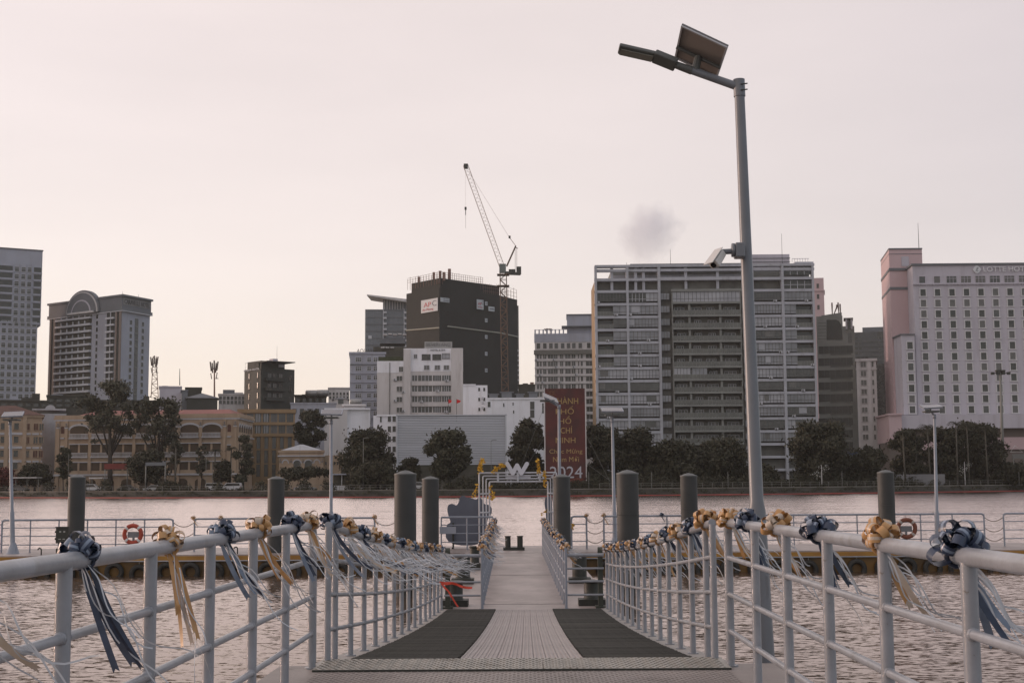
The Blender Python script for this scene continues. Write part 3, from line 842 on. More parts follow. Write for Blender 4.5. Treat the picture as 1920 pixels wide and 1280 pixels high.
for k in range(15):
    y = 11.25 + k * 1.0; c = 'navy' if k % 2 == 1 else 'gold'
    bow((GXR, y, gz(y) + 1.1), c, '%s bow on the right ramp railing, %s from the head of the ramp' % ({'navy': 'navy blue', 'gold': 'gold and cream'}[c], ORD[k]), rnd, .95, k < 3, .6, 6, .34, .032, 2)
for k in range(18):
    y = 25.6 + k * 1.02; c = 'gold' if k % 2 == 0 else 'navy'
    for x, side in ((-.84, 'left'), (.74, 'right')):
        bow((wx(x, y), y, .696 + 1.1), c, '%s bow on the %s walkway railing, %s from the ramp foot' % ({'navy': 'navy blue', 'gold': 'gold and cream'}[c], side, ORD[k]), rnd, 1.0, False, 1.0, 5, .30, .034, 2)
for px, c, lab in ((364, 'gold', 'small gold bow on the barge railing end right of the rope gap'), (415, 'gold', 'small gold bow on the barge railing above a near navy bow'), (702, 'gold', 'small gold bow on the barge railing end left of the thick pile'),
                   (1096, 'gold', 'small gold bow on the short barge railing right of the arch'), (1128, 'gold', 'small gold bow on the left end of the long barge railing'), (1236, 'navy', 'small navy bow on the long barge railing')):
    bow((bx(px), 47.0, BZ + 1.13), c, lab, rnd, .9, False, .9, 4, .3, .034, 1)
th = thing('red_ribbon', 'bright red ribbon tied at the foot of the left ramp railing, blowing right', 'ribbon', (-1.6, 25.2, 1.2))
for L, wnd, w_ in ((.60, 3.0, .045), (.42, 3.4, .04), (.5, 1.0, .03), (.3, .9, .03)):
    pts = []
    for i in range(9):
        t = i / 8
        pts.append(Vector((-1.585 + t * L * (.95 if wnd > 2 else .62), 25.1 - .05 * t, 1.225 - t * L * (.16 if wnd > 2 else .85) + .02 * math.sin(t * 7 + L * 9))))
    MB().ribbon(pts, w_, [Vector((.15, .45 * math.sin(i), .9)).normalized() if wnd > 2 else Vector((.8, .3 * math.sin(i), .4)).normalized() for i in range(9)], 0, .01).build('strand', red_r, th, True)
MB().torus((-1.6, 25.27, 1.225), .032, .014, 2, 12, 6).build('knot', red_r, th, True)

# ------------------------------------------------------------------ tall solar lamp beside the pier
LY = 11.35
def lp_(px, py, dy=0): return at(px, py, LY + dy)
lamp = thing('solar_street_lamp', 'tall pale grey solar lamp post with tilted panel and camera, right foreground', 'street lamp', (lp_(1437, 1262).x, LY, lp_(1437, 1262).z - .12), 'solar street lamps')
base, mid, top = lp_(1437, 1262), lp_(1419, 950), lp_(1385.5, 152)
alum = mat('panel_frame_alu', (.42, .43, .45), .35, metal=.3)
panel_back = mat('panel_back', (.20, .175, .16), .6)
panel_cell = mat('solar_cells', (.02, .025, .05), .15, spec=.6)
lampdark = mat('lamp_head_grey', (.085, .09, .085), .5)
lens_m = mat('led_lens', (.17, .165, .14), .2)
ppm = FPX / LY
b = MB(); b.tube([base, mid - Vector((0, 0, .04)), mid + Vector((0, 0, .05)), top], [17 / ppm, 16.3 / ppm, 12.8 / ppm, 9.6 / ppm], 24)
o = b.build('pole', paint2, lamp, True); autosmooth(o.data, 60)
b = MB(); b.box((base.x - .17, LY - .17, base.z - .12), (base.x + .17, LY + .17, base.z + .02)); b.build('base_plate', dark_steel, lamp)
c_ = top - (top - mid).normalized() * .14
o = MB().tube([c_, top + Vector((0, 0, .012))], 11.2 / ppm, 20).build('collar', paint2, lamp, True); autosmooth(o.data)
for py in (158, 169):
    q = lp_(1389, py, -.05); MB().tube([q, q + Vector((.055, -.02, .0))], .006, 6).build('bolt', dark_steel, lamp)
hb = lp_(1430, 1100)
b = MB(); pts = [(x, z) for x, z in ((-.035, -.08), (-.025, -.09), (.025, -.09), (.035, -.08), (.035, .08), (.025, .09), (-.025, .09), (-.035, .08))]
b.add([(hb.x + x, LY - .076 + abs(x) * .15, hb.z + z) for x, z in pts] + [(hb.x + x, LY - .06, hb.z + z) for x, z in pts], [tuple(range(8))] + [(j, 8 + j, 8 + (j + 1) % 8, (j + 1) % 8) for j in range(8)])
b.build('hatch', paint2, lamp)
a0, a1 = lp_(1384, 163), lp_(1292, 131)
o = MB().tube([a0, a1], [8 / ppm, 7.2 / ppm], 16).build('arm', paint2, lamp, True); autosmooth(o.data)
o = MB().tube([a1 + (a0 - a1) * .06, lp_(1262, 120)], [8.2 / ppm, 7.0 / ppm], 14).build('arm_joint', lampdark, lamp, True); autosmooth(o.data)
def slab(c0, c1, hw, th_, name, m_, parent, ydir=1.0, up=None):
    """flat box along c0-c1, hw half width mostly along y"""
    c0, c1 = Vector(c0), Vector(c1); d = (c1 - c0).normalized()
    wv = Vector((0, 1, 0)); wv = (wv - d * wv.dot(d)); wv = (wv.normalized() * .8 - Vector((0, 0, .55))).normalized(); wv = (wv - d * wv.dot(d)).normalized()
    u = d.cross(wv).normalized()
    if u.z < 0: u = -u
    P = [c0 - wv * hw - u * th_, c1 - wv * hw - u * th_, c1 + wv * hw - u * th_, c0 + wv * hw - u * th_, c0 - wv * hw + u * th_, c1 - wv * hw + u * th_, c1 + wv * hw + u * th_, c0 + wv * hw + u * th_]
    o_ = MB().hexa(P).build(name, m_, parent)
    bv = o_.modifiers.new('b', 'BEVEL'); bv.width = .012; bv.segments = 2
    return wv, u
wv, u = slab(lp_(1268, 122), lp_(1226, 105), .058, .034, 'driver_housing', lampdark, lamp)
slab(lp_(1228, 106.5), lp_(1160, 91), .05, .022, 'lamp_head', lampdark, lamp)
c0, c1 = lp_(1224, 109), lp_(1164, 95.5)
P = [c0 - wv * .032 - u * .022, c1 - wv * .032 - u * .022, c1 + wv * .032 - u * .022, c0 + wv * .032 - u * .022]
MB().hexa(P + [q + u * .012 for q in P]).build('lens', lens_m, lamp)
TL, TR, BR, BL = lp_(1278, 47, -.22), lp_(1365, 88, -.22), lp_(1345, 146, .22), lp_(1265, 108, .22)
nrm = (TR - TL).cross(BL - TL).normalized()
if nrm.z < 0: nrm = -nrm
MB().hexa([BL, BR, TR, TL, BL + nrm * .012, BR + nrm * .012, TR + nrm * .012, TL + nrm * .012]).build('solar_panel', panel_back, lamp)
MB().hexa([q + nrm * .0125 for q in (BL, BR, TR, TL)] + [q + nrm * .018 for q in (BL, BR, TR, TL)]).build('cells', panel_cell, lamp)
for a, c in ((BL, BR), (BR, TR), (TR, TL), (TL, BL)):
    i_ = ((BL + BR + TR + TL) / 4)
    d1, d2 = (i_ - a).normalized() * .022, (i_ - c).normalized() * .022
    MB().hexa([a - nrm * .012, c - nrm * .012, c + d2 - nrm * .012, a + d1 - nrm * .012, a + nrm * .02, c + nrm * .02, c + d2 + nrm * .02, a + d1 + nrm * .02]).build('panel_frame', alum, lamp)
ml, mr_ = TL.lerp(BL, .62), TR.lerp(BR, .62)
MB().tube([ml - nrm * .02, mr_ - nrm * .02], .017, 8).build('panel_rail', lampdark, lamp)
mm = ml.lerp(mr_, .5)
MB().tube([mm - nrm * .02, lp_(1303, 134)], .035, 10).build('panel_bracket', lampdark, lamp)
cb = lp_(1388, 470, -.08)
b = MB(); b.box((cb.x - .05, LY - .16, cb.z - .065), (cb.x + .03, LY - .02, cb.z + .06)); o = b.build('camera_box', paint2, lamp)
bv = o.modifiers.new('b', 'BEVEL'); bv.width = .01; bv.segments = 2
MB().tube([lp_(1377, 469, -.1), lp_(1372, 469, -.1)], .06, 18).build('camera_flange', paint2, lamp, True)
o = MB().tube([lp_(1377, 471, -.1), lp_(1356, 472, -.1), lp_(1349, 476, -.11)], .024, 14).build('camera_arm', paint2, lamp, True); autosmooth(o.data)
k0, k1 = lp_(1353, 474, -.1), lp_(1338, 497, -.2)
d_ = (k1 - k0).normalized(); sd = Vector((.75, -.55, .3)); sd = (sd - d_ * sd.dot(d_)).normalized(); uu = d_.cross(sd).normalized()
P = []
for c_, s_ in ((k0, .040), (k1, .046)):
    P += [c_ - sd * s_ - uu * s_ * .8, c_ + sd * s_ - uu * s_ * .8, c_ + sd * s_ + uu * s_ * .8, c_ - sd * s_ + uu * s_ * .8]
o = MB().hexa(P).build('camera_body', mat('camera_white', (.55, .54, .52), .4), lamp)
bv = o.modifiers.new('b', 'BEVEL'); bv.width = .016; bv.segments = 3
hd = -uu if uu.z < 0 else uu
P = [q + hd * .002 for q in (k0 - sd * .045 + hd * .042, k0 + sd * .045 + hd * .042, k1 + d_ * .05 + sd * .05 + hd * .048, k1 + d_ * .05 - sd * .05 + hd * .048)]
MB().hexa(P + [q + hd * .006 for q in P]).build('sun_shield', mat('camera_white', (.6, .6, .6)), lamp)
MB().tube([k1 - d_ * .002, k1 + d_ * .006], .026, 16).build('camera_lens', mat('black_glass', (.01, .01, .012), .1), lamp)
# steel pedestal carrying the lamp, standing in the river beside the pier
b = MB(); b.box((base.x - .22, LY - .22, base.z - .30), (base.x + .22, LY + .22, base.z - .121)); b.tube([(base.x, LY, -1.2), (base.x, LY, base.z - .3)], .16, 16)
tag(b.build('lamp_pedestal', dark_steel, loc=(base.x, LY, -1.2)), 'dark steel pedestal under the tall lamp post beside the pier', 'pedestal')

# ------------------------------------------------------------------ smaller solar lamps on the barge
panel_face = mat('pale_panel_underside', (.34, .31, .31), .5)  # small lamps' panel undersides, paler than the tall lamp's panel back
def small_lamp(pxb, pxt, pyt, Y, panel, label, arm=None, lower=960):
    p0 = Vector((at(pxb, 1030, Y).x, Y, BZ)); p1 = at(pxt, pyt, Y)
    th = thing('solar_street_lamp', label, 'street lamp', p0, 'solar street lamps')
    zl = at(pxb, lower, Y).z; m_ = p0.lerp(p1, (zl - p0.z) / (p1.z - p0.z))
    o = MB().tube([p0, m_, m_ + Vector((0, 0, .04)), p1], [.088, .082, .062, .045], 14).build('pole', paint_far, th, True); autosmooth(o.data)
    o = MB().lathe(p0, [(.24, 0), (.22, .02), (.13, .28), (.09, .38)], 14).build('base_flare', paint_far, th, True); autosmooth(o.data)
    o = MB().tube([p1 - Vector((0, 0, .12)), p1 + Vector((0, 0, .03))], .058, 12).build('collar', paint_far, th, True)
    tl, tr, br, bl = [at(x, y, Y + dy) for (x, y), dy in zip(panel, (.32, .32, -.32, -.32))]
    n_ = (tr - tl).cross(bl - tl).normalized()
    if n_.z < 0: n_ = -n_
    MB().hexa([bl, br, tr, tl] + [q + n_ * .02 for q in (bl, br, tr, tl)]).build('solar_panel', panel_face, th)
    MB().hexa([q + n_ * .021 for q in (bl, br, tr, tl)] + [q + n_ * .028 for q in (bl, br, tr, tl)]).build('cells', panel_cell, th)
    ce = (tl + tr + br + bl) / 4
    for a, c in ((bl, br), (br, tr), (tr, tl), (tl, bl)):
        d1, d2 = (ce - a).normalized() * .05, (ce - c).normalized() * .05
        MB().hexa([a - n_ * .02, c - n_ * .02, c + d2 - n_ * .02, a + d1 - n_ * .02, a + n_ * .03, c + n_ * .03, c + d2 + n_ * .03, a + d1 + n_ * .03]).build('panel_frame', paint_far, th)
    for k in range(1, 6):
        a, c = tl.lerp(tr, k / 6), bl.lerp(br, k / 6)
        MB().tube([a - n_ * .004, c - n_ * .004], .008, 4).build('panel_seam', paint_far, th)
    hd = ce + Vector((0, -.1, -.16)) if arm is None else at(*arm, Y)
    o = MB().tube([p1 - Vector((0, 0, .04)), p1.lerp(hd, .6), hd], .035, 10).build('arm', paint_far, th, True)
    b = MB(); b.box((hd.x - .26, Y - .30, hd.z - .06), (hd.x + .26, Y + .1, hd.z)); o = b.build('lamp_head', lampdark, th)
    bv = o.modifiers.new('b', 'BEVEL'); bv.width = .025; bv.segments = 2
    MB().tube([hd, ce], .03, 8).build('panel_bracket', lampdark, th)
small_lamp(24, 19, 790, 46.3, [(8, 773.5), (46, 772), (42, 780.5), (2, 782)], 'white solar lamp post on the barge at the left edge of the photo')
small_lamp(620.5, 621, 789, 47.6, [(603, 768.5), (644, 769), (641, 778), (601, 777)], 'white solar lamp post on the barge in front of the blank white building')
small_lamp(1050, 1048, 760, 46.9, [(1018, 737), (1043, 748), (1047, 757), (1020, 745)], 'white solar lamp post in front of the red banner', arm=(1026, 750))
small_lamp(1153, 1148, 786, 47.4, [(1126, 765), (1166, 765), (1170, 772), (1129, 772)], 'white solar lamp post left of the thick dark pile on the right')
small_lamp(1758, 1752, 778, 46.9, [(1723, 760), (1760, 759), (1768, 764), (1732, 766)], 'white solar lamp post on the barge in front of the pink hotel', arm=(1744, 770))
# ------------------------------------------------------------------ far bank
GZ = 1.25
def bank_y(x): return 255 + 42 * (min(abs(x), 260) / 115) ** 2
bx_ = list(range(-420, 421, 20))
earth = mat('bank_ground', (.07, .07, .045), .9, (.045, .05, .03), .15)
conc = mat('embankment_stone', (.065, .06, .05), .85, (.04, .04, .032), .5, bump=.2, bscale=2)
b = MB(); n = len(bx_)
b.add([(x, bank_y(x), GZ) for x in bx_] + [(x * 6, 2600, GZ) for x in bx_], [(i, i + 1, n + i + 1, n + i) for i in range(n - 1)])
tag(b.build('far_bank_ground', earth), kind='structure')
b = MB()
for i in range(n - 1):
    x0, x1 = bx_[i], bx_[i + 1]
    y0, y1 = bank_y(x0), bank_y(x1)
    b.hexa([(x0, y0 - 1.2, -.8), (x1, y1 - 1.2, -.8), (x1, y1 + .5, -.8), (x0, y0 + .5, -.8), (x0, y0 - .5, GZ + .03), (x1, y1 - .5, GZ + .03), (x1, y1 + .5, GZ + .03), (x0, y0 + .5, GZ + .03)])
tag(b.build('embankment', conc), kind='structure')
cop = mat('coping_stone', (.20, .19, .165), .8, (.13, .12, .1), .4)
b = MB()
for i in range(n - 1):
    x0, x1 = bx_[i], bx_[i + 1]
    y0, y1 = bank_y(x0), bank_y(x1)
    b.hexa([(x0, y0 - .6, GZ + .03), (x1, y1 - .6, GZ + .03), (x1, y1 + .3, GZ + .03), (x0, y0 + .3, GZ + .03), (x0, y0 - .6, GZ + .2), (x1, y1 - .6, GZ + .2), (x1, y1 + .3, GZ + .2), (x0, y0 + .3, GZ + .2)])
tag(b.build('embankment_coping', cop), kind='structure')
asph = mat('far_road', (.055, .055, .055), .85, (.04, .04, .04), .3)
b = MB()
b.add([(x, bank_y(x) + 11, GZ + .01) for x in bx_] + [(x, bank_y(x) + 22, GZ + .01) for x in bx_], [(i, i + 1, n + i + 1, n + i) for i in range(n - 1)])
tag(b.build('quay_road', asph), kind='structure')
boom_m = mat('red_boom', (.34, .05, .035), .6, (.22, .035, .03), .2)
pts = [(x, bank_y(x) - 2.2 + .5 * math.sin(x * .11), .07) for x in range(-260, 261, 5)]
tag(MB().tube(pts, .13, 6).build('floating_boom', boom_m, None, loc=(0, bank_y(0) - 2.2, 0)), 'thin red floating boom lying along the far shore', 'boom')

# ------------------------------------------------------------------ facade tools
class Face:
    def __init__(s, A, B):
        s.A, s.B = Vector(A[:2]), Vector(B[:2])
        s.L = (s.B - s.A).length
        s.d = (s.B - s.A) / s.L
        s.n = Vector((s.d.y, -s.d.x))
        s.ang = math.atan2(s.d.y, s.d.x)
    def hit(s, px, py):
        r = ray(px, py)
        t = (s.A.x * s.n.x + s.A.y * s.n.y) / (r.x * s.n.x + r.y * s.n.y)
        return (Vector((r.x * t, r.y * t)) - s.A).dot(s.d), ZC + r.z * t
    def P(s, u, z, o=0.0):
        q = s.A + s.d * u + s.n * o
        return Vector((q.x, q.y, z))
    def rect(s, px0, px1, py0, py1):
        pm, qm = (px0 + px1) / 2, (py0 + py1) / 2
        return s.hit(px0, qm)[0], s.hit(px1, qm)[0], s.hit(pm, py1)[1], s.hit(pm, py0)[1]
def fbox(mb, f, u0, u1, z0, z1, o0, o1, m=0):
    """box on a facade: o0 inner offset, o1 outer offset"""
    P = [f.P(u0, z0, o1), f.P(u1, z0, o1), f.P(u1, z0, o0), f.P(u0, z0, o0), f.P(u0, z1, o1), f.P(u1, z1, o1), f.P(u1, z1, o0), f.P(u0, z1, o0)]
    return mb.hexa(P, m)
def fpx(mb, f, px0, px1, py0, py1, o0, o1, m=0):
    return fbox(mb, f, *f.rect(px0, px1, py0, py1), o0, o1, m)
def facing(px0, px1, d, py=800):
    """front face turned square to the line of sight"""
    c = at((px0 + px1) / 2, py, d); k = c.x / c.y
    def q(px):
        r = ray(px, py); m_ = r.x / r.y
        y = (c.y + k * c.x) / (1 + k * m_)
        return Vector((m_ * y, y))
    return Face(q(px0), q(px1))
def corners(*pd, py=800):
    return [Vector(at(px, py, d)[:2]) for px, d in pd]
def body(f, z1, depth, z0=GZ, name='wall', m=None, parent=None, mtop=None):
    A, B = f.A, f.B; bk = -f.n * depth
    foot = [A, B, B + bk, A + bk]
    return MB().prism([(q.x, q.y) for q in foot], z0, z1).build(name, m, parent)

gl_dark = mat('window_glass_dark', (.030, .032, .026), .18, (.05, .052, .045), .4, spec=.6)
gl_mid = mat('window_glass_grey', (.085, .09, .085), .2, (.06, .062, .058), .5, spec=.6)
gl_curt = mat('window_with_curtain', (.15, .15, .14), .35, (.10, .10, .095), 2.0, stretch=(6, 1, 1))
gl_refl = mat('balcony_glazing', (.27, .28, .30), .25, (.17, .18, .19), .25, spec=.6)
gl_bright = mat('balcony_glazing_pale', (.40, .41, .435), .3, (.29, .30, .325), .3)
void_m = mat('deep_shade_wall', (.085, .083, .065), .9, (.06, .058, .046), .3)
WIN = {}
def win_mesh(w_, h_, fr, frm, glass, mul=0, tr=False, sill=True, deep=.12):
    key = (round(w_, 2), round(h_, 2), fr, frm.name, glass.name, mul, tr, sill)
    if key in WIN: return WIN[key]
    b = MB(); x, z = w_ / 2, h_ / 2
    b.box((-x, -.03, -z), (x, .02, z), 1)
    for a in ((-x - fr, -x, -z, z), (x, x + fr, -z, z)):
        b.box((a[0], -deep, a[2]), (a[1], .02, a[3]), 0)
    b.box((-x - fr, -deep, z), (x + fr, .02, z + fr), 0)
    b.box((-x - fr - (fr * .6 if sill else 0), -deep - (.1 if sill else 0), -z - fr), (x + fr + (fr * .6 if sill else 0), .02, -z), 0)
    for k in range(mul):
        q = -x + w_ * (k + 1) / (mul + 1)
        b.box((q - .04, -.07, -z), (q + .04, -.03, z), 0)
    if tr: b.box((-x, -.068, z * .35 - .04), (x, -.031, z * .35 + .04), 0)
    WIN[key] = b.mesh('window', [frm, glass])
    return WIN[key]
wrnd = random.Random(5)
def windows(th, f, us, zs, w_, h_, fr, frm, glasses=None, mul=0, tr=False, sill=True, o=.0, name='window'):
    for u in us:
        for z in zs:
            g = wrnd.choice(glasses or [gl_dark, gl_dark, gl_mid, gl_curt])
            inst(name, win_mesh(w_, h_, fr, frm, g, mul, tr, sill), th, f.P(u, z, o + .02), (0, 0, f.ang))
def cols(f, pxs, py): return [f.hit(px, py)[0] for px in pxs]
def rows(f, px, pys): return [f.hit(px, py)[1] for py in pys]
def lin(a, b_, n_): return [a + (b_ - a) * i / (n_ - 1) for i in range(n_)]
def bldg(name, label, f, group='buildings on the far bank'):
    c = (f.A + f.B) / 2
    return thing(name, label, 'building', (c.x, c.y, GZ), group)
TXT = {}
def text(th, name, s, f, px0, px1, py0, py1, m, o=.1, ext=.06, size=None):
    """raised lettering fitted into a pixel rectangle of a facade"""
    cu = bpy.data.curves.new('t', 'FONT'); cu.body = s; cu.extrude = ext; cu.align_x = 'LEFT'; cu.resolution_u = 3
    ob = bpy.data.objects.new('t', cu); COL.objects.link(ob)
    dg = bpy.context.evaluated_depsgraph_get(); dg.update()
    me = bpy.data.meshes.new_from_object(ob.evaluated_get(dg))
    bpy.data.objects.remove(ob); bpy.data.curves.remove(cu)
    co = np.empty(len(me.vertices) * 3); me.vertices.foreach_get('co', co); co = co.reshape(-1, 3)
    mn, mx = co.min(0), co.max(0)
    u0, u1, z0, z1 = f.rect(px0, px1, py0, py1)
    U = u0 + (co[:, 0] - mn[0]) / (mx[0] - mn[0]) * (u1 - u0); Z = z0 + (co[:, 1] - mn[1]) / (mx[1] - mn[1]) * (z1 - z0)
    O = o + (co[:, 2] - mn[2])
    base = BASE[th.name]
    W = np.stack([f.A.x + f.d.x * U + f.n.x * O - base.x, f.A.y + f.d.y * U + f.n.y * O - base.y, Z - base.z], 1)
    me.vertices.foreach_set('co', W.ravel()); me.update(); me.materials.clear(); me.materials.append(m); me.name = name
    o_ = bpy.data.objects.new(name, me); link(o_, th); return o_
def antenna(th, p, h, r_=.12, name='antenna'):
    MB().tube([p, p + Vector((0, 0, h))], [r_, r_ * .5], 5).build(name, dark_steel, th)
def tank(p, r_, L, label, d=Vector((1, 0, 0))):
    th = thing('water_tank', label, 'water tank', p, 'rooftop water tanks')
    p = Vector(p); d = Vector(d).normalized()
    b = MB().tube([p - d * L / 2 + Vector((0, 0, r_)), p - d * L * .44 + Vector((0, 0, r_)), p + d * L * .44 + Vector((0, 0, r_)), p + d * L / 2 + Vector((0, 0, r_))], [r_ * .75, r_, r_, r_ * .75], 14)
    b.build('barrel', mat('steel_tank', (.30, .30, .29), .3, (.2, .2, .2), 1, metal=.4), th, True)
    b = MB()
    for s in (-.3, .3): b.box((p.x + d.x * L * s - .1, p.y - r_ * .7, p.z - .02), (p.x + d.x * L * s + .1, p.y + r_ * .7, p.z + r_ * .5))
    b.build('cradle', dark_steel, th)

# ---- colours
lw = mat('white_render', (.80, .81, .85), .75, (.70, .70, .73), .12)
lw2 = mat('weathered_white_render', (.60, .58, .575), .8, (.48, .46, .45), .2, stretch=(1, 1, .25))
gw2 = mat('pale_blue_grey_render', (.36, .38, .44), .75, (.31, .32, .365), .1)
frame_w = mat('window_frame_pale', (.50, .51, .54), .6)
frame_d = mat('window_frame_dark', (.09, .09, .085), .6)
grey_c = mat('grey_cornice', (.155, .165, .18), .7, (.13, .14, .15), .2)
lil = mat('pale_mauve_render', (.50, .48, .53), .75, (.44, .42, .465), .06)
pinkw = mat('pink_render', (.53, .40, .41), .75, (.48, .355, .365), .08)
apt_w = mat('apartment_white', (.43, .445, .49), .7, (.36, .37, .40), .15)
apt_d = mat('apartment_slab', (.24, .25, .235), .75, (.19, .195, .185), .3)
peach = mat('peach_stucco', (.395, .30, .215), .85, (.33, .24, .165), .25)
peach2 = mat('ochre_stucco_and_sun_gold', (.31, .215, .12), .8, (.25, .165, .09), .2)  # office stucco, also the sunlight painted on the apartment end wall
trim = mat('white_trim', (.46, .46, .48), .7, (.36, .35, .36), .3)
roof_b = mat('brown_tiles', (.12, .055, .04), .85, (.08, .04, .03), .6)
roof_r = mat('red_tiles', (.27, .10, .08), .8, (.19, .07, .06), .3)
for m_, c_ in ((lw, (.52, .50, .49)), (lw2, (.36, .33, .31)), (gw2, (.26, .26, .28)), (apt_w, (.24, .24, .25)), (lil, (.36, .335, .37)), (peach, (.24, .165, .115)), (trim, (.28, .27, .26))):
    speckle(m_, c_, .45, .52, .78, (1, 1, .12))
def air_con(th, f, u, z, o=.0):
    b = MB(); fbox(b, f, u - .42, u + .42, z - .3, z + .3, o, o + .35, 0); fbox(b, f, u - .3, u + .06, z - .22, z + .22, o + .35, o + .37, 1); fbox(b, f, u - .42, u + .42, z - .38, z - .3, o, o + .4, 1)
    b.build('air_conditioner', [frame_w, frame_d], th)
tin = mat('grey_tin_roof', (.33, .34, .37), .5, (.25, .26, .28), .5)

# ---------------------------------------------------------------- B1 tower at left edge
cA, cB = corners((-70, 445), (78, 457), py=540)
f = Face(cA, cB)
t1 = bldg('hotel_tower', 'tall white gridded tower cut off by the left edge of the photo', f)
zt = f.hit(78, 471)[1]; zs_ = f.hit(78, 611)[1]
uC = f.hit(67.5, 700)[0]
MB().prism([(q.x, q.y) for q in (f.A, f.P(uC, 0), f.P(uC, 0, -20), f.P(0, 0, -20))], GZ, zs_).build('wall', gw2, t1)
MB().prism([(q.x, q.y) for q in (f.A, f.B, f.P(f.L, 0, -18), f.P(0, 0, -18))], zs_, zt - 5).build('upper_wall', gw2, t1)
b = MB(); fbox(b, f, 0, f.L, zt - 5, zt, -18, .0); b.build('parapet', gw2, t1)
b = MB(); fbox(b, f, -.2, f.L + .2, zt, zt + .4, -18, .25); b.build('cornice', grey_c, t1)
rz = rows(f, 40, [505 + 13.6 * k for k in range(8)])
windows(t1, f, cols(f, (30, 42.5, 54), 560), rz, 1.35, 1.6, .12, frame_w, [gl_dark, gl_mid], 0, True)
rz2 = rows(f, 40, [607 + 13.6 * k for k in range(11)])
windows(t1, f, cols(f, (5, 17, 28.5, 40, 51.5, 62), 680), rz2, 1.35, 1.55, .12, frame_w, [gl_dark, gl_dark, gl_mid], 0, True)
for k, z in enumerate(rz):
    for a, c in ((-8, 22), (62, 76)):
        u0, u1 = f.hit(a, 560)[0], f.hit(c, 560)[0]
        b = MB(); fbox(b, f, u0, u1, z - .75, z + 1.0, -.2, .02); b.build('balcony_recess', gl_dark, t1)
        b = MB(); fbox(b, f, u0 - .2, u1 + .2, z - 1.3, z - .72, -.2, .5); b.build('balcony_parapet', gw2, t1)
for px in (23.5, 36, 48.5, 58):
    u = f.hit(px, 560)[0]; b = MB(); fbox(b, f, u - .12, u + .12, zs_, zt - 5, 0, .3); b.build('mullion', gw2, t1)

# ---------------------------------------------------------------- B2 hotel with arched crest
cA, cB, cC = corners((93, 474), (227, 452), (281, 466), py=600)
fl_, fr_ = Face(cA, cB), Face(cB, cC)
t2 = bldg('arched_crest_hotel', 'grey white hotel with a half-round arched crest and rooftop lettering', fl_)
zc0, zc1 = fl_.hit(227, 582)[1], fl_.hit(227, 552)[1]
back = cA + (cC - cB)
MB().prism([(q.x, q.y) for q in (cA, cB, cC, back)], GZ, zc0).build('wall', gw2, t2)
def grow(k, pts=(cA, cB, cC, back)):
    m_ = sum(pts, Vector((0, 0))) / 4
    return [(m_ + (q - m_) * k) for q in pts]
for z0, z1, k, m_, nm in ((zc0, zc0 + .9, 1.05, grey_c, 'lower_cornice'), (zc0 + .9, zc1 - .7, 1.02, grey_c, 'crown_band'), (zc1 - .7, zc1, 1.06, grey_c, 'upper_cornice')):
    MB().prism([(q.x, q.y) for q in grow(k)], z0, z1).build(nm, m_, t2)
MB().prism([(q.x, q.y) for q in grow(1.055)], zc0 - .25, zc0 - .005).build('white_string', frame_w, t2)
uc, zb = fl_.hit(158, 588); uc2, zt_ = fl_.hit(158, 545); rad = zt_ - zb
for nm, r_, o, m_ in (('crest_arch', rad, 1.0, grey_c), ('crest_rim', rad * .93, 1.25, lw2), ('crest_panel', rad * .88, 1.4, grey_c), ('crest_inner_rim', rad * .58, 1.55, lil), ('crest_inner', rad * .52, 1.65, grey_c)):
    arc = [(uc + r_ * 1.12 * math.cos(a), zb + r_ * math.sin(a)) for a in [math.pi * i / 20 for i in range(21)]]
    vs = [fl_.P(u, z, o) for u, z in arc] + [fl_.P(u, z, -.6) for u, z in arc]; k = len(arc)
    MB().add(vs, [tuple(range(k)), tuple(reversed(range(k, 2 * k)))] + [(j, (j + 1) % k, k + (j + 1) % k, k + j) for j in range(k)]).build(nm, m_, t2)
b = MB(); fpx(b, fl_, 134, 182, 585.5, 589, .5, 1.9); b.build('crest_sill', lw2, t2)
zrow = [fl_.hit(135, 592.5 + 12.35 * k)[1] for k in range(12)]
u0, u1 = fl_.hit(105, 660)[0], fl_.hit(171, 660)[0]
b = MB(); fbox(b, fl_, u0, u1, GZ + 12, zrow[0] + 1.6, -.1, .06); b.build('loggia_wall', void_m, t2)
for z in zrow:
    b = MB(); fbox(b, fl_, u0, u1, z - 1.65, z - .95, .0, .9); b.build('balcony', frame_w, t2)
    for k in range(1, 6):
        u = u0 + (u1 - u0) * (k - .1) / 6; b = MB(); fbox(b, fl_, u - .12, u + .12, z - .95, z + .2, 0, .5); b.build('balcony_divider', frame_w, t2)
windows(t2, fl_, [fl_.hit(181, 660)[0]], [fl_.hit(181, 593.5 + 12.3 * k)[1] for k in range(12)], 1.15, 1.5, .06, frame_w, [gl_dark, gl_mid], sill=False)
u0, u1 = fl_.hit(199, 660)[0], fl_.hit(214, 660)[0]
for z in [fl_.hit(206, 590.5 + 12.6 * k)[1] for k in range(11)]:
    b = MB(); fbox(b, fl_, u0, u1, z - .95, z + 1.0, -.1, .05); b.build('balcony_opening', gl_dark, t2)
    b = MB(); fbox(b, fl_, u0 - .1, u1 + .1, z - 1.5, z - .9, .0, .7); b.build('balcony', frame_w, t2)
    b = MB(); fbox(b, fl_, (u0 + u1) / 2 - .12, (u0 + u1) / 2 + .12, z - .9, z + 1, .05, .3); b.build('balcony_divider', frame_w, t2)
brn = mat('brown_render', (.20, .165, .145), .8)
for a, c in ((93.5, 96.5), (100, 104), (216, 219), (223.5, 226.8)):
    u0, u1 = fl_.hit(a, 660)[0], fl_.hit(c, 660)[0]; b = MB(); fbox(b, fl_, u0, u1, GZ, zc0 - .3, 0, .35); b.build('pilaster', brn, t2)
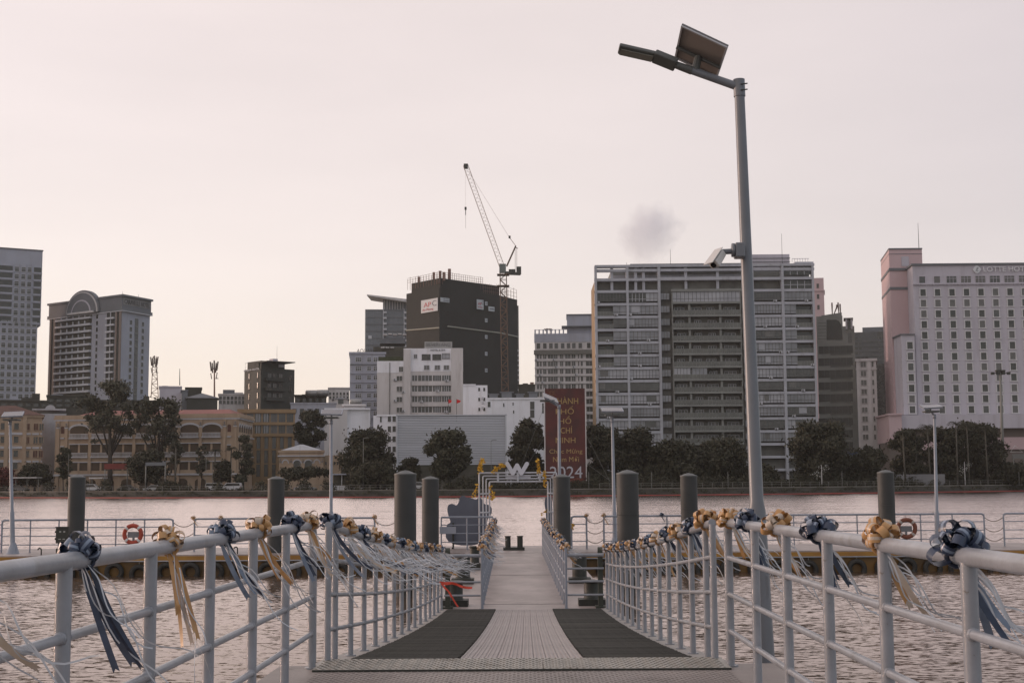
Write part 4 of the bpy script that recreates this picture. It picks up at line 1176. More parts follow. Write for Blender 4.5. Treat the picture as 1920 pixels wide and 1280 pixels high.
for a, c in ((96.5, 100), (219, 223.5)):
    u0, u1 = fl_.hit(a, 660)[0], fl_.hit(c, 660)[0]; b = MB(); fbox(b, fl_, u0, u1, GZ, zc0 - .3, -.1, .1); b.build('dark_strip', gl_dark, t2)
windows(t2, fr_, cols(fr_, (244.5, 267), 640), [fr_.hit(256, 606 + 12.7 * k)[1] for k in range(11)], 1.3, 1.5, .05, frame_w, [gl_dark], sill=False)
u0, u1 = fr_.hit(252, 640)[0], fr_.hit(258.5, 640)[0]
b = MB(); fbox(b, fr_, u0, u1, GZ, fr_.hit(255, 597)[1], -.1, .08); b.build('glazed_strip', gl_mid, t2)
for k in range(11):
    z = fr_.hit(255, 612 + 12.7 * k)[1]; b = MB(); fbox(b, fr_, u0, u1, z - .2, z + .2, .05, .2); b.build('strip_band', gl_curt, t2)
b = MB(); fpx(b, fr_, 229.5, 280, 562.5, 575, .2, .5); b.build('sign_board', mat('sign_stone', (.24, .24, .235), .7), t2)
text(t2, 'sign_lettering', 'CARAVELLE HOTEL', fr_, 231, 279, 564.5, 573.5, mat('sign_dark', (.10, .10, .10), .6), .55)
for px in (228, 258):
    p = fr_.P(fr_.hit(px, 560)[0], zc1); antenna(t2, p + Vector((0, 1, 0)), 1.2, .06)

# ---------------------------------------------------------------- colonial yard: left wing (B3) and long arcaded block (B4)
def arch_opening(th, f, u0, u1, z0, z1, rise, m, name, o=.03, deep=.0):
    arc = [(u0, z0), (u1, z0)] + [((u0 + u1) / 2 + (u1 - u0) / 2 * math.cos(a), z1 - rise + rise * math.sin(a)) for a in [math.pi * i / 10 for i in range(11)]]
    vs = [f.P(u, z, o) for u, z in arc] + [f.P(u, z, -.3) for u, z in arc]; k = len(arc)
    return MB().add(vs, [tuple(range(k)), tuple(reversed(range(k, 2 * k)))] + [(j, (j + 1) % k, k + (j + 1) % k, k + j) for j in range(k)]).build(name, m, th)
def arch_ring(th, f, u0, u1, z1, rise, wd, m, name='arch_trim', o=.1):
    b = MB(); c = (u0 + u1) / 2; h = (u1 - u0) / 2
    for i in range(10):
        a0, a1 = math.pi * i / 10, math.pi * (i + 1) / 10
        P = []
        for oo in (o, 0.0):
            for a, e_ in ((a0, 0), (a1, 0), (a1, wd), (a0, wd)):
                P.append(f.P(c + (h + e_) * math.cos(a), z1 - rise + (rise + e_) * math.sin(a), oo))
        b.hexa(P)
    return b.build(name, m, th)
f3 = facing(-40, 79, 312)
t3 = bldg('colonial_wing', 'peach colonial building with brown tiled roof at the far left', f3)
z3 = f3.hit(40, 778)[1]
body(f3, z3, 14, m=peach, parent=t3)
b = MB(); fbox(b, f3, -.4, f3.L + .4, z3 - .5, z3, -14.4, .4); b.build('cornice', peach, t3)
q0, q1, q2, q3 = f3.P(-.6, z3, .6), f3.P(f3.L + .6, z3, .6), f3.P(f3.L + .6, z3, -14.6), f3.P(-.6, z3, -14.6)
r0, r1 = f3.P(5, z3 + 2.6, -7), f3.P(f3.L - 6, z3 + 2.6, -7)
MB().add([q0, q1, q2, q3, r0, r1], [(0, 1, 5, 4), (1, 2, 5), (2, 3, 4, 5), (3, 0, 4)]).build('roof', roof_b, t3)
for py in (810.5, 836.5, 862):
    for a, c in ((-38, 9), (15.5, 42)):
        b = MB(); fpx(b, f3, a, c, py, py + 4.5, 0, .25); b.build('white_band', trim, t3)
    for a, c in ((49, 58), (60.5, 73), (76, 79)):
        b = MB(); fpx(b, f3, a, c, py + 1, py + 4.5, 0, .2); b.build('white_band', trim, t3)
for py in (799, 824, 850, 873):
    zc = f3.hit(30, py)[1]
    windows(t3, f3, cols(f3, (-10, 5, 30), 830), [zc], 1.0 if py > 799 else 1.0, 1.5, .1, peach, [gl_dark])
    windows(t3, f3, cols(f3, (51, 66.5, 77), 830), [zc - .1], .9, 1.5, .08, peach, [gl_dark, roof_b], 1)
for px in (11.5, 45.5):
    b = MB(); u = f3.hit(px, 830)[0]; fbox(b, f3, u - .45, u + .45, GZ, z3 - .5, 0, .3); b.build('pilaster', peach, t3)
# gable ornament behind
fg = facing(60, 124, 330)
tg = bldg('parapet_house', 'pale house with small rounded parapet gable behind the colonial wing', fg)
body(fg, fg.hit(92, 775)[1], 10, m=trim, parent=tg)
b = MB(); fpx(b, fg, 60, 124, 766, 769, -10, .3); b.build('cornice', trim, tg)
arch_opening(tg, fg, fg.hit(85, 766)[0], fg.hit(104, 766)[0], fg.hit(92, 767)[1], fg.hit(92, 759)[1], 1.0, trim, 'gable', .2)

cA, cB, cC = corners((104, 316), (447, 312), (474, 330))
f4, f4r = Face(cA, cB), Face(cB, cC)
t4 = bldg('colonial_block', 'long peach colonial block with white balustrades and arched arcades', f4)
z4 = f4.hit(280, 781)[1]
bk = cA + (cC - cB)
b = MB().prism([(q.x, q.y) for q in (cA, cB, cC, bk)], GZ, z4); b.build('wall', peach, t4)
for z0, z1, k, nm, m_ in ((z4, z4 + .55, 1.012, 'parapet', peach), (z4 - .45, z4 - .005, 1.02, 'cornice', peach), (z4 - .8, z4 - .46, 1.014, 'white_string', trim)):
    MB().prism([(q.x, q.y) for q in grow(k, (cA, cB, cC, bk))], z0, z1).build(nm, m_, t4)
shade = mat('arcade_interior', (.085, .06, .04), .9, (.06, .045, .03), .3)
Z = lambda py: f4.hit(280, py)[1]
bays = [(131 + 41.4 * k, 131 + 41.4 * k + 34.5) for k in range(7)]
for a, c in bays:
    u0, u1 = f4.hit(a, 830)[0], f4.hit(c, 830)[0]
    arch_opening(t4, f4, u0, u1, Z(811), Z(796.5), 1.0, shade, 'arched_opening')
    arch_ring(t4, f4, u0, u1, Z(796.5), 1.0, .45, trim)
    for py0, py1 in ((832, 847), (866, 881)):
        um = (u0 + u1) / 2
        for s0, s1 in ((u0, um - .25), (um + .25, u1)):
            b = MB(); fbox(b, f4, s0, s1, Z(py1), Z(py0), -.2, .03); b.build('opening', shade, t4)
        b = MB(); fbox(b, f4, u0 - .1, u1 + .1, Z(py0), Z(py0 - 1.8), 0, .25); b.build('lintel', trim, t4)
    for py0, py1 in ((812, 821.5), (847.5, 857)):
        b = MB(); fbox(b, f4, u0 - .1, u1 + .1, Z(py1), Z(py1 - 2.4), 0, .6); b.build('balcony_ledge', trim, t4)
        b = MB(); fbox(b, f4, u0, u1, Z(py0 + 1.2), Z(py0), .2, .5); b.build('handrail', trim, t4)
        b = MB()
        for k in range(13):
            u = u0 + (u1 - u0) * (k + .5) / 13; fbox(b, f4, u - .08, u + .08, Z(py1 - 2.4), Z(py0 + 1.2), .27, .43)
        b.build('balusters', trim, t4)
for px in [124.5] + [(bays[k][1] + bays[k + 1][0]) / 2 for k in range(6)] + [421, 441, 109]:
    u = f4.hit(px, 830)[0]
    b = MB(); fbox(b, f4, u - .38, u + .38, GZ, z4 - .8, 0, .28); b.build('pilaster', peach, t4)
    b = MB(); fbox(b, f4, u - .45, u + .45, Z(801.5), Z(799.5), 0, .38); b.build('capital', trim, t4)
    b = MB(); zc = Z(795)
    b.tube([f4.P(u, zc - .45, .33), f4.P(u, zc + .4, .33)], .07, 5); b.tube([f4.P(u - .28, zc + .2, .33), f4.P(u + .28, zc + .2, .33)], .06, 5)
    b.tube([f4.P(u - .38, zc - .15, .33), f4.P(u - .2, zc - .42, .33), f4.P(u, zc - .48, .33), f4.P(u + .2, zc - .42, .33), f4.P(u + .38, zc - .15, .33)], .07, 5)
    b.build('anchor_emblem', grey_c, t4)
for px in (117, 429.5):
    u = f4.hit(px, 830)[0]
    arch_opening(t4, f4, u - .42, u + .42, Z(811), Z(797), .4, roof_b, 'narrow_window')
    for py0, py1 in ((836, 846), (872, 881)):
        b = MB(); fbox(b, f4, u - .4, u + .4, Z(py1), Z(py0), -.1, .04); b.build('narrow_window', shade, t4)
        b = MB(); fbox(b, f4, u - .5, u + .5, Z(py0), Z(py0 - 2), 0, .2); b.build('lintel', trim, t4)
    b = MB(); fbox(b, f4, u - .5, u + .5, Z(821), Z(818.5), 0, .3); b.build('sill', trim, t4)
b = MB(); fbox(b, f4, 0, f4.L, Z(891), Z(887.5), 0, .5); b.build('base_ledge', trim, t4)
for k in range(9):
    u0, u1 = f4.L * (.07 + k * .1), f4.L * (.07 + k * .1 + .06)
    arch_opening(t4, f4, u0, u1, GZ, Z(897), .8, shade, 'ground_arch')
for k in range(6):
    u0 = f4r.L * (.05 + k * .155); u1 = u0 + f4r.L * .10
    for py0, py1 in ((797, 811), (832, 846), (866, 880)):
        arch_opening(t4, f4r, u0, u1, Z(py1), Z(py0), .6, shade, 'side_window')
    arch_ring(t4, f4r, u0, u1, Z(797), .6, .35, trim)
b = MB(); fbox(b, f4r, 0, f4r.L, Z(821), Z(818.5), 0, .4); b.build('balcony_ledge', trim, t4)
b = MB(); fbox(b, f4r, 0, f4r.L, Z(857), Z(854.5), 0, .4); b.build('balcony_ledge', trim, t4)
# low hipped red roof behind the parapet
u0, u1 = 4, f4.L - 2
zr = f4.hit(280, 765)[1]
MB().add([f4.P(u0, z4 + .5, -2), f4.P(u1, z4 + .5, -2), f4.P(u1, z4 + .5, -18), f4.P(u0, z4 + .5, -18), f4.P(u0 + 3, zr, -9), f4.P(u1 - 3, zr, -9)],
         [(0, 1, 5, 4), (1, 2, 5), (2, 3, 4, 5), (3, 0, 4)]).build('roof', roof_r, t4)

# ---------------------------------------------------------------- B6 ochre modern building
f6 = facing(446, 553, 336)
t6 = bldg('ochre_office', 'ochre office building with two glazed upper floors and slit windows', f6)
body(f6, f6.hit(500, 768)[1], 14, m=peach2, parent=t6)
U = lambda px: f6.hit(px, 830)[0]; Z = lambda py: f6.hit(500, py)[1]
b = MB(); fbox(b, f6, -.2, f6.L + .2, Z(774), Z(767), -14.2, .5); b.build('roof_band', peach2, t6)
for py0, py1 in ((775, 791), (797, 812)):
    for k in range(7):
        px = 447 + k * 15.0; b = MB(); fbox(b, f6, U(px), U(px + 12.6), Z(py1), Z(py0), -.1, .03); b.build('window', wrnd.choice([gl_mid, gl_dark, gl_mid, gl_curt]), t6)
        for q in (.33, .66):
            b = MB(); u = U(px + 12.6 * q); fbox(b, f6, u - .06, u + .06, Z(py1), Z(py0), .03, .1); b.build('mullion', frame_w if k in (2, 3) else frame_d, t6)
b = MB(); fbox(b, f6, 0, f6.L, Z(796.5), Z(791.5), .0, .4); b.build('floor_band', peach2, t6)
b = MB(); fbox(b, f6, 0, f6.L, Z(818), Z(812.5), .0, .5); b.build('floor_band', peach2, t6)
b = MB(); fbox(b, f6, 0, f6.L, Z(843.5), Z(841.5), .0, .3); b.build('floor_band', peach2, t6)
for py0, py1 in ((819, 841), (844, 868), (870, 893)):
    for k in range(7):
        px = 449 + k * 14.6; b = MB(); fbox(b, f6, U(px + 3), U(px + 10), Z(py1), Z(py0), -.1, .03); b.build('slit_window', gl_mid if py0 < 830 else gl_dark, t6)
for k in range(8):
    px = 447.5 + k * 14.6; b = MB(); fbox(b, f6, U(px - 1.6), U(px + 1.6), GZ, Z(818), 0, .35); b.build('pilaster', peach2, t6)
# ---------------------------------------------------------------- B5 charcoal hotel
cA, cB, cC = corners((458, 392), (489, 384), (552, 392), py=720)
fa, fb_ = Face(cA, cB), Face(cB, cC)
t5 = bldg('charcoal_hotel', 'charcoal hotel block with rooftop canopy left of the white buildings', fa)
char = mat('charcoal_render', (.050, .055, .048), .75, (.040, .043, .036), .2)
z5 = fa.hit(470, 692)[1]; bk = cA + (cC - cB)
MB().prism([(q.x, q.y) for q in (cA, cB, cC, bk)], GZ, z5).build('wall', char, t5)
text(t5, 'sign_lettering', 'KI QUA HOTEL', fa, 459, 488, 691.5, 695.5, frame_w, .2)
windows(t5, fa, cols(fa, (467, 483), 720), [fa.hit(470, 705 + 19 * k)[1] for k in range(4)], .8, 1.6, .08, frame_d, [gl_dark, gl_curt, gl_mid])
windows(t5, fb_, cols(fb_, (505, 515, 526), 720), [fb_.hit(515, 705.5 + 18.5 * k)[1] for k in range(3)], 1.3, 1.5, .08, frame_d, [gl_mid, gl_refl, gl_curt, gl_dark], 1)
windows(t5, fb_, cols(fb_, (544,), 720), [fb_.hit(544, 709 + 20 * k)[1] for k in range(3)], .7, 1.5, .08, frame_d, [gl_mid, gl_dark])
for k in range(3):
    b = MB(); z = fb_.hit(515, 711.5 + 18.5 * k)[1]; fbox(b, fb_, fb_.hit(496, 720)[0], fb_.hit(532, 720)[0], z - .5, z + .5, 0, 1.3); b.build('balcony', char, t5)
b = MB(); zz = fb_.hit(515, 677)[1]
fbox(b, fb_, fb_.hit(492, 690)[0], fb_.hit(536, 690)[0], z5, zz, -8, -.6); b.build('penthouse', char, t5)
b = MB(); fpx(b, fb_, 524, 535, 682.5, 688, -.6, -.5); b.build('penthouse_window', gl_bright, t5)
b = MB(); fbox(b, fa, fa.hit(476, 690)[0], fa.L + 4, fa.hit(480, 680.5)[1], fa.hit(480, 679)[1], -9, 0); b.build('canopy', char, t5)
for px in (477, 484):
    b = MB(); u = fa.hit(px, 690)[0]; fbox(b, fa, u - .1, u + .1, z5, fa.hit(480, 680)[1], -.3, -.1); b.build('canopy_post', char, t5)
b = MB(); fpx(b, fb_, 519, 528, 671.5, 677, -4, -2); b.build('roof_tank', lil, t5)
for px in (459, 463, 467, 471, 475):
    antenna(t5, fa.P(fa.hit(px, 690)[0], z5, -.2), 2.0, .04, 'roof_rail_post')
MB().tube([fa.P(0, z5 + 2, -.2), fa.P(fa.L * .55, z5 + 2, -.2)], .04, 4).build('roof_rail', dark_steel, t5)
antenna(t5, fb_.P(8, zz, -4), 5, .05)

# ---------------------------------------------------------------- B7 small colonial house
f7 = facing(524, 607, 290)
t7 = bldg('colonial_house', 'small peach colonial house with grey hipped roof and arched windows', f7)
z7 = f7.hit(565, 848)[1]
body(f7, z7, 12, m=peach, parent=t7)
Z = lambda py: f7.hit(565, py)[1]; U = lambda px: f7.hit(px, 870)[0]
b = MB(); fbox(b, f7, -.25, f7.L + .25, z7, z7 + .5, -12.2, .25); b.build('parapet', peach, t7)
b = MB(); fbox(b, f7, -.35, f7.L + .35, Z(855.5), Z(853), -12, .4); b.build('white_cornice', trim, t7)
MB().add([f7.P(.3, z7 + .5, -.3), f7.P(f7.L - .3, z7 + .5, -.3), f7.P(f7.L - .3, z7 + .5, -11.5), f7.P(.3, z7 + .5, -11.5), f7.P(4.6, Z(831.5), -5.5), f7.P(5.2, Z(831.5), -6.5)],
         [(0, 1, 5, 4), (1, 2, 5), (2, 3, 4, 5), (3, 0, 4)]).build('roof', tin, t7)
for px in (535, 557, 578, 594):
    w_ = 1.55 if px in (557, 578) else 1.1
    u = U(px); 
    if px in (557, 578):
        arch_opening(t7, f7, u - w_ / 2, u + w_ / 2, Z(878), Z(862.5), .7, gl_dark, 'arched_window')
    arch_ring(t7, f7, u - w_ / 2, u + w_ / 2, Z(862.5), .7, .25, trim)
for px in (526, 545.5, 568, 585, 604):
    u = U(px); zc = Z(863)
    b = MB(); b.tube([f7.P(u, zc - .4, .15), f7.P(u, zc + .35, .15)], .06, 5); b.tube([f7.P(u - .3, zc - .15, .15), f7.P(u, zc - .42, .15), f7.P(u + .3, zc - .15, .15)], .06, 5); b.build('anchor_emblem', grey_c, t7)
b = MB(); fbox(b, f7, U(526), U(605), Z(880), Z(878.5), 0, .3); b.build('sill_band', trim, t7)
f7b = facing(607, 643, 293)
b = body(f7b, f7b.hit(625, 853)[1], 9, name='annex_wall', m=peach, parent=t7)
windows(t7, f7b, cols(f7b, (611, 627, 633, 640), 870), [f7b.hit(625, 868)[1]], .35, .7, .05, peach, [gl_dark], name='annex_window')

# ---------------------------------------------------------------- white blocks in the centre
f8 = facing(608, 694, 342)
t8 = bldg('blank_white_block', 'plain windowless white building behind the small solar lamp', f8)
body(f8, f8.hit(650, 767)[1], 16, m=lw, parent=t8)
b = MB(); fpx(b, f8, 608, 651, 767, 895, 0, .8); b.build('projecting_bay', lw2, t8)
b = MB(); fpx(b, f8, 608, 694, 765, 768, -16, .9); b.build('parapet_cap', lw, t8)
fs = facing(644, 684, 352)
ts = bldg('small_shrine_house', 'small cream house with domed roof vents above the white block', fs)
body(fs, fs.hit(664, 762)[1], 8, m=lw2, parent=ts)
b = MB(); fpx(b, fs, 641, 686, 757.5, 761, -8, .8); b.build('eaves', lw2, ts)
tank(fs.P(3.2, fs.hit(664, 757)[1], -2), .7, 3.0, 'twin steel water tank above the blank white building')

f9 = facing(656, 722, 405, py=700)
t9 = bldg('blue_grey_hotel', 'pale blue grey hotel with black rooftop lettering', f9)
z9 = f9.hit(690, 663)[1]
body(f9, z9, 16, m=gw2, parent=t9)
b = MB(); fbox(b, f9, -.3, f9.L + .3, z9 - .1, z9 + .5, -16.2, .4); b.build('cornice', gw2, t9)
for k in range(9):
    z = f9.hit(690, 683 + 16.6 * k)[1]; b = MB(); fbox(b, f9, 0, f9.L, z - .2, z + .12, 0, .35); b.build('floor_band', grey_c if k == 0 else gw2, t9)
    zw = f9.hit(690, 674 + 16.8 * k)[1]
    windows(t9, f9, [f9.hit(672, 700)[0]], [zw], 1.7, 1.25, .1, frame_w, [gl_dark, gl_mid], 2, True, False)
    windows(t9, f9, cols(f9, (692, 704), 700), [zw], 1.1, 1.25, .1, frame_w, [gl_dark, gl_mid], 1, True, False)
text(t9, 'roof_lettering', 'AQUARI HOTEL', f9, 669, 731, 654, 662.5, mat('black_letters', (.035, .03, .03), .6), -.3, .15)
b = MB(); fpx(b, f9, 668, 731, 661.5, 662.7, -.4, -.2); b.build('lettering_rail', dark_steel, t9)

f10 = facing(757, 868, 372, py=700)
t10 = bldg('stepped_white_hotel', 'stained stepped white hotel with ribbon windows and rooftop sign frame', f10)
Z = lambda py: f10.hit(812, py)[1]; U = lambda px: f10.hit(px, 720)[0]
body(f10, Z(696), 18, m=lw2, parent=t10)
b = MB(); fbox(b, f10, -.05, f10.L + .05, Z(696), Z(653), -18, .05); b.build('upper_storeys', lw, t10)
b = MB(); fbox(b, f10, U(707), 0, GZ, Z(699), -14, .8); b.build('side_block', lw2, t10)
b = MB(); fbox(b, f10, U(707), 0, Z(699), Z(677), -14, .85); b.build('side_block_top', lw, t10)
b = MB(); fbox(b, f10, 0, U(770), GZ, Z(655), -1, 1.2); b.build('stair_pier', lw2, t10)
b = MB(); fbox(b, f10, U(846), U(868), GZ, Z(653), -1, 1.0); b.build('corner_pier', lw2, t10)
for k in range(5):
    py = 703.5 + 19.6 * k
    for a, c in ((773, 782), (784, 810), (812, 827), (829, 845)):
        b = MB(); fbox(b, f10, U(a), U(c), Z(py + 10.5), Z(py), -.2, .06); b.build('ribbon_window', wrnd.choice([gl_mid, gl_dark, gl_mid]), t10)
        nm = 2 if c - a < 12 else 4
        for q in range(1, nm):
            u = U(a + (c - a) * q / nm); b = MB(); fbox(b, f10, u - .06, u + .06, Z(py + 10.5), Z(py), .06, .12); b.build('mullion', frame_w, t10)
    b = MB(); fbox(b, f10, U(771), U(846), Z(py + 19), Z(py + 11), -.1, .55); b.build('spandrel', lw2, t10)
    windows(t10, f10, [U(749)], [Z(py + 6)], 1.5, 1.35, .08, lw2, [gl_dark], 1, o=.8)
windows(t10, f10, [U(752)], [Z(692.5)], 1.1, 1.4, .08, lw2, [gl_dark], 1, o=.82)
windows(t10, f10, cols(f10, (800, 820, 837), 690), [Z(689)], 1.4, 1.2, .1, frame_w, [gl_curt], 1, o=.05)
windows(t10, f10, cols(f10, (799, 819), 670), [Z(669.5)], 2.3, 1.5, .08, frame_d, [gl_dark], 1, o=.05)
windows(t10, f10, [U(836)], [Z(667.5)], 1.9, 1.35, .12, frame_d, [gl_bright], 1, True, o=.05)
windows(t10, f10, [U(779)], [Z(668)], .8, 1.1, .08, frame_w, [gl_mid], 1, o=.05)
for px, py in ((741, 712), (757, 735), (741, 751), (757, 770), (838, 714), (820, 733), (790, 753), (836, 772)): air_con(t10, f10, U(px), Z(py), .9)
MB().tube([f10.P(U(731), Z(680), .95), f10.P(U(731), GZ, .95)], .1, 5).build('drain_pipe', frame_d, t10)
sgnm = mat('sign_frame_grey', (.33, .33, .32), .7)
b = MB(); fpx(b, f10, 796, 848, 639.5, 652, -3, -1.2); b.build('sign_frame', mat('sign_back_pale', (.38, .38, .37), .7, (.28, .28, .27), 1), t10)
text(t10, 'roof_lettering', 'SILVERLAND', f10, 798, 845, 642, 648.5, mat('letters_grey', (.20, .2, .2), .6), -1.1)
text(t10, 'wall_lettering', 'HOTEL & SPA', f10, 807, 835, 654.5, 658, mat('letters_grey', (.2, .2, .2)), .1)
fgm = mat('roof_garden_hedge', (.055, .06, .035), .9, (.035, .045, .02), 1.2, bump=.6, bscale=4)
b = MB(); fbox(b, f10, U(709), U(755), Z(677), Z(668), -9, -1); b.build('roof_garden', fgm, t10)

# flags
for px, py, q in ((840.5, 758, 0), (856, 756, 1)):
    Y = 300
    p0, p1 = at(px, 790, Y), at(px, 748, Y)
    th = thing('red_flag', ('small red flag on the left flagpole above the slatted building' if q == 0 else 'small red flag on the right flagpole above the slatted building'), 'flag', p0, 'red flags')
    MB().tube([p0, p1], .05, 5).build('flagpole', dark_steel, th)
    fw = [at(px + .4 + k * 1.5, 748 + k * .5 + (.6 if k % 2 else 0), Y) for k in range(5 if q == 0 else 6)]
    fh = [at(px + .4 + k * 1.3, 756 - k * .5 + (.5 if k % 2 else 0), Y) for k in range(5 if q == 0 else 6)]
    b = MB(); m_ = len(fw)
    b.add(fw + fh, [(i, i + 1, m_ + i + 1, m_ + i) for i in range(m_ - 1)]); b.build('cloth', mat('flag_red', (.62, .02, .02), .6), th)

# ---------------------------------------------------------------- slatted metal building
f15 = facing(745, 948, 300)
t15 = bldg('slatted_hall', 'wide grey hall clad in horizontal metal slats behind a leafy tree', f15)
Z = lambda py: f15.hit(846, py)[1]; U = lambda px: f15.hit(px, 830)[0]
body(f15, Z(779), 18, z0=Z(871), m=mat('slat_backing', (.26, .27, .29), .7), parent=t15)
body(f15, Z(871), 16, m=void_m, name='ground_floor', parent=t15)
slm = mat('metal_slat', (.54, .56, .60), .45, (.44, .455, .485), .15, stretch=(.3, .3, 3))
ns = 29
for k in range(ns):
    z0 = Z(871) + (Z(779.5) - Z(871)) * k / ns; hgt = (Z(779.5) - Z(871)) / ns
    b = MB()
    b.add([f15.P(0, z0 + .02, .22), f15.P(f15.L, z0 + .02, .22), f15.P(f15.L, z0 + hgt * .55, .16), f15.P(0, z0 + hgt * .55, .16), f15.P(f15.L, z0 + hgt * .82, .02), f15.P(0, z0 + hgt * .82, .02), f15.P(0, z0 + .02, .02), f15.P(f15.L, z0 + .02, .02)],
          [(0, 1, 2, 3), (3, 2, 4, 5), (6, 7, 1, 0)])
    b.build('slat', slm, t15)
b = MB(); fbox(b, f15, -.3, f15.L + .3, Z(779), Z(777), -18, .4); b.build('roof_edge', slm, t15)
for px in (744.5, 948.5): 
    b = MB(); u = U(px); fbox(b, f15, u - .15, u + .15, GZ, Z(777), 0, .4); b.build('edge_post', slm, t15)
f16b = facing(700, 746, 312)
t16b = bldg('white_annex', 'narrow white annex with small dark windows left of the slatted hall', f16b)
body(f16b, f16b.hit(722, 779)[1], 12, m=lw, parent=t16b)
b = MB(); fpx(b, f16b, 706, 748, 777, 780, -12, .4); b.build('roof_edge', lw, t16b)
windows(t16b, f16b, [f16b.hit(714, 820)[0]], [f16b.hit(714, 786 + 18 * k)[1] for k in range(2)], .4, 1.3, .05, lw, [gl_dark], sill=False)
windows(t16b, f16b, cols(f16b, (730, 739), 820), [f16b.hit(730, 785 + 19 * k)[1] for k in range(5)], .75, 1.3, .05, lw, [gl_dark], sill=False)

f13 = facing(868, 914, 350, py=740)
t13 = bldg('small_white_block', 'small white block with air conditioners right of the stepped hotel', f13)
body(f13, f13.hit(890, 722)[1], 12, m=lw, parent=t13)
b = MB(); fpx(b, f13, 868, 892, 720, 722.5, -12, .3); b.build('parapet', lw, t13)
windows(t13, f13, cols(f13, (898.5, 908), 750), [f13.hit(900, 730 + 18.6 * k)[1] for k in range(3)], .5, .9, .05, lw, [gl_dark], sill=False)
for k in range(3):
    b = MB(); fpx(b, f13, 903, 907, 744 + k * 9, 748 + k * 9, 0, .5); b.build('air_conditioner', frame_w, t13)
f14 = facing(914, 1024, 338, py=760)
t14 = bldg('long_white_house', 'long low white house with a few dark windows left of the red banner', f14)
body(f14, f14.hit(970, 748)[1], 12, m=lw, parent=t14)
b = MB(); fpx(b, f14, 914, 1024, 745.5, 748.5, -12, .3); b.build('parapet', lw, t14)
for px, py, w_, h_ in ((917, 758, .7, 1.4), (944.5, 759, .3, .9), (962, 757, .3, .7), (963, 772, .3, .8), (998, 760, 1.1, 2.0), (998, 775.5, 1.1, 2.0), (1018, 765, .4, 2.6)):
    windows(t14, f14, [f14.hit(px, py)[0]], [f14.hit(px, py)[1]], w_, h_, .05, lw, [gl_dark], sill=False)
for k, (px, w_) in enumerate(((925, 18), (950, 22), (975, 16), (1000, 18))):
    p = f14.P(f14.hit(px, 745)[0], f14.hit(px, 745.5)[1], -4)
    b = MB(); hh = 1.1 + .5 * (k % 2); b.box((p.x - w_ * .06, p.y - 1, p.z), (p.x + w_ * .06, p.y + 1, p.z + hh)); b.box((p.x - w_ * .08, p.y - 1.3, p.z + hh), (p.x + w_ * .08, p.y + 1.3, p.z + hh + .15)); b.build('roof_shed', grey_c, t14)
# ---------------------------------------------------------------- glass tower with slanted canopy
f12 = facing(685, 775, 640, py=600)
t12 = bldg('glass_tower', 'blue grey glass tower with a slanting roof canopy behind the construction site', f12)
gt = mat('tower_glass', (.16, .18, .20), .25, (.125, .142, .16), .06, spec=.6)
body(f12, f12.hit(722, 580)[1], 20, m=gt, parent=t12)
Z = lambda py: f12.hit(722, py)[1]; U = lambda px: f12.hit(px, 620)[0]
for k in range(8):
    z = Z(581 + 13 * k); b = MB(); fbox(b, f12, 0, f12.L, z - .4, z + .1, 0, .25); b.build('floor_band', grey_c, t12)
for k in range(12):
    u = f12.L * k / 12; b = MB(); fbox(b, f12, u - .08, u + .08, GZ, Z(580), 0, .2); b.build('mullion', grey_c, t12)
for px in (718, 757):
    b = MB(); fbox(b, f12, U(px), U(px + 1.2), GZ, Z(579), 0, 1.0); b.build('white_fin', frame_w, t12)
    for k in range(7):
        z = Z(583 + 10.5 * k); b = MB(); fbox(b, f12, U(px + 1), U(px + 7), z - 1.2, z - .3, 0, 1.2); b.build('balcony', frame_w, t12)
b = MB(); fbox(b, f12, U(718), U(775), Z(580), Z(560), -16, -1); b.build('crown', grey_c, t12)
for k in range(8):
    u = U(720 + k * 5); b = MB(); fbox(b, f12, u, u + .3, Z(580), Z(562), -1, -.6); b.build('crown_fin', lw2, t12)
a, c = at(688, 553, 636), at(772, 564, 636)
MB().hexa([a + Vector((0, 0, -.3)), c + Vector((0, 0, -.9)), c + Vector((0, 18, -.9)), a + Vector((0, 18, -.3)), a + Vector((0, 0, .3)), c + Vector((0, 0, .6)), c + Vector((0, 18, .6)), a + Vector((0, 18, .3))]).build('canopy', lw2, t12)
b = MB(); fpx(b, f12, 690.5, 697, 629, 635, .0, .3); b.build('pale_window', frame_w, t12)  # one pale pane in the frame colour
# lower terrace building in front of it
f12b = facing(700, 762, 470, py=640)
t12b = bldg('terraced_roof_house', 'dark terraced roof structure with pale awning panels left of the black tower', f12b)
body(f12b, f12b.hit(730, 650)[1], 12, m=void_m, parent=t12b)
b = MB(); fpx(b, f12b, 712, 760, 635, 644, -10, .5); b.build('terrace_parapet', grey_c, t12b)
for k in range(5):
    b = MB(); fpx(b, f12b, 719 + k * 9, 726 + k * 9, 627 - k % 2, 629 - k % 2, -2, 2); b.build('awning_panel', lw2, t12b)
for k in range(3):
    b = MB(); fpx(b, f12b, 714 + k * 9, 721 + k * 9, 651, 653, -1, 1.5); b.build('awning_panel', lw2, t12b)

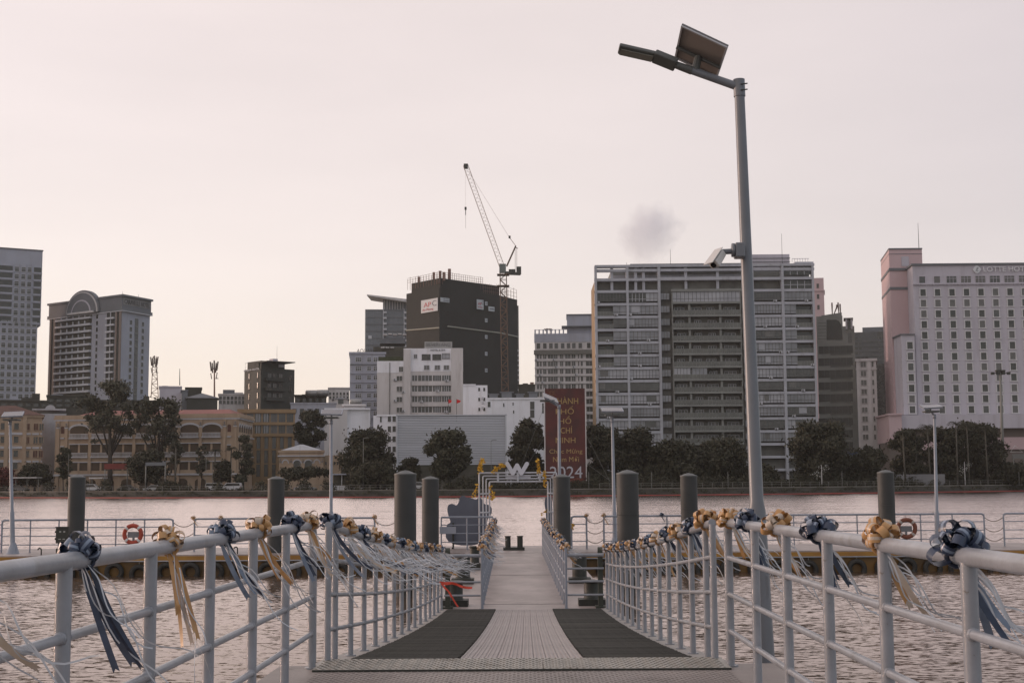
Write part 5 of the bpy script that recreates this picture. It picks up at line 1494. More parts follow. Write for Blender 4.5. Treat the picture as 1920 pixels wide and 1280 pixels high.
# ---------------------------------------------------------------- black netted construction tower
net = mat('black_safety_net', (.028, .030, .028), .9, (.020, .022, .020), .12, bump=.25, bscale=.6)
cA, cB, cC, cD = corners((762, 545), (824, 528), (937, 552), (970, 566), py=600)
n1, n2, n3 = Face(cA, cB), Face(cB, cC), Face(cC, cD)
t11 = bldg('construction_tower', 'tall building site wrapped in black netting with scaffold poles on top', n2)
ztop = [n1.hit(778, 525)[1], n1.hit(824, 521)[1], n2.hit(937, 551)[1], n3.hit(968, 556)[1]]
tp = [n1.hit(762, 0), None]
z11 = n1.hit(812, 523)[1]
bk1 = cA + Vector((8, 40)); bk2 = cD + Vector((-4, 30))
MB().prism([(q.x, q.y) for q in (cA, cB, cC, cD, bk2, bk1)], GZ, z11 - 4).build('netted_wall', net, t11)
MB().prism([(q.x, q.y) for q in (n1.P(3.0, 0, -.4), n1.P(n1.L, 0, -.4), n2.P(n2.L, 0, -.4), n2.P(n2.L, 0, -10), n1.P(8, 0, -14))], z11 - 4, z11).build('netted_top', net, t11)
scaf = mat('scaffold_pipe', (.20, .12, .095), .7)
for f_, u0, u1, zb_, hh, n_ in ((n1, .4, n1.L, z11 - .4, 2.9, 12), (n2, 0, n2.L * .72, z11 - .4, 3.1, 20), (n2, n2.L * .73, n2.L, z11 - 4.4, 4.6, 8), (n3, 0, n3.L, z11 - 4.4, 5.0, 6)):
    b = MB()
    for k in range(n_ + 1):
        u = u0 + (u1 - u0) * k / n_
        for o_ in (0, -1.3): b.tube([f_.P(u, zb_ - 2, o_ - .3), f_.P(u, zb_ + hh + wrnd.uniform(-.9, .4), o_ - .3)], .07, 4)
    for q in (.33, .66, .95):
        b.tube([f_.P(u0, zb_ + hh * q, -.3), f_.P(u1, zb_ + hh * q, -.3)], .06, 4)
    b.build('scaffold', scaf, t11)
b = MB()
for px, h_ in ((778, 3.2), (806, 4.0), (818, 4.0), (825, 3.0)):
    p = n1.P(n1.hit(px, 530)[0], z11, -2); b.box((p.x - .5, p.y - .4, p.z - 1), (p.x + .5, p.y + .4, p.z + h_ * .8))
p = n2.P(n2.hit(849, 530)[0], z11, -2); b.box((p.x - .6, p.y - .4, p.z - 1), (p.x + .6, p.y + .4, p.z + 4.6)); b.build('column_formwork', scaf, t11)
b = MB(); fbox(b, n3, n3.L - .2, n3.L + 1.6, GZ, n3.hit(968, 572)[1], -8, -.2); b.build('hoist_bay', mat('hoist_grey', (.13, .125, .11), .8, (.06, .055, .05), .8), t11)
b = MB()
for k in range(26):
    z = GZ + k * 2.1 + 4; fbox(b, n3, n3.L + .1, n3.L + 1.5, z, z + .7, -.2, -.05)
b.build('hoist_panel', lw2, t11)
for f_, a, c, py0, py1 in ((n1, 765, 838, 621, 616), ):
    pass
led = mat('grey_edge_strip', (.33, .33, .28), .7)
for f_, u0, u1, q0, q1 in ((n1, 0, n1.L, (764, 619), (823, 614.5)), (n2, n2.L * .12, n2.L, (846, 612.5), (936, 624)), (n3, 0, n3.L, (938, 624), (969, 631))):
    MB().tube([f_.P(u0, f_.hit(*q0)[1], .15), f_.P(u1, f_.hit(*q1)[1], .15)], .28, 5).build('catch_platform', led, t11)
sgw = mat('site_sign_white', (.46, .49, .52), .6); sgr = mat('site_sign_red', (.42, .05, .06), .6); sgd = mat('site_sign_dark', (.08, .09, .12), .6)
def site_sign(f_, r_, parts, nm):
    b = MB(); fpx(b, f_, *r_, .2, .4); o_ = b.build(nm, sgw, t11)
    for s, rr, m_ in parts: text(o_, 'lettering', s, f_, *rr, m_, .42, .03)
site_sign(n1, (791, 822, 561, 585), [('AP', (796, 810, 567, 575.5), sgr), ('C', (812, 820, 563, 573.5), sgd), ('An Phong', (793.5, 814, 578, 583.5), sgr)], 'site_sign')
site_sign(n2, (825, 841.5, 558.5, 566.5), [('XÂY DỰNG', (830, 840.5, 559.8, 562), sgd), ('AN PHONG', (830, 840.5, 563.2, 565.4), sgd)], 'site_sign')
site_sign(n2, (893, 905.5, 562, 580), [('AP', (895, 901.5, 567, 572), sgr), ('C', (902, 904.8, 564.5, 571), sgd), ('An Phong', (894.5, 903, 574.5, 577.5), sgr)], 'site_sign')
site_sign(n2, (915, 926, 575, 583.5), [('AN PHONG', (917.5, 925, 578.2, 580.6), sgd)], 'site_sign')
for k, (py, s) in enumerate(((569, '22'), (600.5, '19'), (631.5, '16'), (663, '13'), (694, '10'))):
    site_sign(n2, (908.6, 912.8, py - 3.4, py + 3.6), [(s, (909.5, 911.9, py - 1.8, py + 1.8), sgd)], 'floor_number_sign')

# crane
crane_m = mat('crane_lattice', (.16, .095, .06), .7, (.11, .07, .05), .5)
crane_w = mat('crane_jib_pale', (.36, .30, .27), .7)
CY = 522
def cr(px, py): return at(px, py, CY)
cr0 = cr(949, 735)
tc_ = thing('tower_crane', 'luffing tower crane beside the black netted tower', 'crane', (cr0.x, CY, GZ))
b = MB(); p0, p1 = Vector((cr0.x, CY, GZ)), cr(943.5, 513)
wd = 1.25
N = 34
for i in range(N + 1):
    q = p0.lerp(p1, i / N)
    for sx, sy in ((-1, -1), (1, -1), (1, 1), (-1, 1)):
        if i < N:
            q2 = p0.lerp(p1, (i + 1) / N)
            b.tube([q + Vector((sx * wd, sy * wd, 0)), q2 + Vector((sx * wd, sy * wd, 0))], .17, 4)
    if i < N:
        q2 = p0.lerp(p1, (i + 1) / N); s = 1 if i % 2 else -1
        for sy in (-1, 1):
            b.tube([q + Vector((-s * wd, sy * wd, 0)), q2 + Vector((s * wd, sy * wd, 0))], .11, 4); b.tube([q + Vector((-wd, sy * wd, 0)), q + Vector((wd, sy * wd, 0))], .09, 4)
b.build('mast', crane_m, tc_)
b = MB()
for py in (516, 537): 
    q = cr(943.5, py); b.box((q.x - 2.4, CY - 2.4, q.z), (q.x + 2.4, CY + 2.4, q.z + .25))
b.build('mast_platform', crane_m, tc_)
b = MB(); q = cr(942, 503); b.box((q.x - 1.2, CY - 1.4, q.z - 1.8), (q.x + 1.4, CY + 1.2, q.z + 1.6)); b.build('cab', mat('cab_grey', (.13, .15, .14), .5), tc_)
a, c = cr(946, 512), cr(976, 514)
b = MB(); b.hexa([a + Vector((0, -1.3, -.5)), c + Vector((0, -1.3, -.3)), c + Vector((0, 1.3, -.3)), a + Vector((0, 1.3, -.5)), a + Vector((0, -1.3, .6)), c + Vector((0, -1.3, .5)), c + Vector((0, 1.3, .5)), a + Vector((0, 1.3, .6))])
b.build('counter_jib', dark_steel, tc_)
b = MB(); q = cr(972.5, 507); b.box((q.x - .9, CY - 1.2, q.z - 1.4), (q.x + 1.0, CY + 1.2, q.z + 1.4)); b.build('counterweight', dark_steel, tc_)
b = MB(); q = cr(961, 508); b.box((q.x - 1.5, CY - .9, q.z - .4), (q.x + 1.2, CY + .9, q.z + .6)); b.build('winch', dark_steel, tc_)
b = MB(); a, c = cr(950, 499), cr(967, 461)
for sy in (-1, 1): b.tube([a + Vector((0, sy * .9, 0)), c + Vector((0, sy * .4, 0))], .28, 5)
for k in range(7):
    q = a.lerp(c, (k + .5) / 7); b.tube([q + Vector((0, -.8, 0)), q + Vector((0, .8, 0))], .12, 4)
b.tube([cr(965, 463), cr(971, 466)], .15, 4); b.build('a_frame', crane_m, tc_)
for x0, x1 in ((966, 966), (969, 969)): MB().tube([cr(x0, 464), cr(x1, 505)], .07, 4).build('stay', crane_m, tc_)
b = MB(); a, c = cr(940.5, 498), cr(873, 310); dj = (c - a).normalized(); pj = Vector((dj.z, 0, -dj.x)) * .95
N = 26
for i in range(N):
    q, q2 = a.lerp(c, i / N), a.lerp(c, (i + 1) / N); s = 1 if i % 2 else -1
    for sy in (-.9, .9): b.tube([q + Vector((0, sy, 0)) - pj, q2 + Vector((0, sy, 0)) - pj], .10, 4)
    b.tube([q + pj, q2 + pj], .12, 4)
    b.tube([q - pj + Vector((0, -.9, 0)), q2 + pj], .045, 4); b.tube([q2 - pj + Vector((0, .9, 0)), q + pj], .045, 4)
b.build('jib', crane_w, tc_)
b = MB(); q = cr(873, 312); b.box((q.x - .7, CY - .9, q.z - .9), (q.x + .9, CY + .9, q.z + .9)); b.build('jib_head', dark_steel, tc_)
MB().tube([cr(879, 322), cr(955, 445)], .05, 4).build('luffing_cable', crane_w, tc_)
MB().tube([cr(955, 445), cr(967, 461)], .10, 4).build('luffing_cable', crane_m, tc_)
b = MB(); q = cr(955.5, 444.5); b.box((q.x - .4, CY - .4, q.z - .5), (q.x + .4, CY + .4, q.z + .5)); b.build('pulley_block', dark_steel, tc_)
MB().tube([cr(873, 314), cr(873, 389)], .028, 4).build('hoist_cable', crane_w, tc_)
b = MB(); q = cr(873, 391); b.box((q.x - .4, CY - .4, q.z - .5), (q.x + .4, CY + .4, q.z + .6)); b.tube([q, q - Vector((0, 0, 2.6))], .16, 5); b.tube([q - Vector((0, 0, 2.6)), q - Vector((0, 0, 8))], .05, 4); b.build('hook_block', dark_steel, tc_)

# ---------------------------------------------------------------- cream curved residential block
f16 = facing(1003, 1122, 425, py=680)
t16 = bldg('cream_apartment_block', 'cream white apartment block with roof terrace palms left of the big apartment slab', f16)
Z = lambda py: f16.hit(1060, py)[1]; U = lambda px: f16.hit(px, 700)[0]
body(f16, Z(641), 18, m=lw2, parent=t16)
b = MB(); fbox(b, f16, -.15, f16.L, Z(641), Z(625), -18, .15); b.build('upper_band', gw2, t16)
b = MB(); fbox(b, f16, -.3, f16.L, Z(664.5), Z(656), 0, .7); b.build('dark_cornice', mat('umber_cornice', (.15, .145, .13), .8), t16)
b = MB(); fbox(b, f16, U(1064), f16.L + 2, Z(625), Z(588), -14, -1.5); b.build('stair_tower', gw2, t16)
b = MB(); fbox(b, f16, U(1063), f16.L + 2, Z(590), Z(588), -14.2, -1.2); b.build('tower_cornice', grey_c, t16)
for k in range(8):
    u = U(1004 + k * 7.6); b = MB(); fbox(b, f16, u - .22, u + .22, Z(625), Z(617), -.6, -.1); b.build('terrace_post', gw2, t16)
MB().tube([f16.P(0, Z(617.5), -.3), f16.P(U(1064), Z(617.5), -.3)], .1, 5).build('terrace_rail', frame_w, t16)
b = MB(); fbox(b, f16, U(1054), U(1114), Z(613), Z(611), -6, .8); b.build('terrace_canopy', grey_c, t16)
windows(t16, f16, cols(f16, (1009.5, 1021.5, 1033, 1043, 1055, 1066, 1076, 1088, 1104), 650), [Z(648)], 1.15, 1.7, .12, lw2, [gl_mid, gl_dark], sill=False)
for k in range(12):
    py = 667.5 + 14.25 * k
    for px, w_ in ((1008.5, .6), (1014, .55), (1021.5, 1.0), (1032.5, 1.7), (1042, 1.2), (1053, 1.0), (1065, 1.7), (1075.5, 1.2), (1085, .35), (1091, .6), (1105, 2.1)):
        windows(t16, f16, [U(px)], [Z(py)], w_, 1.45, .04, lw2, [gl_dark, gl_mid, gl_mid], 1 if w_ > .9 else 0, sill=False)
    b = MB(); fbox(b, f16, -.1, f16.L, Z(py + 9), Z(py + 6.0), 0, .4); b.build('floor_band', lw2, t16)
for j in range(18):
    air_con(t16, f16, U(1006 + (j * 37) % 100), Z(674 + 14.25 * (j % 9)), .1)
for k, px in enumerate((1025, 1032)):
    p = f16.P(U(px), Z(625), -1.5)
    th = thing('terrace_palm', 'small potted palm on the cream roof terrace, %s one' % ('left' if k == 0 else 'right'), 'palm', p, 'roof terrace palms')
    MB().tube([p, p + Vector((0, 0, 1.6))], .1, 5).build('trunk', twig_m, th)
    b = MB(); pr = random.Random(k)
    for j in range(22):
        a_ = pr.random() * 6.28; L_ = pr.uniform(.7, 1.25); d_ = Vector((math.cos(a_), math.sin(a_), 0))
        pts = [p + Vector((0, 0, 1.6)) + d_ * L_ * t + Vector((0, 0, L_ * (.9 * t - 1.2 * t * t) * 1.2)) for t in (0, .4, .75, 1)]
        b.ribbon(pts, .22, [d_.cross(Vector((0, 0, 1)))] * 4)
    b.build('fronds', mat('palm_frond_dry', (.10, .06, .04), .8), th)

# ---------------------------------------------------------------- big apartment slab
cA, cB = corners((1117, 340), (1531, 340), py=640)
f17 = Face(cA, cB)
t17 = bldg('apartment_slab', 'huge grey white apartment slab with glazed balconies behind the tall lamp post', f17)
Z = lambda py: f17.hit(1324, py + .0)[1]; U = lambda px: f17.hit(px, 690)[0]
zt = Z(495.5)
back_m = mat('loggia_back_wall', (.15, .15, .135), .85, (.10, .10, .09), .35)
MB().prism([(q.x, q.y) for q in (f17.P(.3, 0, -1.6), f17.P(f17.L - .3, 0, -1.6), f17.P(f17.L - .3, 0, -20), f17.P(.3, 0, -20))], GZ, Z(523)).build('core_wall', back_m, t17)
b = MB(); fbox(b, f17, 0, .35, GZ, Z(523), -20, -1.4); b.build('end_wall', peach2, t17)  # left end in ochre: golden sunlight put into the wall colour
b = MB(); fbox(b, f17, f17.L - .35, f17.L, GZ, Z(523), -20, -1.4); b.build('end_wall', apt_w, t17)
pil = [(1117, 1121.5), (1176.5, 1181), (1236, 1241), (1412, 1417), (1469, 1474), (1527, 1531)]
for a, c in pil:
    b = MB(); fbox(b, f17, U(a), U(c), GZ, Z(497), -1.5, .25); b.build('pillar', apt_w, t17)
floors = [545 + 24 * k for k in range(15)]
bands = [(1117, 1241), (1412, 1531)]
for a, c in bands:
    for py in floors:
        b = MB(); fbox(b, f17, U(a), U(c), Z(py + 2.6), Z(py - 2.2), -1.6, .15); b.build('floor_slab', apt_w, t17)
    for py in (523,):
        b = MB(); fbox(b, f17, U(a), U(c), Z(py + 2.5), Z(py - 2.5), -1.6, .2); b.build('floor_slab', apt_w, t17)
b = MB(); fbox(b, f17, 0, f17.L, Z(500), zt, -1.6, .3); b.build('top_beam', apt_w, t17)
b = MB(); fbox(b, f17, 0, f17.L, Z(508), Z(503), -1.2, .0); b.build('pergola_beam', apt_w, t17)
b = MB(); fbox(b, f17, U(1241), U(1412), Z(525), Z(519), -1.6, .2); b.build('pergola_beam', apt_w, t17)
b = MB(); fbox(b, f17, U(1150), f17.L - .5, Z(523), Z(502), -18, -4); b.build('roof_storey', apt_d, t17)
b = MB(); fbox(b, f17, U(1155), U(1400), Z(516.5), Z(511), -4.1, -3.4); b.build('roof_storey_band', apt_w, t17)
for px in (1150, 1195, 1210, 1290, 1350):
    b = MB(); u = U(px); fbox(b, f17, u - .35, u + .35, Z(545), Z(500), -1.3, -.6); b.build('pergola_post', apt_w, t17)
for a, c in ((1474, 1527),):
    for py0, py1 in ((501, 516), (527, 542)):
        b = MB(); fbox(b, f17, U(a), U(c), Z(py1), Z(py0), -.6, -.4); b.build('window', gl_dark, t17)
        for k in range(1, 4):
            u = U(a + (c - a) * k / 4); b = MB(); fbox(b, f17, u - .06, u + .06, Z(py1), Z(py0), -.4, -.3); b.build('mullion', frame_w, t17)
        b = MB(); z = Z((py0 + py1) / 2); fbox(b, f17, U(a), U(c), z - .06, z + .06, -.4, -.3); b.build('mullion', frame_w, t17)
rail_m = mat('balcony_glass_rail', (.14, .145, .13), .3, (.10, .105, .095), .3)
def glazed(u0, u1, z0, z1, o, gm, nm, dk=frame_d):
    b = MB(); fbox(b, f17, u0, u1, z0, z1, o - .1, o, 1)
    for k in range(1, nm):
        u = u0 + (u1 - u0) * k / nm; fbox(b, f17, u - .05, u + .05, z0, z1, o, o + .05, 0)
    zc = z0 + (z1 - z0) * .3; fbox(b, f17, u0, u1, zc - .04, zc + .04, o, o + .06, 0)
    b.build('balcony_glazing', [dk, gm], t17)
def railing_panel(u0, u1, z0, h_, o, n_):
    b = MB(); fbox(b, f17, u0, u1, z0 + .1, z0 + h_, o - .04, o, 0)
    fbox(b, f17, u0, u1, z0 + h_, z0 + h_ + .07, o - .05, o + .03, 1)
    for k in range(n_ + 1):
        u = u0 + (u1 - u0) * k / n_; fbox(b, f17, u - .035, u + .035, z0, z0 + h_, o, o + .04, 1)
    b.build('balcony_railing', [rail_m, apt_d], t17)
arn = random.Random(11)
for k, py in enumerate(floors[:-1]):
    z1, z0 = Z(py + 2.6) - .02, Z(py + 24 - 2.2)
    for ci, (a, c) in enumerate(((1121.5, 1176.5), (1181, 1236), (1417, 1469), (1474, 1527))):
        u0, u1 = U(a) + .03, U(c) - .03
        if k >= 12 and ci >= 2: continue
        if ci in (0, 3) and k in (1, 2, 3, 4, 5):      # half open loggia
            um = u0 + (u1 - u0) * .54 if ci == 0 else u0 + (u1 - u0) * .42
            s0, s1 = ((um, u1) if ci == 0 else (u0, um)); r0, r1 = ((u0, um) if ci == 0 else (um, u1))
            glazed(s0, s1, z0 + .35, z1, -.25, arn.choice([gl_refl, gl_refl, gl_mid]), 2)
            railing_panel(r0, r1, z0, 1.15, -.2, 5)
            b = MB(); fbox(b, f17, r0 + .3, r1 - .3, z0, z1 - .4, -1.55, -1.5); b.build('loggia_door', gl_dark, t17)
            continue
        g = arn.choice([gl_refl, gl_refl, gl_bright, gl_mid]) if k not in (7,) else gl_mid
        if k in (6, 8) and ci < 2: g = gl_bright
        if k == 0 and ci in (0,): g = gl_dark
        if k == 0 and ci == 1:
            um = u0 + (u1 - u0) * .6; glazed(u0, um, z0 + .3, z1, -.25, gl_dark, 5, frame_w); glazed(um, u1, z0 + .5, z1, -.2, gl_bright, 3); continue
        nm = 2 if k == 7 else arn.choice([7, 8, 9])
        glazed(u0, u1, z0 + .45, z1, -.25, g, nm)
        if arn.random() < .45:
            q0 = arn.uniform(.0, .6); q1 = q0 + arn.uniform(.15, .4)
            b = MB(); fbox(b, f17, u0 + (u1 - u0) * q0, u0 + (u1 - u0) * q1, z0 + .95, z1 - .1, -.24, -.17); b.build('drawn_blind', arn.choice([gl_mid, gl_curt, gl_bright]), t17)
    # recessed slots beside the central bay
    for a, c in ((1242, 1258), (1396, 1411)):
        b = MB(); fbox(b, f17, U(a), U(c), z0 + .9, z1 - .1, -1.0, -.7); b.build('slot_window', gl_refl, t17)
        for q in (.33, .66):
            u = U(a + (c - a) * q); b = MB(); fbox(b, f17, u - .05, u + .05, z0 + .9, z1 - .1, -.7, -.64); b.build('mullion', frame_d, t17)
    # central balcony bay
    if k > 11: continue
    a, c = 1262, 1391
    b = MB(); fbox(b, f17, U(a), U(c), z0 - .42, z0 + .12, -1.6, .9); b.build('balcony_slab', apt_d, t17)
    if k == 0:
        b = MB(); fbox(b, f17, U(a - 1), U(c + 1), z1 + .1, z1 + .75, -1.6, 1.0); b.build('balcony_slab', apt_d, t17)
        glazed(U(a) + .2, U(c) - .2, z0 + .15, z1 + .05, .6, gl_bright, 17)
        continue
    bm = arn.random()
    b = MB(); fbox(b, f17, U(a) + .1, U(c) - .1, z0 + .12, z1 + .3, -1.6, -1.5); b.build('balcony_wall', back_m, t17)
    for px in (1294.5, 1352.5):
        b = MB(); u = U(px); fbox(b, f17, u - .28, u + .28, z0 + .12, z1 + .25, -.2, .4); b.build('balcony_column', apt_d, t17)
    for q0, q1 in ((1267, 1290), (1300, 1322), (1326, 1348), (1360, 1386)):
        w_ = (U(q1) - U(q0)) * arn.uniform(.55, .95); uc = U((q0 + q1) / 2) + arn.uniform(-.3, .3)
        g = arn.choice([gl_dark, gl_mid, gl_dark, gl_curt])
        b = MB(); fbox(b, f17, uc - w_ / 2, uc + w_ / 2, z0 + .15, z1 - .45, -1.5, -1.42, 1)
        for q in range(4):
            u = uc - w_ / 2 + w_ * q / 3; fbox(b, f17, u - .05, u + .05, z0 + .15, z1 - .45, -1.42, -1.36, 0)
        fbox(b, f17, uc - w_ / 2, uc + w_ / 2, z1 - .5, z1 - .42, -1.42, -1.36, 0)
        b.build('balcony_door', [frame_w, g], t17)
    if k == 6:
        glazed(U(a) + .2, U(1294) - .1, z0 + .15, z1 + .2, .7, gl_bright, 5); glazed(U(1297), U(1325), z0 + .15, z1 + .2, .7, gl_refl, 4)
    railing_panel(U(a) + .05, U(c) - .05, z0 + .12, 1.05, .85, 18)
for px in (1262.5, 1390.5):
    b = MB(); u = U(px); fbox(b, f17, u - .1, u + .1, Z(545 + 24 * 12), Z(545), -1.4, .8); b.build('bay_edge', apt_d, t17)
for j in range(26):
    a_, c_ = ((1123, 1174), (1183, 1234), (1419, 1467), (1476, 1525))[j % 4]
    air_con(t17, f17, U(a_ + (j * 17) % (c_ - a_)), Z(567 + 24 * ((j * 5) % 11)) + .25, -.2)
b = MB(); fpx(b, f17, 1416, 1492, 467, 494, -14, -8); b.build('lift_house', lil, t17)
for py in (474, 481): 
    b = MB(); fpx(b, f17, 1415.5, 1492.5, py, py + 1.0, -14, -7.8); b.build('lift_house_band', grey_c, t17)
b = MB(); fpx(b, f17, 1258, 1286, 489, 494, -8, -5); b.build('roof_plant', dark_steel, t17)
b = MB(); fpx(b, f17, 1183, 1400, 491.5, 495, -10, -2); b.build('roof_kerb', grey_c, t17)
for px, py in ((1181.5, 485), (1266, 460), (1413, 430), (1481, 430), (1354, 459)):
    p = f17.P(U(px), zt, -6); antenna(t17, p, f17.hit(px, py)[1] - zt, .07)
b = MB()
for k in range(7):
    p = f17.P(U(1494 + k * 5), Z(490.5), -2); b.tube([p, p + Vector((0, 0, 1.0))], .05, 4)
b.tube([f17.P(U(1494), Z(490.5) + .9, -2), f17.P(U(1526), Z(490.5) + .9, -2)], .06, 4); b.build('roof_rail', apt_w, t17)
b = MB(); fpx(b, f17, 1492, 1527, 489.5, 495, -10, -1); b.build('roof_block', apt_w, t17)

# ---------------------------------------------------------------- right-hand background
f18 = facing(1518, 1545, 520, py=550)
t18 = bldg('pink_tower', 'slim pink tower peeping out right of the apartment slab', f18)
body(f18, f18.hit(1535, 521)[1], 12, m=pinkw, parent=t18)
b = MB(); fpx(b, f18, 1518, 1546.5, 544, 546, -12, .4); b.build('string_course', pinkw, t18)
windows(t18, f18, [f18.hit(1534, 560)[0]], [f18.hit(1534, 536 + 20 * k)[1] for k in range(3)], .9, 1.8, .05, pinkw, [gl_dark], sill=False)
f20 = facing(1600, 1668, 560, py=640)
t20 = bldg('grey_glass_block', 'grey glazed block between the dark office and the pink hotel', f20)
body(f20, f20.hit(1634, 622)[1], 16, m=mat('grey_glass_wall', (.10, .105, .105), .4, (.075, .08, .08), .08), parent=t20)
b = MB(); fpx(b, f20, 1617, 1668, 613, 623, -16, .0); b.build('top_storey', grey_c, t20)
for k in range(6):
    b = MB(); fpx(b, f20, 1600, 1668, 640 + 9 * k, 641.5 + 9 * k, 0, .3); b.build('floor_band', gl_mid, t20)
windows(t20, f20, cols(f20, (1606, 1613, 1650, 1661), 650), [f20.hit(1634, 634 + 9 * k)[1] for k in range(5)], 1.2, 1.3, .1, grey_c, [gl_dark, gl_mid], sill=False)
b = MB(); fpx(b, f20, 1644.5, 1656, 622, 634, -.1, .1); b.build('vent_panel', gl_dark, t20)

f19 = facing(1533, 1604, 362, py=680)
t19 = bldg('dark_office', 'dark glass office with a curved window and rooftop antennas', f19)
dk = mat('dark_stone_cladding', (.24, .25, .23), .6, (.19, .2, .18), .3)
dg_ = mat('dark_curtain_glass', (.032, .034, .027), .25, (.022, .024, .018), .2)
Z = lambda py: f19.hit(1568, py)[1]; U = lambda px: f19.hit(px, 700)[0]
body(f19, Z(612), 16, m=dk, parent=t19)
b = MB(); fbox(b, f19, 0, U(1583), Z(612), Z(592), -14, .0); b.build('upper_block', dk, t19)
MB().hexa([f19.P(U(1543), Z(592), 0), f19.P(U(1582), Z(592), 0), f19.P(U(1582), Z(592), -10), f19.P(U(1543), Z(592), -10), f19.P(U(1543), Z(590.5), 0), f19.P(U(1582), Z(586), 0), f19.P(U(1582), Z(586), -10), f19.P(U(1543), Z(590.5), -10)]).build('slanted_roof', dk, t19)
b = MB(); fbox(b, f19, U(1585), U(1603), Z(598.5), Z(597), -6, .8); b.build('roof_slab', dk, t19)
for px in (1590, 1600):
    b = MB(); u = U(px); fbox(b, f19, u - .25, u + .25, Z(618), Z(598.5), 0, .6); b.build('loggia_column', trim, t19)
b = MB(); fpx(b, f19, 1587, 1598, 601, 617, -.1, .1); b.build('loggia_window', gl_dark, t19)
b = MB(); fpx(b, f19, 1590, 1597, 624, 642, -.1, .1); b.build('loggia_window', gl_mid, t19)
pts = [(1550, 637), (1580, 637), (1579, 620), (1577, 608), (1573, 602), (1568, 599.5), (1550, 599.5)]
vs = [f19.P(*f19.hit(px, py), .12) for px, py in pts] + [f19.P(*f19.hit(px, py), -.2) for px, py in pts]; k = len(pts)
MB().add(vs, [tuple(reversed(range(k)))] + [(j, (j + 1) % k, k + (j + 1) % k, k + j) for j in range(k)]).build('curved_window', dg_, t19)
for py in (605, 611, 617, 623, 629, 635):
    b = MB(); fpx(b, f19, 1534, 1549, py, py + .5, 0, .04); b.build('cladding_joint', gl_dark, t19)
for k in range(9):
    py = 648.5 + 22.5 * k
    b = MB(); fpx(b, f19, 1535, 1599, py, py + 14, -.1, .08); b.build('window_band', dg_, t19)
    b = MB(); fpx(b, f19, 1557, 1596, py + 14, py + 16.5, -.1, .1); b.build('balcony_slot', gl_dark, t19)
    for q in (1546, 1556, 1566, 1577, 1588):
        b = MB(); u = U(q); fbox(b, f19, u - .05, u + .05, Z(py + 14), Z(py), .08, .13); b.build('mullion', frame_d, t19)
for a, h_, dx in ((1564, 5.0, 0), (1566, 4.2, 1.0), (1577, 5.0, -.2), (1580, 4.4, -.1)):
    p = f19.P(U(a), Z(589), -3); MB().tube([p, p + Vector((dx, 0, h_ * .55)), p + Vector((dx, 0, h_ * .72))], [.12, .22, .2], 5).build('antenna', mat('antenna_rust', (.12, .08, .07), .7), t19)

f21 = facing(1607, 1644, 352, py=720)
t21 = bldg('slim_white_house', 'slim white tube house with one column of windows beside the pink hotel', f21)
Z = lambda py: f21.hit(1625, py)[1]; U = lambda px: f21.hit(px, 740)[0]
body(f21, Z(676), 12, m=lw2, parent=t21)
b = MB(); fbox(b, f21, -.3, f21.L + .3, Z(677), Z(672), -12, .5); b.build('cornice', lw2, t21)
for px in (1609, 1617, 1625):
    b = MB(); u = U(px); fbox(b, f21, u, u + .8, Z(672), Z(668), -2, -.8); b.build('roof_unit', dark_steel, t21)
windows(t21, f21, [U(1620.5)], [Z(683 + 17 * k) for k in range(9)], 1.35, 1.35, .08, lw2, [gl_dark, gl_mid, gl_curt], 1)
windows(t21, f21, [U(1638)], [Z(683 + 17 * k) for k in range(9)], .4, 1.35, .05, lw2, [gl_dark], sill=False)
b = MB(); fbox(b, f21, -.15, f21.L + .15, Z(693), Z(690.5), 0, .35); b.build('string_course', lw2, t21)
b = MB(); fbox(b, f21, -.05, U(1613), GZ, Z(676), 0, .3); b.build('pilaster', lw2, t21)
b = MB(); fbox(b, f21, U(1628), U(1634.5), GZ, Z(676), 0, .3); b.build('pilaster', lw2, t21)
fpt = facing(1640, 1664, 372, py=720)
tpt = bldg('patterned_screen_block', 'narrow dark block with a leaf-patterned screen squeezed beside the pink hotel', fpt)
body(fpt, fpt.hit(1652, 682)[1], 10, m=gl_dark, parent=tpt)
pr = random.Random(4)
b = MB()
for k in range(60):
    u, z = pr.uniform(.3, fpt.L - .3), pr.uniform(fpt.hit(1652, 780)[1], fpt.hit(1652, 684)[1]); a_ = pr.choice((-.7, .7))
    b.add([fpt.P(u - .5, z - .5 * a_, .06), fpt.P(u, z - .25, .1), fpt.P(u + .5, z + .5 * a_, .06), fpt.P(u, z + .25, .1)], [(0, 1, 2, 3)])
tag(b.build('screen_leaf', gl_curt, tpt), kind='stuff')

# ---------------------------------------------------------------- pink hotel at right
c0, c1, c2 = corners((1651, 362), (1667, 343), (1729, 343), py=480)
fa, fb_ = Face(c0, c1), Face(c1, c2)
t22 = bldg('pink_hotel', 'large pink mauve hotel with rows of white-framed windows and rooftop lettering', fb_)
zt = fb_.hit(1697, 467)[1]
MB().prism([(q.x, q.y) for q in (c0, c1, c2, c2 + (c0 - c1))], GZ, zt).build('corner_tower', pinkw, t22)
def ring(z0, z1, k, nm, m_): MB().prism([(q.x, q.y) for q in grow(k, (c0, c1, c2, c2 + (c0 - c1)))], z0, z1).build(nm, m_, t22)
for py, k in ((505, 1.03), (540.5, 1.02)):
    z = fb_.hit(1697, py)[1]; ring(z - .35, z + .35, k, 'string_course', grey_c)
ring(zt - .1, zt + .25, 1.02, 'tower_cap', grey_c)
z = fb_.hit(1697, 476)[1]; ring(z - .06, z + .06, 1.008, 'tower_groove', grey_c)
b = MB(); fpx(b, fb_, 1690, 1704, 481, 499, 0, .15); b.build('tower_panel', lil, t22)
m0, m1, m2 = corners((1701, 343), (1711.5, 336), (1990, 336), py=520)
fm = Face(m1, m2)
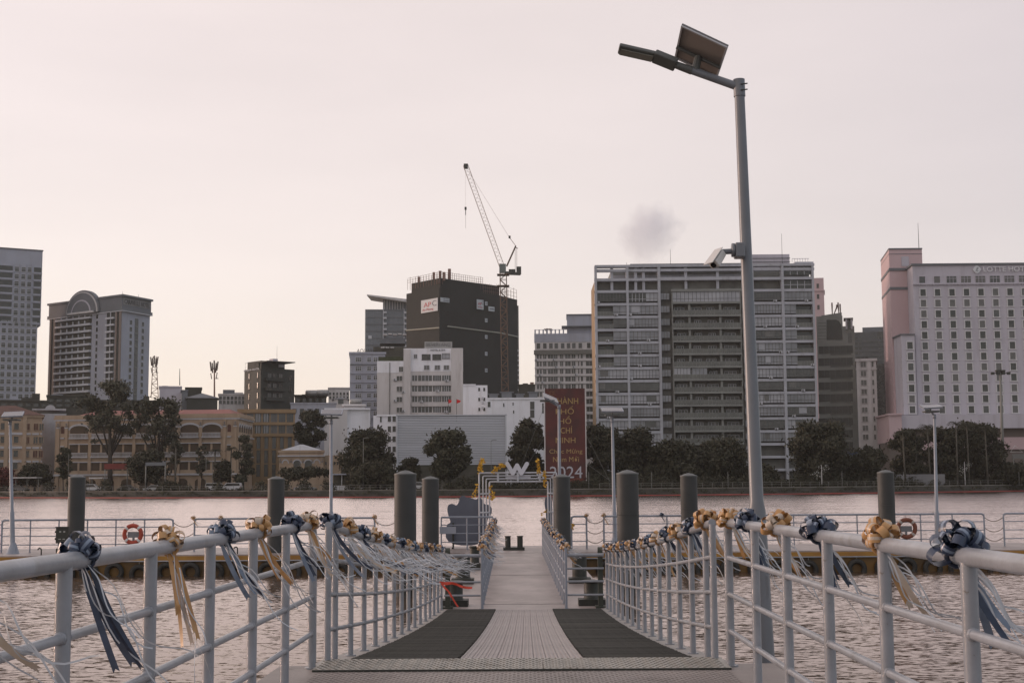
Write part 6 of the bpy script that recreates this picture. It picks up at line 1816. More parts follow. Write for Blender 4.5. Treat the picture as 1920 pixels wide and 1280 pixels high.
zm = fm.hit(1815, 497)[1]; zlow = fm.hit(1815, 777)[1]
back_ = Vector((m0.x - m1.x + 2, 16))
MB().prism([(q.x, q.y) for q in (m1, m2, m2 + Vector((4, 18)), m0 + Vector((2, 12)), m0)], zlow, zm).build('wall', lil, t22)
MB().prism([(q.x, q.y) for q in (m1 + Vector((-.4, -.5)), m2 + Vector((.4, -.5)), m2 + Vector((4, 18)), m0 + Vector((2, 12)), m0 + Vector((-.5, 0)))], zm, zm + .45).build('parapet_cap', grey_c, t22)
b = MB(); fpx(b, fm, 1711, 1990, 530.8, 533, 0, .45); b.build('string_course', lil, t22)
for k in range(40):
    u = fm.hit(1715, 534)[0] + k * .93; b = MB(); z = fm.hit(1715, 534)[1]; fbox(b, fm, u, u + .3, z - .3, z + .1, 0, .25); b.build('dentil', lil, t22)
s0, s1, s2 = corners((1677, 342), (1690.5, 334.5), (1716, 334.5), py=660)
fst = Face(s1, s2)
zs_ = fst.hit(1703, 628)[1]
MB().prism([(q.x, q.y) for q in (s1, s2, s2 + Vector((2, 8)), s0 + Vector((1, 5)), s0)], zlow, zs_).build('step_block', lil, t22)
MB().prism([(q.x, q.y) for q in (s1 + Vector((-.3, -.4)), s2 + Vector((0, -.4)), s2 + Vector((2, 8)), s0 + Vector((1, 5)), s0 + Vector((-.4, 0)))], zs_, zs_ + .3).build('step_cap', grey_c, t22)
wf = mat('hotel_window_frame', (.55, .545, .55), .6)
rz = [fm.hit(1757, 548.5 + 19.95 * k)[1] for k in range(12)]
uc0 = fm.hit(1731, 560)[0]; du = (fm.hit(1894, 560)[0] - uc0) / 6
hg = [gl_dark, gl_dark, gl_mid, gl_curt, gl_curt]
windows(t22, fm, [uc0 + du * k for k in range(10)], rz, 1.35, 1.75, .24, wf, hg)
windows(t22, fst, [fst.hit(1706.5, 660)[0]], rz[5:], 1.35, 1.75, .24, wf, hg)
zq = fm.hit(1800, 524)[1]
windows(t22, fm, [uc0 - .1, uc0 + du], [zq], 1.5, 1.7, .2, lil, [gl_curt, gl_mid], sill=False)
windows(t22, fm, [uc0 + du * k for k in range(2, 10)], [zq], 2.5, 1.7, .12, lil, [gl_curt, gl_mid], 2, True, False)
text(t22, 'roof_lettering', 'LOTTE HOTEL', fm, 1843, 1934, 500, 509.5, mat('white_letters', (.66, .66, .67), .5), .25, .1)
dp = fm.hit(1831, 505.5)
b = MB(); pts = []
for i in range(24):
    a_ = 2 * math.pi * i / 24; r_ = 1.02 / (abs(math.cos(a_)) ** 1.35 + abs(math.sin(a_)) ** 1.35) ** (1 / 1.35); pts.append((r_ * math.cos(a_), r_ * math.sin(a_)))
vs = [fm.P(dp[0] + x, dp[1] + y, .4) for x, y in pts] + [fm.P(dp[0] + x, dp[1] + y, .0) for x, y in pts]
em = b.add(vs, [tuple(range(24))] + [(j, 24 + j, 24 + (j + 1) % 24, (j + 1) % 24) for j in range(24)]).build('emblem', mat('emblem_pale', (.60, .62, .64), .5), t22)
MB().tube([fm.P(dp[0] + x, dp[1] + y, .45) for x, y in ((-.35, -.35), (.1, .05), (.28, .5), (.02, .55), (-.12, .1), (-.05, -.45), (.3, -.4))], .05, 5).build('emblem_stroke', grey_c, em)
antenna(t22, fb_.P(fb_.hit(1723, 466)[0], zt), fb_.hit(1723, 418)[1] - zt, .09)
# podium
f23 = Face(*corners((1690, 333), (1990, 331), py=790))
zp0, zp1 = f23.hit(1815, 803)[1], f23.hit(1815, 777)[1]
b = MB(); fbox(b, f23, 0, f23.L, zp0, zp1, -20, .6); b.build('podium_band', lil, t22)
b = MB(); fbox(b, f23, 0, f23.L, GZ, zp0, -20, -1.5); b.build('podium_wall', mat('podium_brown', (.14, .115, .10), .8), t22)
b = MB(); fbox(b, f23, 0, f23.L, zp0 - 5.2, zp0 - 2.2, -2, -1.0); b.build('podium_fascia', pinkw, t22)
q0, q1, q2 = corners((1644, 348), (1667, 331), (1691, 331), py=790)
MB().prism([(q.x, q.y) for q in (q0, q1, q2, q2 + Vector((3, 12)), q0 + Vector((3, 6)))], Face(q1, q2).hit(1675, 829)[1], Face(q1, q2).hit(1675, 778)[1]).build('podium_corner', pinkw, t22)
b = MB(); fp = Face(q1, q2); fbox(b, fp, .2, fp.L, GZ, fp.hit(1675, 829)[1], -10, -1); b.build('podium_corner_base', mat('podium_brown', (.14, .115, .1)), t22)
MB().prism([(q.x, q.y) for q in (q0 + Vector((-.5, 0)), q1 + Vector((-.4, -.5)), q2 + Vector((0, -.5)), q2 + Vector((3, 12)), q0 + Vector((3, 6)))], fp.hit(1675, 778)[1], fp.hit(1675, 775)[1]).build('podium_cap', pinkw, t22)

# ---------------------------------------------------------------- low roofscape between the hotels
def lowhouse(px0, px1, py, d, m_, label, name='low_house', depth=10, win=None, roof=None, extra=()):
    f = facing(px0, px1, d, py)
    t = bldg(name, label, f)
    z = f.hit((px0 + px1) / 2, py)[1]
    body(f, z, depth, m=m_, parent=t)
    if roof == 'gable':
        pk = z + f.L * .16
        MB().add([f.P(-.5, z, .4), f.P(f.L + .5, z, .4), f.P(f.L / 2, pk, .4), f.P(-.5, z, -depth), f.P(f.L + .5, z, -depth), f.P(f.L / 2, pk, -depth)], [(0, 1, 2), (1, 4, 5, 2), (0, 2, 5, 3), (4, 3, 5)]).build('roof', tin, t)
    else:
        b = MB(); fbox(b, f, -.2, f.L + .2, z, z + .35, -depth, .25); b.build('parapet', m_, t)
    if win:
        n_, w_, h_, pys = win
        windows(t, f, [f.L * (k + .5) / n_ for k in range(n_)], [f.hit((px0 + px1) / 2, q)[1] for q in pys], w_, h_, .06, m_, [gl_dark, gl_mid], sill=False)
    for (a, c, p0, p1, mm) in extra:
        b = MB(); fpx(b, f, a, c, p0, p1, -5, -1); b.build('roof_block', mm, t)
    return t, f, z
dk_roof = mat('dark_flat_roof', (.07, .068, .055), .85, (.05, .05, .04), .3)
lowhouse(-30, 90, 752, 350, dk_roof, 'dark flat roofed house below the gridded tower at far left', win=(8, 1.2, .9, (759,)), extra=((40, 62, 745, 752, dk_roof), (60, 75, 737, 752, dk_roof), (18, 34, 742, 752, gw2)))
lowhouse(88, 180, 743, 372, dk_roof, 'dark low roofs in front of the arched crest hotel', win=(6, 1.4, .8, (751, 760)), extra=((96, 118, 739, 743, gw2), (150, 178, 740, 743, dk_roof)))
lowhouse(180, 300, 752, 380, dk_roof, 'dark roofline behind the two tall trees', win=(8, 1.0, .8, (760,)), extra=((270, 280, 742, 752, dk_roof),))
lowhouse(299, 340, 726, 372, lil, 'small pink grey house with blank upper storey near the mast', win=None, extra=((304, 315, 722.5, 726, gw2),))
lowhouse(340, 352, 733, 366, grey_c, 'narrow grey house left of the gabled shed')
lowhouse(350, 408, 746, 362, char, 'dark open shed with pale gabled tin roof', 'gabled_shed', roof='gable')
lowhouse(348, 378, 728, 400, dk_roof, 'dark rooftop block behind the gabled shed')
lowhouse(410, 460, 740, 400, lw2, 'pale rooftop storeys left of the charcoal hotel', win=(7, .8, 1.0, (746, 754)), extra=((418, 440, 730, 740, grey_c), (440, 456, 735, 740, lw2)))
lowhouse(553, 612, 742, 400, dk_roof, 'dark rooftop terrace right of the charcoal hotel', win=(5, 1.0, 1.2, (750,)), extra=((566, 576, 738.5, 742, dk_roof),))
lowhouse(545, 630, 757, 372, gw2, 'grey white house below the rooftop water tanks', win=(6, 1.2, 1.2, (770,)))
lowhouse(616, 655, 728, 440, lw2, 'cream roof storey with crenellated edge left of the blue grey hotel', win=(6, .6, .9, (738, 745)))
lowhouse(626, 652, 748, 392, lw2, 'cream gabled house front behind the blank white building', roof='gable', win=(1, 1.6, 1.6, (752,)))
lowhouse(972, 1006, 722, 470, dk_roof, 'dark rooftop clutter left of the cream apartment block', extra=((980, 990, 718, 722, dk_roof), (994, 1001, 716, 722, scaf)))
tank(at(586, 743, 398), .95, 4.2, 'left steel water tank on the dark rooftop')
tank(at(605, 743, 398), 1.0, 3.8, 'right steel water tank on the dark rooftop')

def lattice_mast(px, top, base_py, d, label, wide):
    p0, p1 = at(px, base_py, d), at(px, top, d)
    th = thing('telecom_mast', label, 'antenna mast', (p0.x, d, p0.z), 'telecom masts')
    b = MB()
    if wide:
        N = 9
        for i in range(N):
            q, q2 = p0.lerp(p1, i / N), p0.lerp(p1, (i + 1) / N); w0, w1 = wide * (1.2 - .7 * i / N), wide * (1.2 - .7 * (i + 1) / N); s = 1 if i % 2 else -1
            for sx in (-1, 1): b.tube([q + Vector((sx * w0, 0, 0)), q2 + Vector((sx * w1, 0, 0))], .12, 4)
            b.tube([q + Vector((-s * w0, 0, 0)), q2 + Vector((s * w1, 0, 0))], .08, 4); b.tube([q + Vector((-w0, 0, 0)), q + Vector((w0, 0, 0))], .07, 4)
    else:
        b.tube([p0, p1], [.28, .16], 8)
    b.build('mast', scaf, th)
    b = MB(); h = p1.z
    for k, (dx, dz, ln) in enumerate(((-1.1, -.2, 2.6), (-.55, -.5, 2.8), (0, .2, 2.6), (.6, -.5, 2.8), (1.1, -.1, 2.6), (-.9, -3.4, 1.6), (.9, -3.2, 1.8))):
        b.tube([(p1.x + dx * .7, d - .3, h + dz - ln), (p1.x + dx, d - .3, h + dz)], .2 if ln > 2 else .13, 5)
    b.tube([(p1.x - 1.1, d, h - 2), (p1.x + 1.1, d, h - 2)], .08, 4); b.build('antenna_panels', mat('antenna_dark', (.10, .075, .065), .7), th)
    b = MB(); b.lathe((p1.x + .9, d - .5, h - 5), [(.0, 0), (.45, .05), (.45, .2)], 10); b.build('dish', gl_curt, th)
lattice_mast(290, 668, 745, 395, 'lattice telecom mast right of the arched crest hotel', .9)
lattice_mast(402, 677, 768, 372, 'single pole telecom mast left of the charcoal hotel', 0)
p = at(337, 722, 372); th = thing('roof_aerial', 'thin aerial on the small pink grey house', 'aerial', p); MB().tube([p, at(337, 691, 372)], [.14, .07], 5).build('aerial', dark_steel, th)

# ---------------------------------------------------------------- red New Year banner
fbn = facing(1021.5, 1098.5, 264, 820)
tb_ = thing('banner_tower', 'tall red New Year banner with gold lettering on the far bank', 'banner', (fbn.P(fbn.L / 2, GZ).x, 264, GZ))
def banner_mat():
    m = bpy.data.materials.new('banner_print'); m.use_nodes = True
    t = m.node_tree; bs = t.nodes['Principled BSDF']; bs.inputs['Roughness'].default_value = .6
    tcn = t.nodes.new('ShaderNodeTexCoord'); n = t.nodes.new('ShaderNodeTexNoise'); n.inputs['Scale'].default_value = .35; n.inputs['Detail'].default_value = 3
    t.links.new(tcn.outputs['Object'], n.inputs['Vector'])
    r = t.nodes.new('ShaderNodeValToRGB'); e_ = r.color_ramp.elements
    e_[0].position, e_[0].color = .36, (.055, .012, .010, 1); e_[1].position, e_[1].color = .68, (.105, .016, .012, 1)
    t.links.new(n.outputs[0], r.inputs[0]); t.links.new(r.outputs[0], bs.inputs['Base Color'])
    return m
Z = lambda py: fbn.hit(1060, py)[1]
b = MB(); fbox(b, fbn, 0, fbn.L, Z(914), Z(728), -.6, 0); b.build('print', banner_mat(), tb_)
for px in (1021.5, 1098.5):
    b = MB(); u = fbn.hit(px, 820)[0]; fbox(b, fbn, u - .1, u + .1, GZ, Z(727), -.7, .1); b.build('frame_post', lw2, tb_)
gold_l = mat('gold_lettering', (.36, .24, .09), .6); wht_l = mat('pale_lettering', (.42, .42, .46), .6)
for s, r_, m_ in (('THÀNH', (1036, 1084, 743, 757), gold_l), ('PHỐ', (1042, 1076, 761, 776), gold_l), ('HỒ', (1048, 1071, 779, 794), gold_l), ('CHÍ', (1051, 1073, 798.5, 812), gold_l), ('MINH', (1042, 1079, 820, 830), gold_l),
                  ('Chúc Mừng', (1030, 1092, 841, 852), gold_l), ('Năm Mới', (1037, 1085.5, 855, 865.5), gold_l), ('2024', (1031, 1092, 874, 896), wht_l)):
    text(tb_, 'lettering', s, fbn, *r_, m_, .06, .02)
b = MB(); pts = []
for i in range(13):
    a_ = math.pi * i / 12; pts.append((fbn.hit(1083, 900)[0] + 2.0 * math.cos(a_), Z(914) + 1.9 * math.sin(a_) ** .6))
vs = [fbn.P(min(u, fbn.L - .1), z, .05) for u, z in pts] + [fbn.P(min(u, fbn.L - .1), z, .01) for u, z in pts]
b.add(vs, [tuple(range(13))] + [(j, 13 + j, 13 + j + 1, j + 1) for j in range(12)]).build('printed_motif', mat('banner_orange', (.17, .035, .02), .6), tb_)
b = MB(); c_ = fbn.hit(1034, 737)
for i in range(14):
    a_ = 2 * math.pi * i / 14; d1, d2 = .25, 1.0 + .35 * (i % 3)
    b.add([fbn.P(max(.1, c_[0] + d1 * math.cos(a_ - .1)), c_[1] + d1 * math.sin(a_ - .1), .03), fbn.P(max(.1, c_[0] + d2 * math.cos(a_)), min(Z(728.5), c_[1] + d2 * math.sin(a_)), .03), fbn.P(max(.1, c_[0] + d1 * math.cos(a_ + .1)), c_[1] + d1 * math.sin(a_ + .1), .03)], [(0, 1, 2)])
b.build('printed_burst', mat('banner_burst', (.30, .15, .06), .6), tb_)
for px0, py0, px1, py1 in ((1021, 760, 975, 880), (1021, 820, 982, 882), (1099, 815, 1145, 905), (1099, 868, 1150, 905)):
    MB().tube([at(px0, py0, 264.3), at(px1, py1, 259)], .03, 4).build('guy_wire', gl_curt, tb_)
# ------------------------------------------------------------------ vegetation on the far bank
leaf_dark = mat('leaf_dark', (.046, .045, .024), .85, (.030, .029, .015), .8)
leaf_mid = mat('leaf_olive', (.060, .060, .034), .85, (.038, .039, .022), .9)
leaf_loose = mat('leaf_brown_olive', (.078, .075, .048), .8, (.048, .048, .029), .7)
bark = mat('bark', (.055, .046, .036), .9, (.038, .032, .025), 1.5)
def leaf_cloud(rs, centers, radii, n, size, squash=.8, shell=.55, spread=.2):
    """numpy arrays of leaf quads scattered through ellipsoidal clumps"""
    centers = np.array(centers); radii = np.array(radii)
    pr = radii ** 2; pr = pr / pr.sum()
    idx = rs.choice(len(centers), n, p=pr)
    d = rs.normal(size=(n, 3)); d /= np.linalg.norm(d, axis=1)[:, None]
    r = (shell + (1 - shell) * rs.rand(n)) ** .7 * (1 + spread * rs.normal(size=n))
    pos = centers[idx] + d * (radii[idx] * r)[:, None] * np.array([1, 1, squash])
    a = rs.normal(size=(n, 3)); a /= np.linalg.norm(a, axis=1)[:, None]
    b_ = np.cross(a, d + rs.normal(size=(n, 3)) * .6); b_ /= (np.linalg.norm(b_, axis=1)[:, None] + 1e-9)
    s = (size * (.6 + .8 * rs.rand(n)))[:, None]
    a = a * s; b_ = b_ * s * .55
    V = np.stack([pos - a, pos - b_, pos + a, pos + b_], 1).reshape(-1, 3)
    return V
def leaf_mesh(name, V, m_, base):
    n = len(V) // 4
    me = bpy.data.meshes.new(name)
    me.vertices.add(4 * n); me.vertices.foreach_set('co', (V - np.array(base)).astype(np.float32).ravel())
    me.loops.add(4 * n); me.loops.foreach_set('vertex_index', np.arange(4 * n, dtype=np.int32))
    me.polygons.add(n); me.polygons.foreach_set('loop_start', np.arange(0, 4 * n, 4, dtype=np.int32))
    me.update(calc_edges=True); me.materials.append(m_)
    return me
TREE_N = 0
def tree(label, px, wpx, top, bot, Y, m_=None, style='round', n=4200, leaf=.42, name='tree', trunk_r=.28, lean=0.0, group='trees on the far bank', gaps=1.0):
    """crown spans photo pixels top..bot, wpx wide, standing at distance Y"""
    global TREE_N
    TREE_N += 1
    rs = np.random.RandomState(100 + TREE_N); rr = random.Random(TREE_N)
    m_ = m_ or leaf_dark
    pt, pb = at(px, top, Y), at(px, bot, Y)
    W = wpx * (1.22 if px > 1100 else 1.08) / FPX * Y / 2; H = pt.z - pb.z; cz = (pt.z + pb.z) / 2
    base = Vector((pt.x + lean, Y, GZ - .05))
    th = thing(name, label, 'tree' if name != 'bush' else 'bush', base, group)
    cs, rd = [], []
    if style == 'dome':
        k = 60
        for i in range(k):
            a = rr.random() * 6.28; t = rr.random() ** .5
            z = pb.z + H * (.12 + .78 * rr.random())
            lim = math.sqrt(max(.05, 1 - ((z - pb.z) / H) ** 2.2))
            cs.append((pt.x + math.cos(a) * W * .8 * t * lim, Y + math.sin(a) * W * .8 * t * lim, z)); rd.append(W * rr.uniform(.2, .36))
    elif style == 'loose':
        k = 44
        for i in range(k):
            a = rr.random() * 6.28; t = rr.random() ** .6; z = pb.z + H * rr.random() ** .8
            lim = 1 - .55 * abs((z - cz) / (H / 2)) ** 1.6
            cs.append((pt.x + math.cos(a) * W * t * lim, Y + math.sin(a) * W * .7 * t * lim, z)); rd.append(W * rr.uniform(.10, .26))
    elif style == 'tier':
        k = 18
        for i in range(k):
            z = pb.z + H * (i // 3 + .5) / 6; lim = (1.05 - .12 * (i // 3)) * rr.uniform(.3, .8)
            a = rr.random() * 6.28
            cs.append((pt.x + math.cos(a) * W * lim, Y + math.sin(a) * W * lim, z)); rd.append(W * rr.uniform(.25, .38))
    elif style == 'flat':
        for i in range(16):
            a = rr.random() * 6.28; t = rr.random() ** .5
            cs.append((pt.x + math.cos(a) * W * t, Y + math.sin(a) * W * t, cz + H * rr.uniform(-.2, .25))); rd.append(W * rr.uniform(.2, .3))
    else:
        for i in range(44):
            a = rr.random() * 6.28; t = rr.random() ** .5; z = pb.z + H * rr.uniform(.08, .92)
            lim = math.sqrt(max(.08, 1 - ((z - cz) / (H / 2)) ** 2))
            cs.append((pt.x + math.cos(a) * W * .82 * t * lim, Y + math.sin(a) * W * .82 * t * lim, z)); rd.append(W * rr.uniform(.2, .36))
    # keep the clumps inside the measured crown height
    cs = [(x, y, min(max(z, pb.z + r * .5), pt.z - r * .75)) for (x, y, z), r in zip(cs, rd)]
    V = leaf_cloud(rs, cs, rd, int(n * 2.2), leaf * .82, .8, .45 if style != 'loose' else .1, .28 if style != 'loose' else .45)
    o = bpy.data.objects.new('crown', leaf_mesh('crown', V, m_, base)); link(o, th)
    b = MB(); top_t = Vector((pt.x, Y, pb.z + H * .55))
    mid_ = base.lerp(top_t, .5) + Vector((rr.uniform(-.3, .3), 0, 0))
    b.tube([base, base.lerp(mid_, .5), mid_, top_t], [trunk_r * 1.25, trunk_r, trunk_r * .8, trunk_r * .35], 8); b.build('trunk', bark, th, True)
    fork = base.lerp(top_t, .55 if style != 'loose' else .42)
    b = MB()
    for q in rr.sample(cs, min(7, len(cs))):
        q = Vector(q); m2 = fork.lerp(q, .5) + Vector((0, 0, -.1 * abs(q.x - fork.x)))
        b.tube([fork + Vector((0, 0, rr.uniform(-.6, .8))), m2, q], [trunk_r * .5, trunk_r * .35, trunk_r * .12], 6)
    b.build('limbs', bark, th, True)
    return th
tree('tall loose-crowned tree in front of the left part of the colonial block', 206, 112, 716, 832, 300, leaf_loose, 'loose', 3600, .42, trunk_r=.55, lean=.6)
tree('tall loose-crowned tree just right of the tallest tree before the colonial block', 302, 96, 746, 836, 300, leaf_loose, 'loose', 3000, .42, trunk_r=.5, lean=-.6)
tree('dense round dark tree below the two tall trees', 275, 78, 845, 905, 293, leaf_dark, 'dome', 4200, .4)
tree('small slim tree at the left corner of the colonial block', 121, 32, 838, 900, 298, leaf_mid, 'round', 1500, .35, trunk_r=.12)
tree('tiered olive tree at the right corner of the colonial block', 458, 46, 815, 905, 288, leaf_mid, 'tier', 3000, .36, trunk_r=.18)
tree('round dark bush-like tree before the right arcade bays', 417, 34, 862, 906, 286, leaf_dark, 'round', 1800, .34, trunk_r=.14)
tree('slim feathery tree before the middle arcade bays', 330, 30, 832, 868, 290, leaf_loose, 'loose', 900, .34, trunk_r=.12)
tree('slim feathery tree right of the gantry board', 378, 26, 836, 890, 290, leaf_loose, 'loose', 900, .32, trunk_r=.12)
tree('low dark tree at the far left beside the red bush', 66, 66, 868, 908, 306, leaf_dark, 'dome', 2600, .4)
tree('flat-topped umbrella tree before the small colonial house', 572, 78, 876, 898, 276, leaf_dark, 'flat', 2600, .34, trunk_r=.2)
tree('leafy tree rising between the ochre office and the blank white building', 581, 56, 768, 838, 322, leaf_dark, 'round', 3600, .4)
tree('great dome-shaped banyan tree left of the slatted hall', 690, 106, 804, 912, 274, leaf_dark, 'dome', 7500, .42, trunk_r=.7)
tree('low spreading tree at the foot of the great banyan', 704, 96, 866, 914, 266, leaf_dark, 'dome', 4200, .36)
tree('small tree at the left end of the slatted hall', 768, 42, 858, 908, 272, leaf_mid, 'round', 1800, .34, trunk_r=.15)
tree('upright leafy tree in front of the slatted hall', 842, 88, 803, 896, 270, leaf_mid, 'round', 5200, .40, trunk_r=.38)
tree('dark tree left of the red banner', 988, 78, 784, 908, 272, leaf_dark, 'round', 5800, .42)
tree('dark tree directly right of the red banner', 1130, 74, 796, 908, 270, leaf_dark, 'round', 5600, .42)
tree('dark tree right of the small lamp, below the apartment slab', 1196, 80, 800, 910, 272, leaf_dark, 'dome', 5600, .42)
tree('broad dark tree below the central balcony bay', 1268, 104, 826, 912, 272, leaf_dark, 'dome', 5600, .42)
tree('broad dark tree left of the tall lamp post', 1352, 100, 822, 912, 274, leaf_dark, 'dome', 5600, .42)
tree('low dark tree right of the tall lamp post', 1428, 62, 872, 912, 274, leaf_dark, 'dome', 3000, .36)
tree('big dark tree before the right end of the apartment slab', 1536, 104, 790, 908, 278, leaf_dark, 'round', 6500, .42)
tree('dark tree beside the blue bank sign', 1622, 66, 836, 908, 280, leaf_dark, 'round', 4200, .4)
tree('dark tree at the left of the palm group', 1704, 66, 806, 900, 286, leaf_dark, 'round', 4200, .4)
tree('dark tree in the middle of the palm group', 1765, 84, 800, 900, 290, leaf_dark, 'round', 5200, .4)
tree('dark tree at the right of the palm group', 1832, 84, 790, 896, 292, leaf_dark, 'round', 5600, .4)
tree('low dark tree at the right edge of the photo', 1900, 84, 868, 908, 292, leaf_dark, 'dome', 3000, .4)
red_leaf = mat('red_bush_leaf', (.13, .03, .025), .8, (.07, .02, .015), 1)
tree('low red-leaved bush at the far left edge', 8, 46, 876, 910, 302, red_leaf, 'dome', 1800, .36, name='bush', group='bushes on the far bank', trunk_r=.1)
wht = mat('white_blossom', (.5, .5, .46), .6)
for px, top, bot, Y, lab in ((1540, 868, 896, 270, 'small tree with white blossoms below the big dark tree'), (1808, 862, 892, 284, 'small tree with white blossoms right of the small lamp post')):
    p = at(px, top, Y); q = at(px, bot, Y); rs = np.random.RandomState(int(px))
    th = thing('blossom_tree', lab, 'tree', (p.x, Y, GZ), 'white blossom trees')
    MB().tube([(p.x, Y, GZ), (p.x, Y, p.z - .4)], [.1, .05], 6).build('trunk', lw2, th)
    V = leaf_cloud(rs, [(p.x - 1, Y, q.z + .6), (p.x + .9, Y, p.z - .9), (p.x, Y, (p.z + q.z) / 2)], [1.0, .8, 1.1], 130, .10)
    o = bpy.data.objects.new('blossoms', leaf_mesh('blossoms', V, wht, Vector((p.x, Y, GZ)))); link(o, th)

def palm(px, top, Y, label, fr=2.3, seed=0):
    p = at(px, top, Y); rr = random.Random(seed)
    crown = Vector((p.x, Y, p.z - fr * .45)); base = Vector((p.x + rr.uniform(-.3, .3), Y, GZ - .05))
    th = thing('palm_tree', label, 'palm', base, 'palms on the far bank')
    MB().tube([base, base.lerp(crown, .5), crown], [.24, .17, .13], 8).build('trunk', mat('palm_bark', (.11, .10, .08), .9, (.07, .065, .05), 2), th, True)
    b = MB()
    for j in range(22):
        a = j * 2.4 + rr.uniform(-.2, .2); L = fr * rr.uniform(.8, 1.1); up = rr.uniform(.1, 1.1); d = Vector((math.cos(a), math.sin(a), 0)); sd = d.cross(Vector((0, 0, 1)))
        pts = [crown + d * L * t * .85 + Vector((0, 0, L * (up * t - (up * .6 + .55) * t * t))) for t in (0, .2, .4, .6, .8, 1)]
        for s in (-1, 1):
            for i in range(5):
                for h in (0, .5):
                    c = pts[i].lerp(pts[i + 1], h); tip = c + sd * s * L * .22 + d * L * .08 - Vector((0, 0, L * .10))
                    b.add([c, c + d * .09, tip], [(0, 1, 2)])
        b.ribbon(pts, .05, [sd] * 6)
    b.build('fronds', leaf_dark, th)
for k, (px, top, Y) in enumerate(((1692, 800, 282), (1716, 796, 284), (1738, 790, 283), (1752, 794, 285), (1792, 784, 284), (1812, 786, 286), (1846, 792, 286))):
    palm(px, top, Y, '%s palm from the left in the group before the pink hotel' % ORD[k], 2.6, k)
for k, (px, top) in enumerate(((330, 826), (434, 834), (404, 838))):
    palm(px, top, 288, ('slender palm before the middle arcade bays', 'slender palm at the right arcade bay', 'slender palm between flagpoles before the arcade')[k], 1.7, 30 + k)

# low shrubs, hedge and grass along the quay edge
rs = np.random.RandomState(3)
cs, rd = [], []
for x in np.arange(-150, 150, 1.25):
    y = bank_y(x) + rs.uniform(1.0, 4.5); left = x < -15
    if rs.rand() < (.6 if left else .92):
        r = rs.uniform(.35, .75) if left else rs.uniform(.5, 1.25)
        cs.append((x, y, GZ + r * .6)); rd.append(r)
V = leaf_cloud(rs, cs, rd, 30000, .16, .8, .3)
me = leaf_mesh('shrubbery', V, leaf_dark, (0, 0, 0)); o = bpy.data.objects.new('shrubbery', me); link(o)
tag(o, 'low dark hedge and shrubs along the far quay edge', 'shrubs', kind='stuff')
cs, rd = [], []
for x in np.arange(-150, 150, 1.6):
    y = bank_y(x) + rs.uniform(6, 9)
    if rs.rand() < (.35 if x < -12 else .95):
        r = rs.uniform(.9, 1.9); cs.append((x, y, GZ + r * .7)); rd.append(r)
V = leaf_cloud(rs, cs, rd, 34000, .24, .9, .3)
me = leaf_mesh('shrubbery', V, leaf_dark, (0, 0, 0)); o = bpy.data.objects.new('shrubbery', me); link(o)
tag(o, 'taller dark shrub belt behind the quay hedge', 'shrubs', kind='stuff')
V = leaf_cloud(rs, [(x, bank_y(x) - .55, .75 + .3 * math.sin(x)) for x in np.arange(-150, 150, .9)], [.35 + .25 * rs.rand() for _ in np.arange(-150, 150, .9)], 9000, .14, .8, .3)
me = leaf_mesh('bank_weeds', V, mat('weed_leaf', (.06, .062, .03), .85, (.04, .04, .02), .5), (0, 0, 0)); o = bpy.data.objects.new('bank_weeds', me); link(o)
tag(o, 'weeds hanging over the embankment edge', 'weeds', kind='stuff')

# ------------------------------------------------------------------ quay furniture
def qz(px, Y): return Vector((at(px, 905, Y).x, Y, GZ))
pole_m = mat('galvanised_pole', (.17, .17, .155), .6)
for k, (a, c, lab) in enumerate(((-130, -14, 'thin grey promenade fence along the left half of the far quay'), (14, 140, 'thin grey promenade fence along the right half of the far quay'))):
    th = thing('promenade_fence', lab, 'fence', (a, bank_y(a), GZ + .2), 'promenade fences')
    xs_ = list(np.arange(a, c, 2.0))
    pme = MB().tube([(0, 0, 0), (0, 0, .95)], .04, 5).mesh('post', pole_m)
    for x in xs_: inst('post', pme, th, (x, bank_y(x) - .1, GZ + .2))
    for h in (.5, .93): MB().tube([(x, bank_y(x) - .1, GZ + .2 + h) for x in xs_], .022, 4).build('rail', pole_m, th)
def pole(px, top, Y, label, r=.07, head=None, name='street_pole'):
    b0 = qz(px, Y); t = at(px, top, Y); t.x = b0.x + (t.x - b0.x) * .3
    th = thing(name, label, 'pole', b0, 'street poles on the far bank')
    MB().tube([b0, t], [r, r * .6], 7).build('shaft', pole_m, th, True)
    if head == 'arm': MB().tube([t, t + Vector((.7, 0, .2)), t + Vector((1.1, 0, .15))], .06, 5).build('lamp_arm', pole_m, th)
    if head == 'flood':
        MB().tube([t - Vector((2, 0, .4)), t + Vector((2, 0, -.4))], .1, 5).build('crossbar', dark_steel, th)
        for dx in (-1.8, -.6, .6, 1.8):
            b = MB(); b.box((t.x + dx - .35, Y - .4, t.z - .75), (t.x + dx + .35, Y + .1, t.z - .15)); b.build('floodlight', dark_steel, th)
        b = MB(); b.box((t.x - 1, Y - .5, t.z - .1), (t.x + 1, Y + .5, t.z + .3)); b.build('top_frame', dark_steel, th)
for a in ((386, 846, 280, 'thin flagpole before the right arcade, left one', .06), (398.5, 850, 280, 'thin flagpole before the right arcade, right one', .06), (128, 850, 292, 'thin pole left of the tallest tree', .05),
          (562, 835, 281, 'thin mast before the small colonial house', .05), (434, 862, 283, 'thin pole beside the tiered olive tree', .05)):
    pole(*a)
pole(681, 822, 264, 'pale lamp pole in front of the great banyan', .07, 'arm')
pole(921, 826, 268, 'thin lamp pole before the right end of the slatted hall', .06, 'arm')
pole(1882, 696, 300, 'tall floodlight mast before the pink hotel', .42, 'flood', 'floodlight_mast')
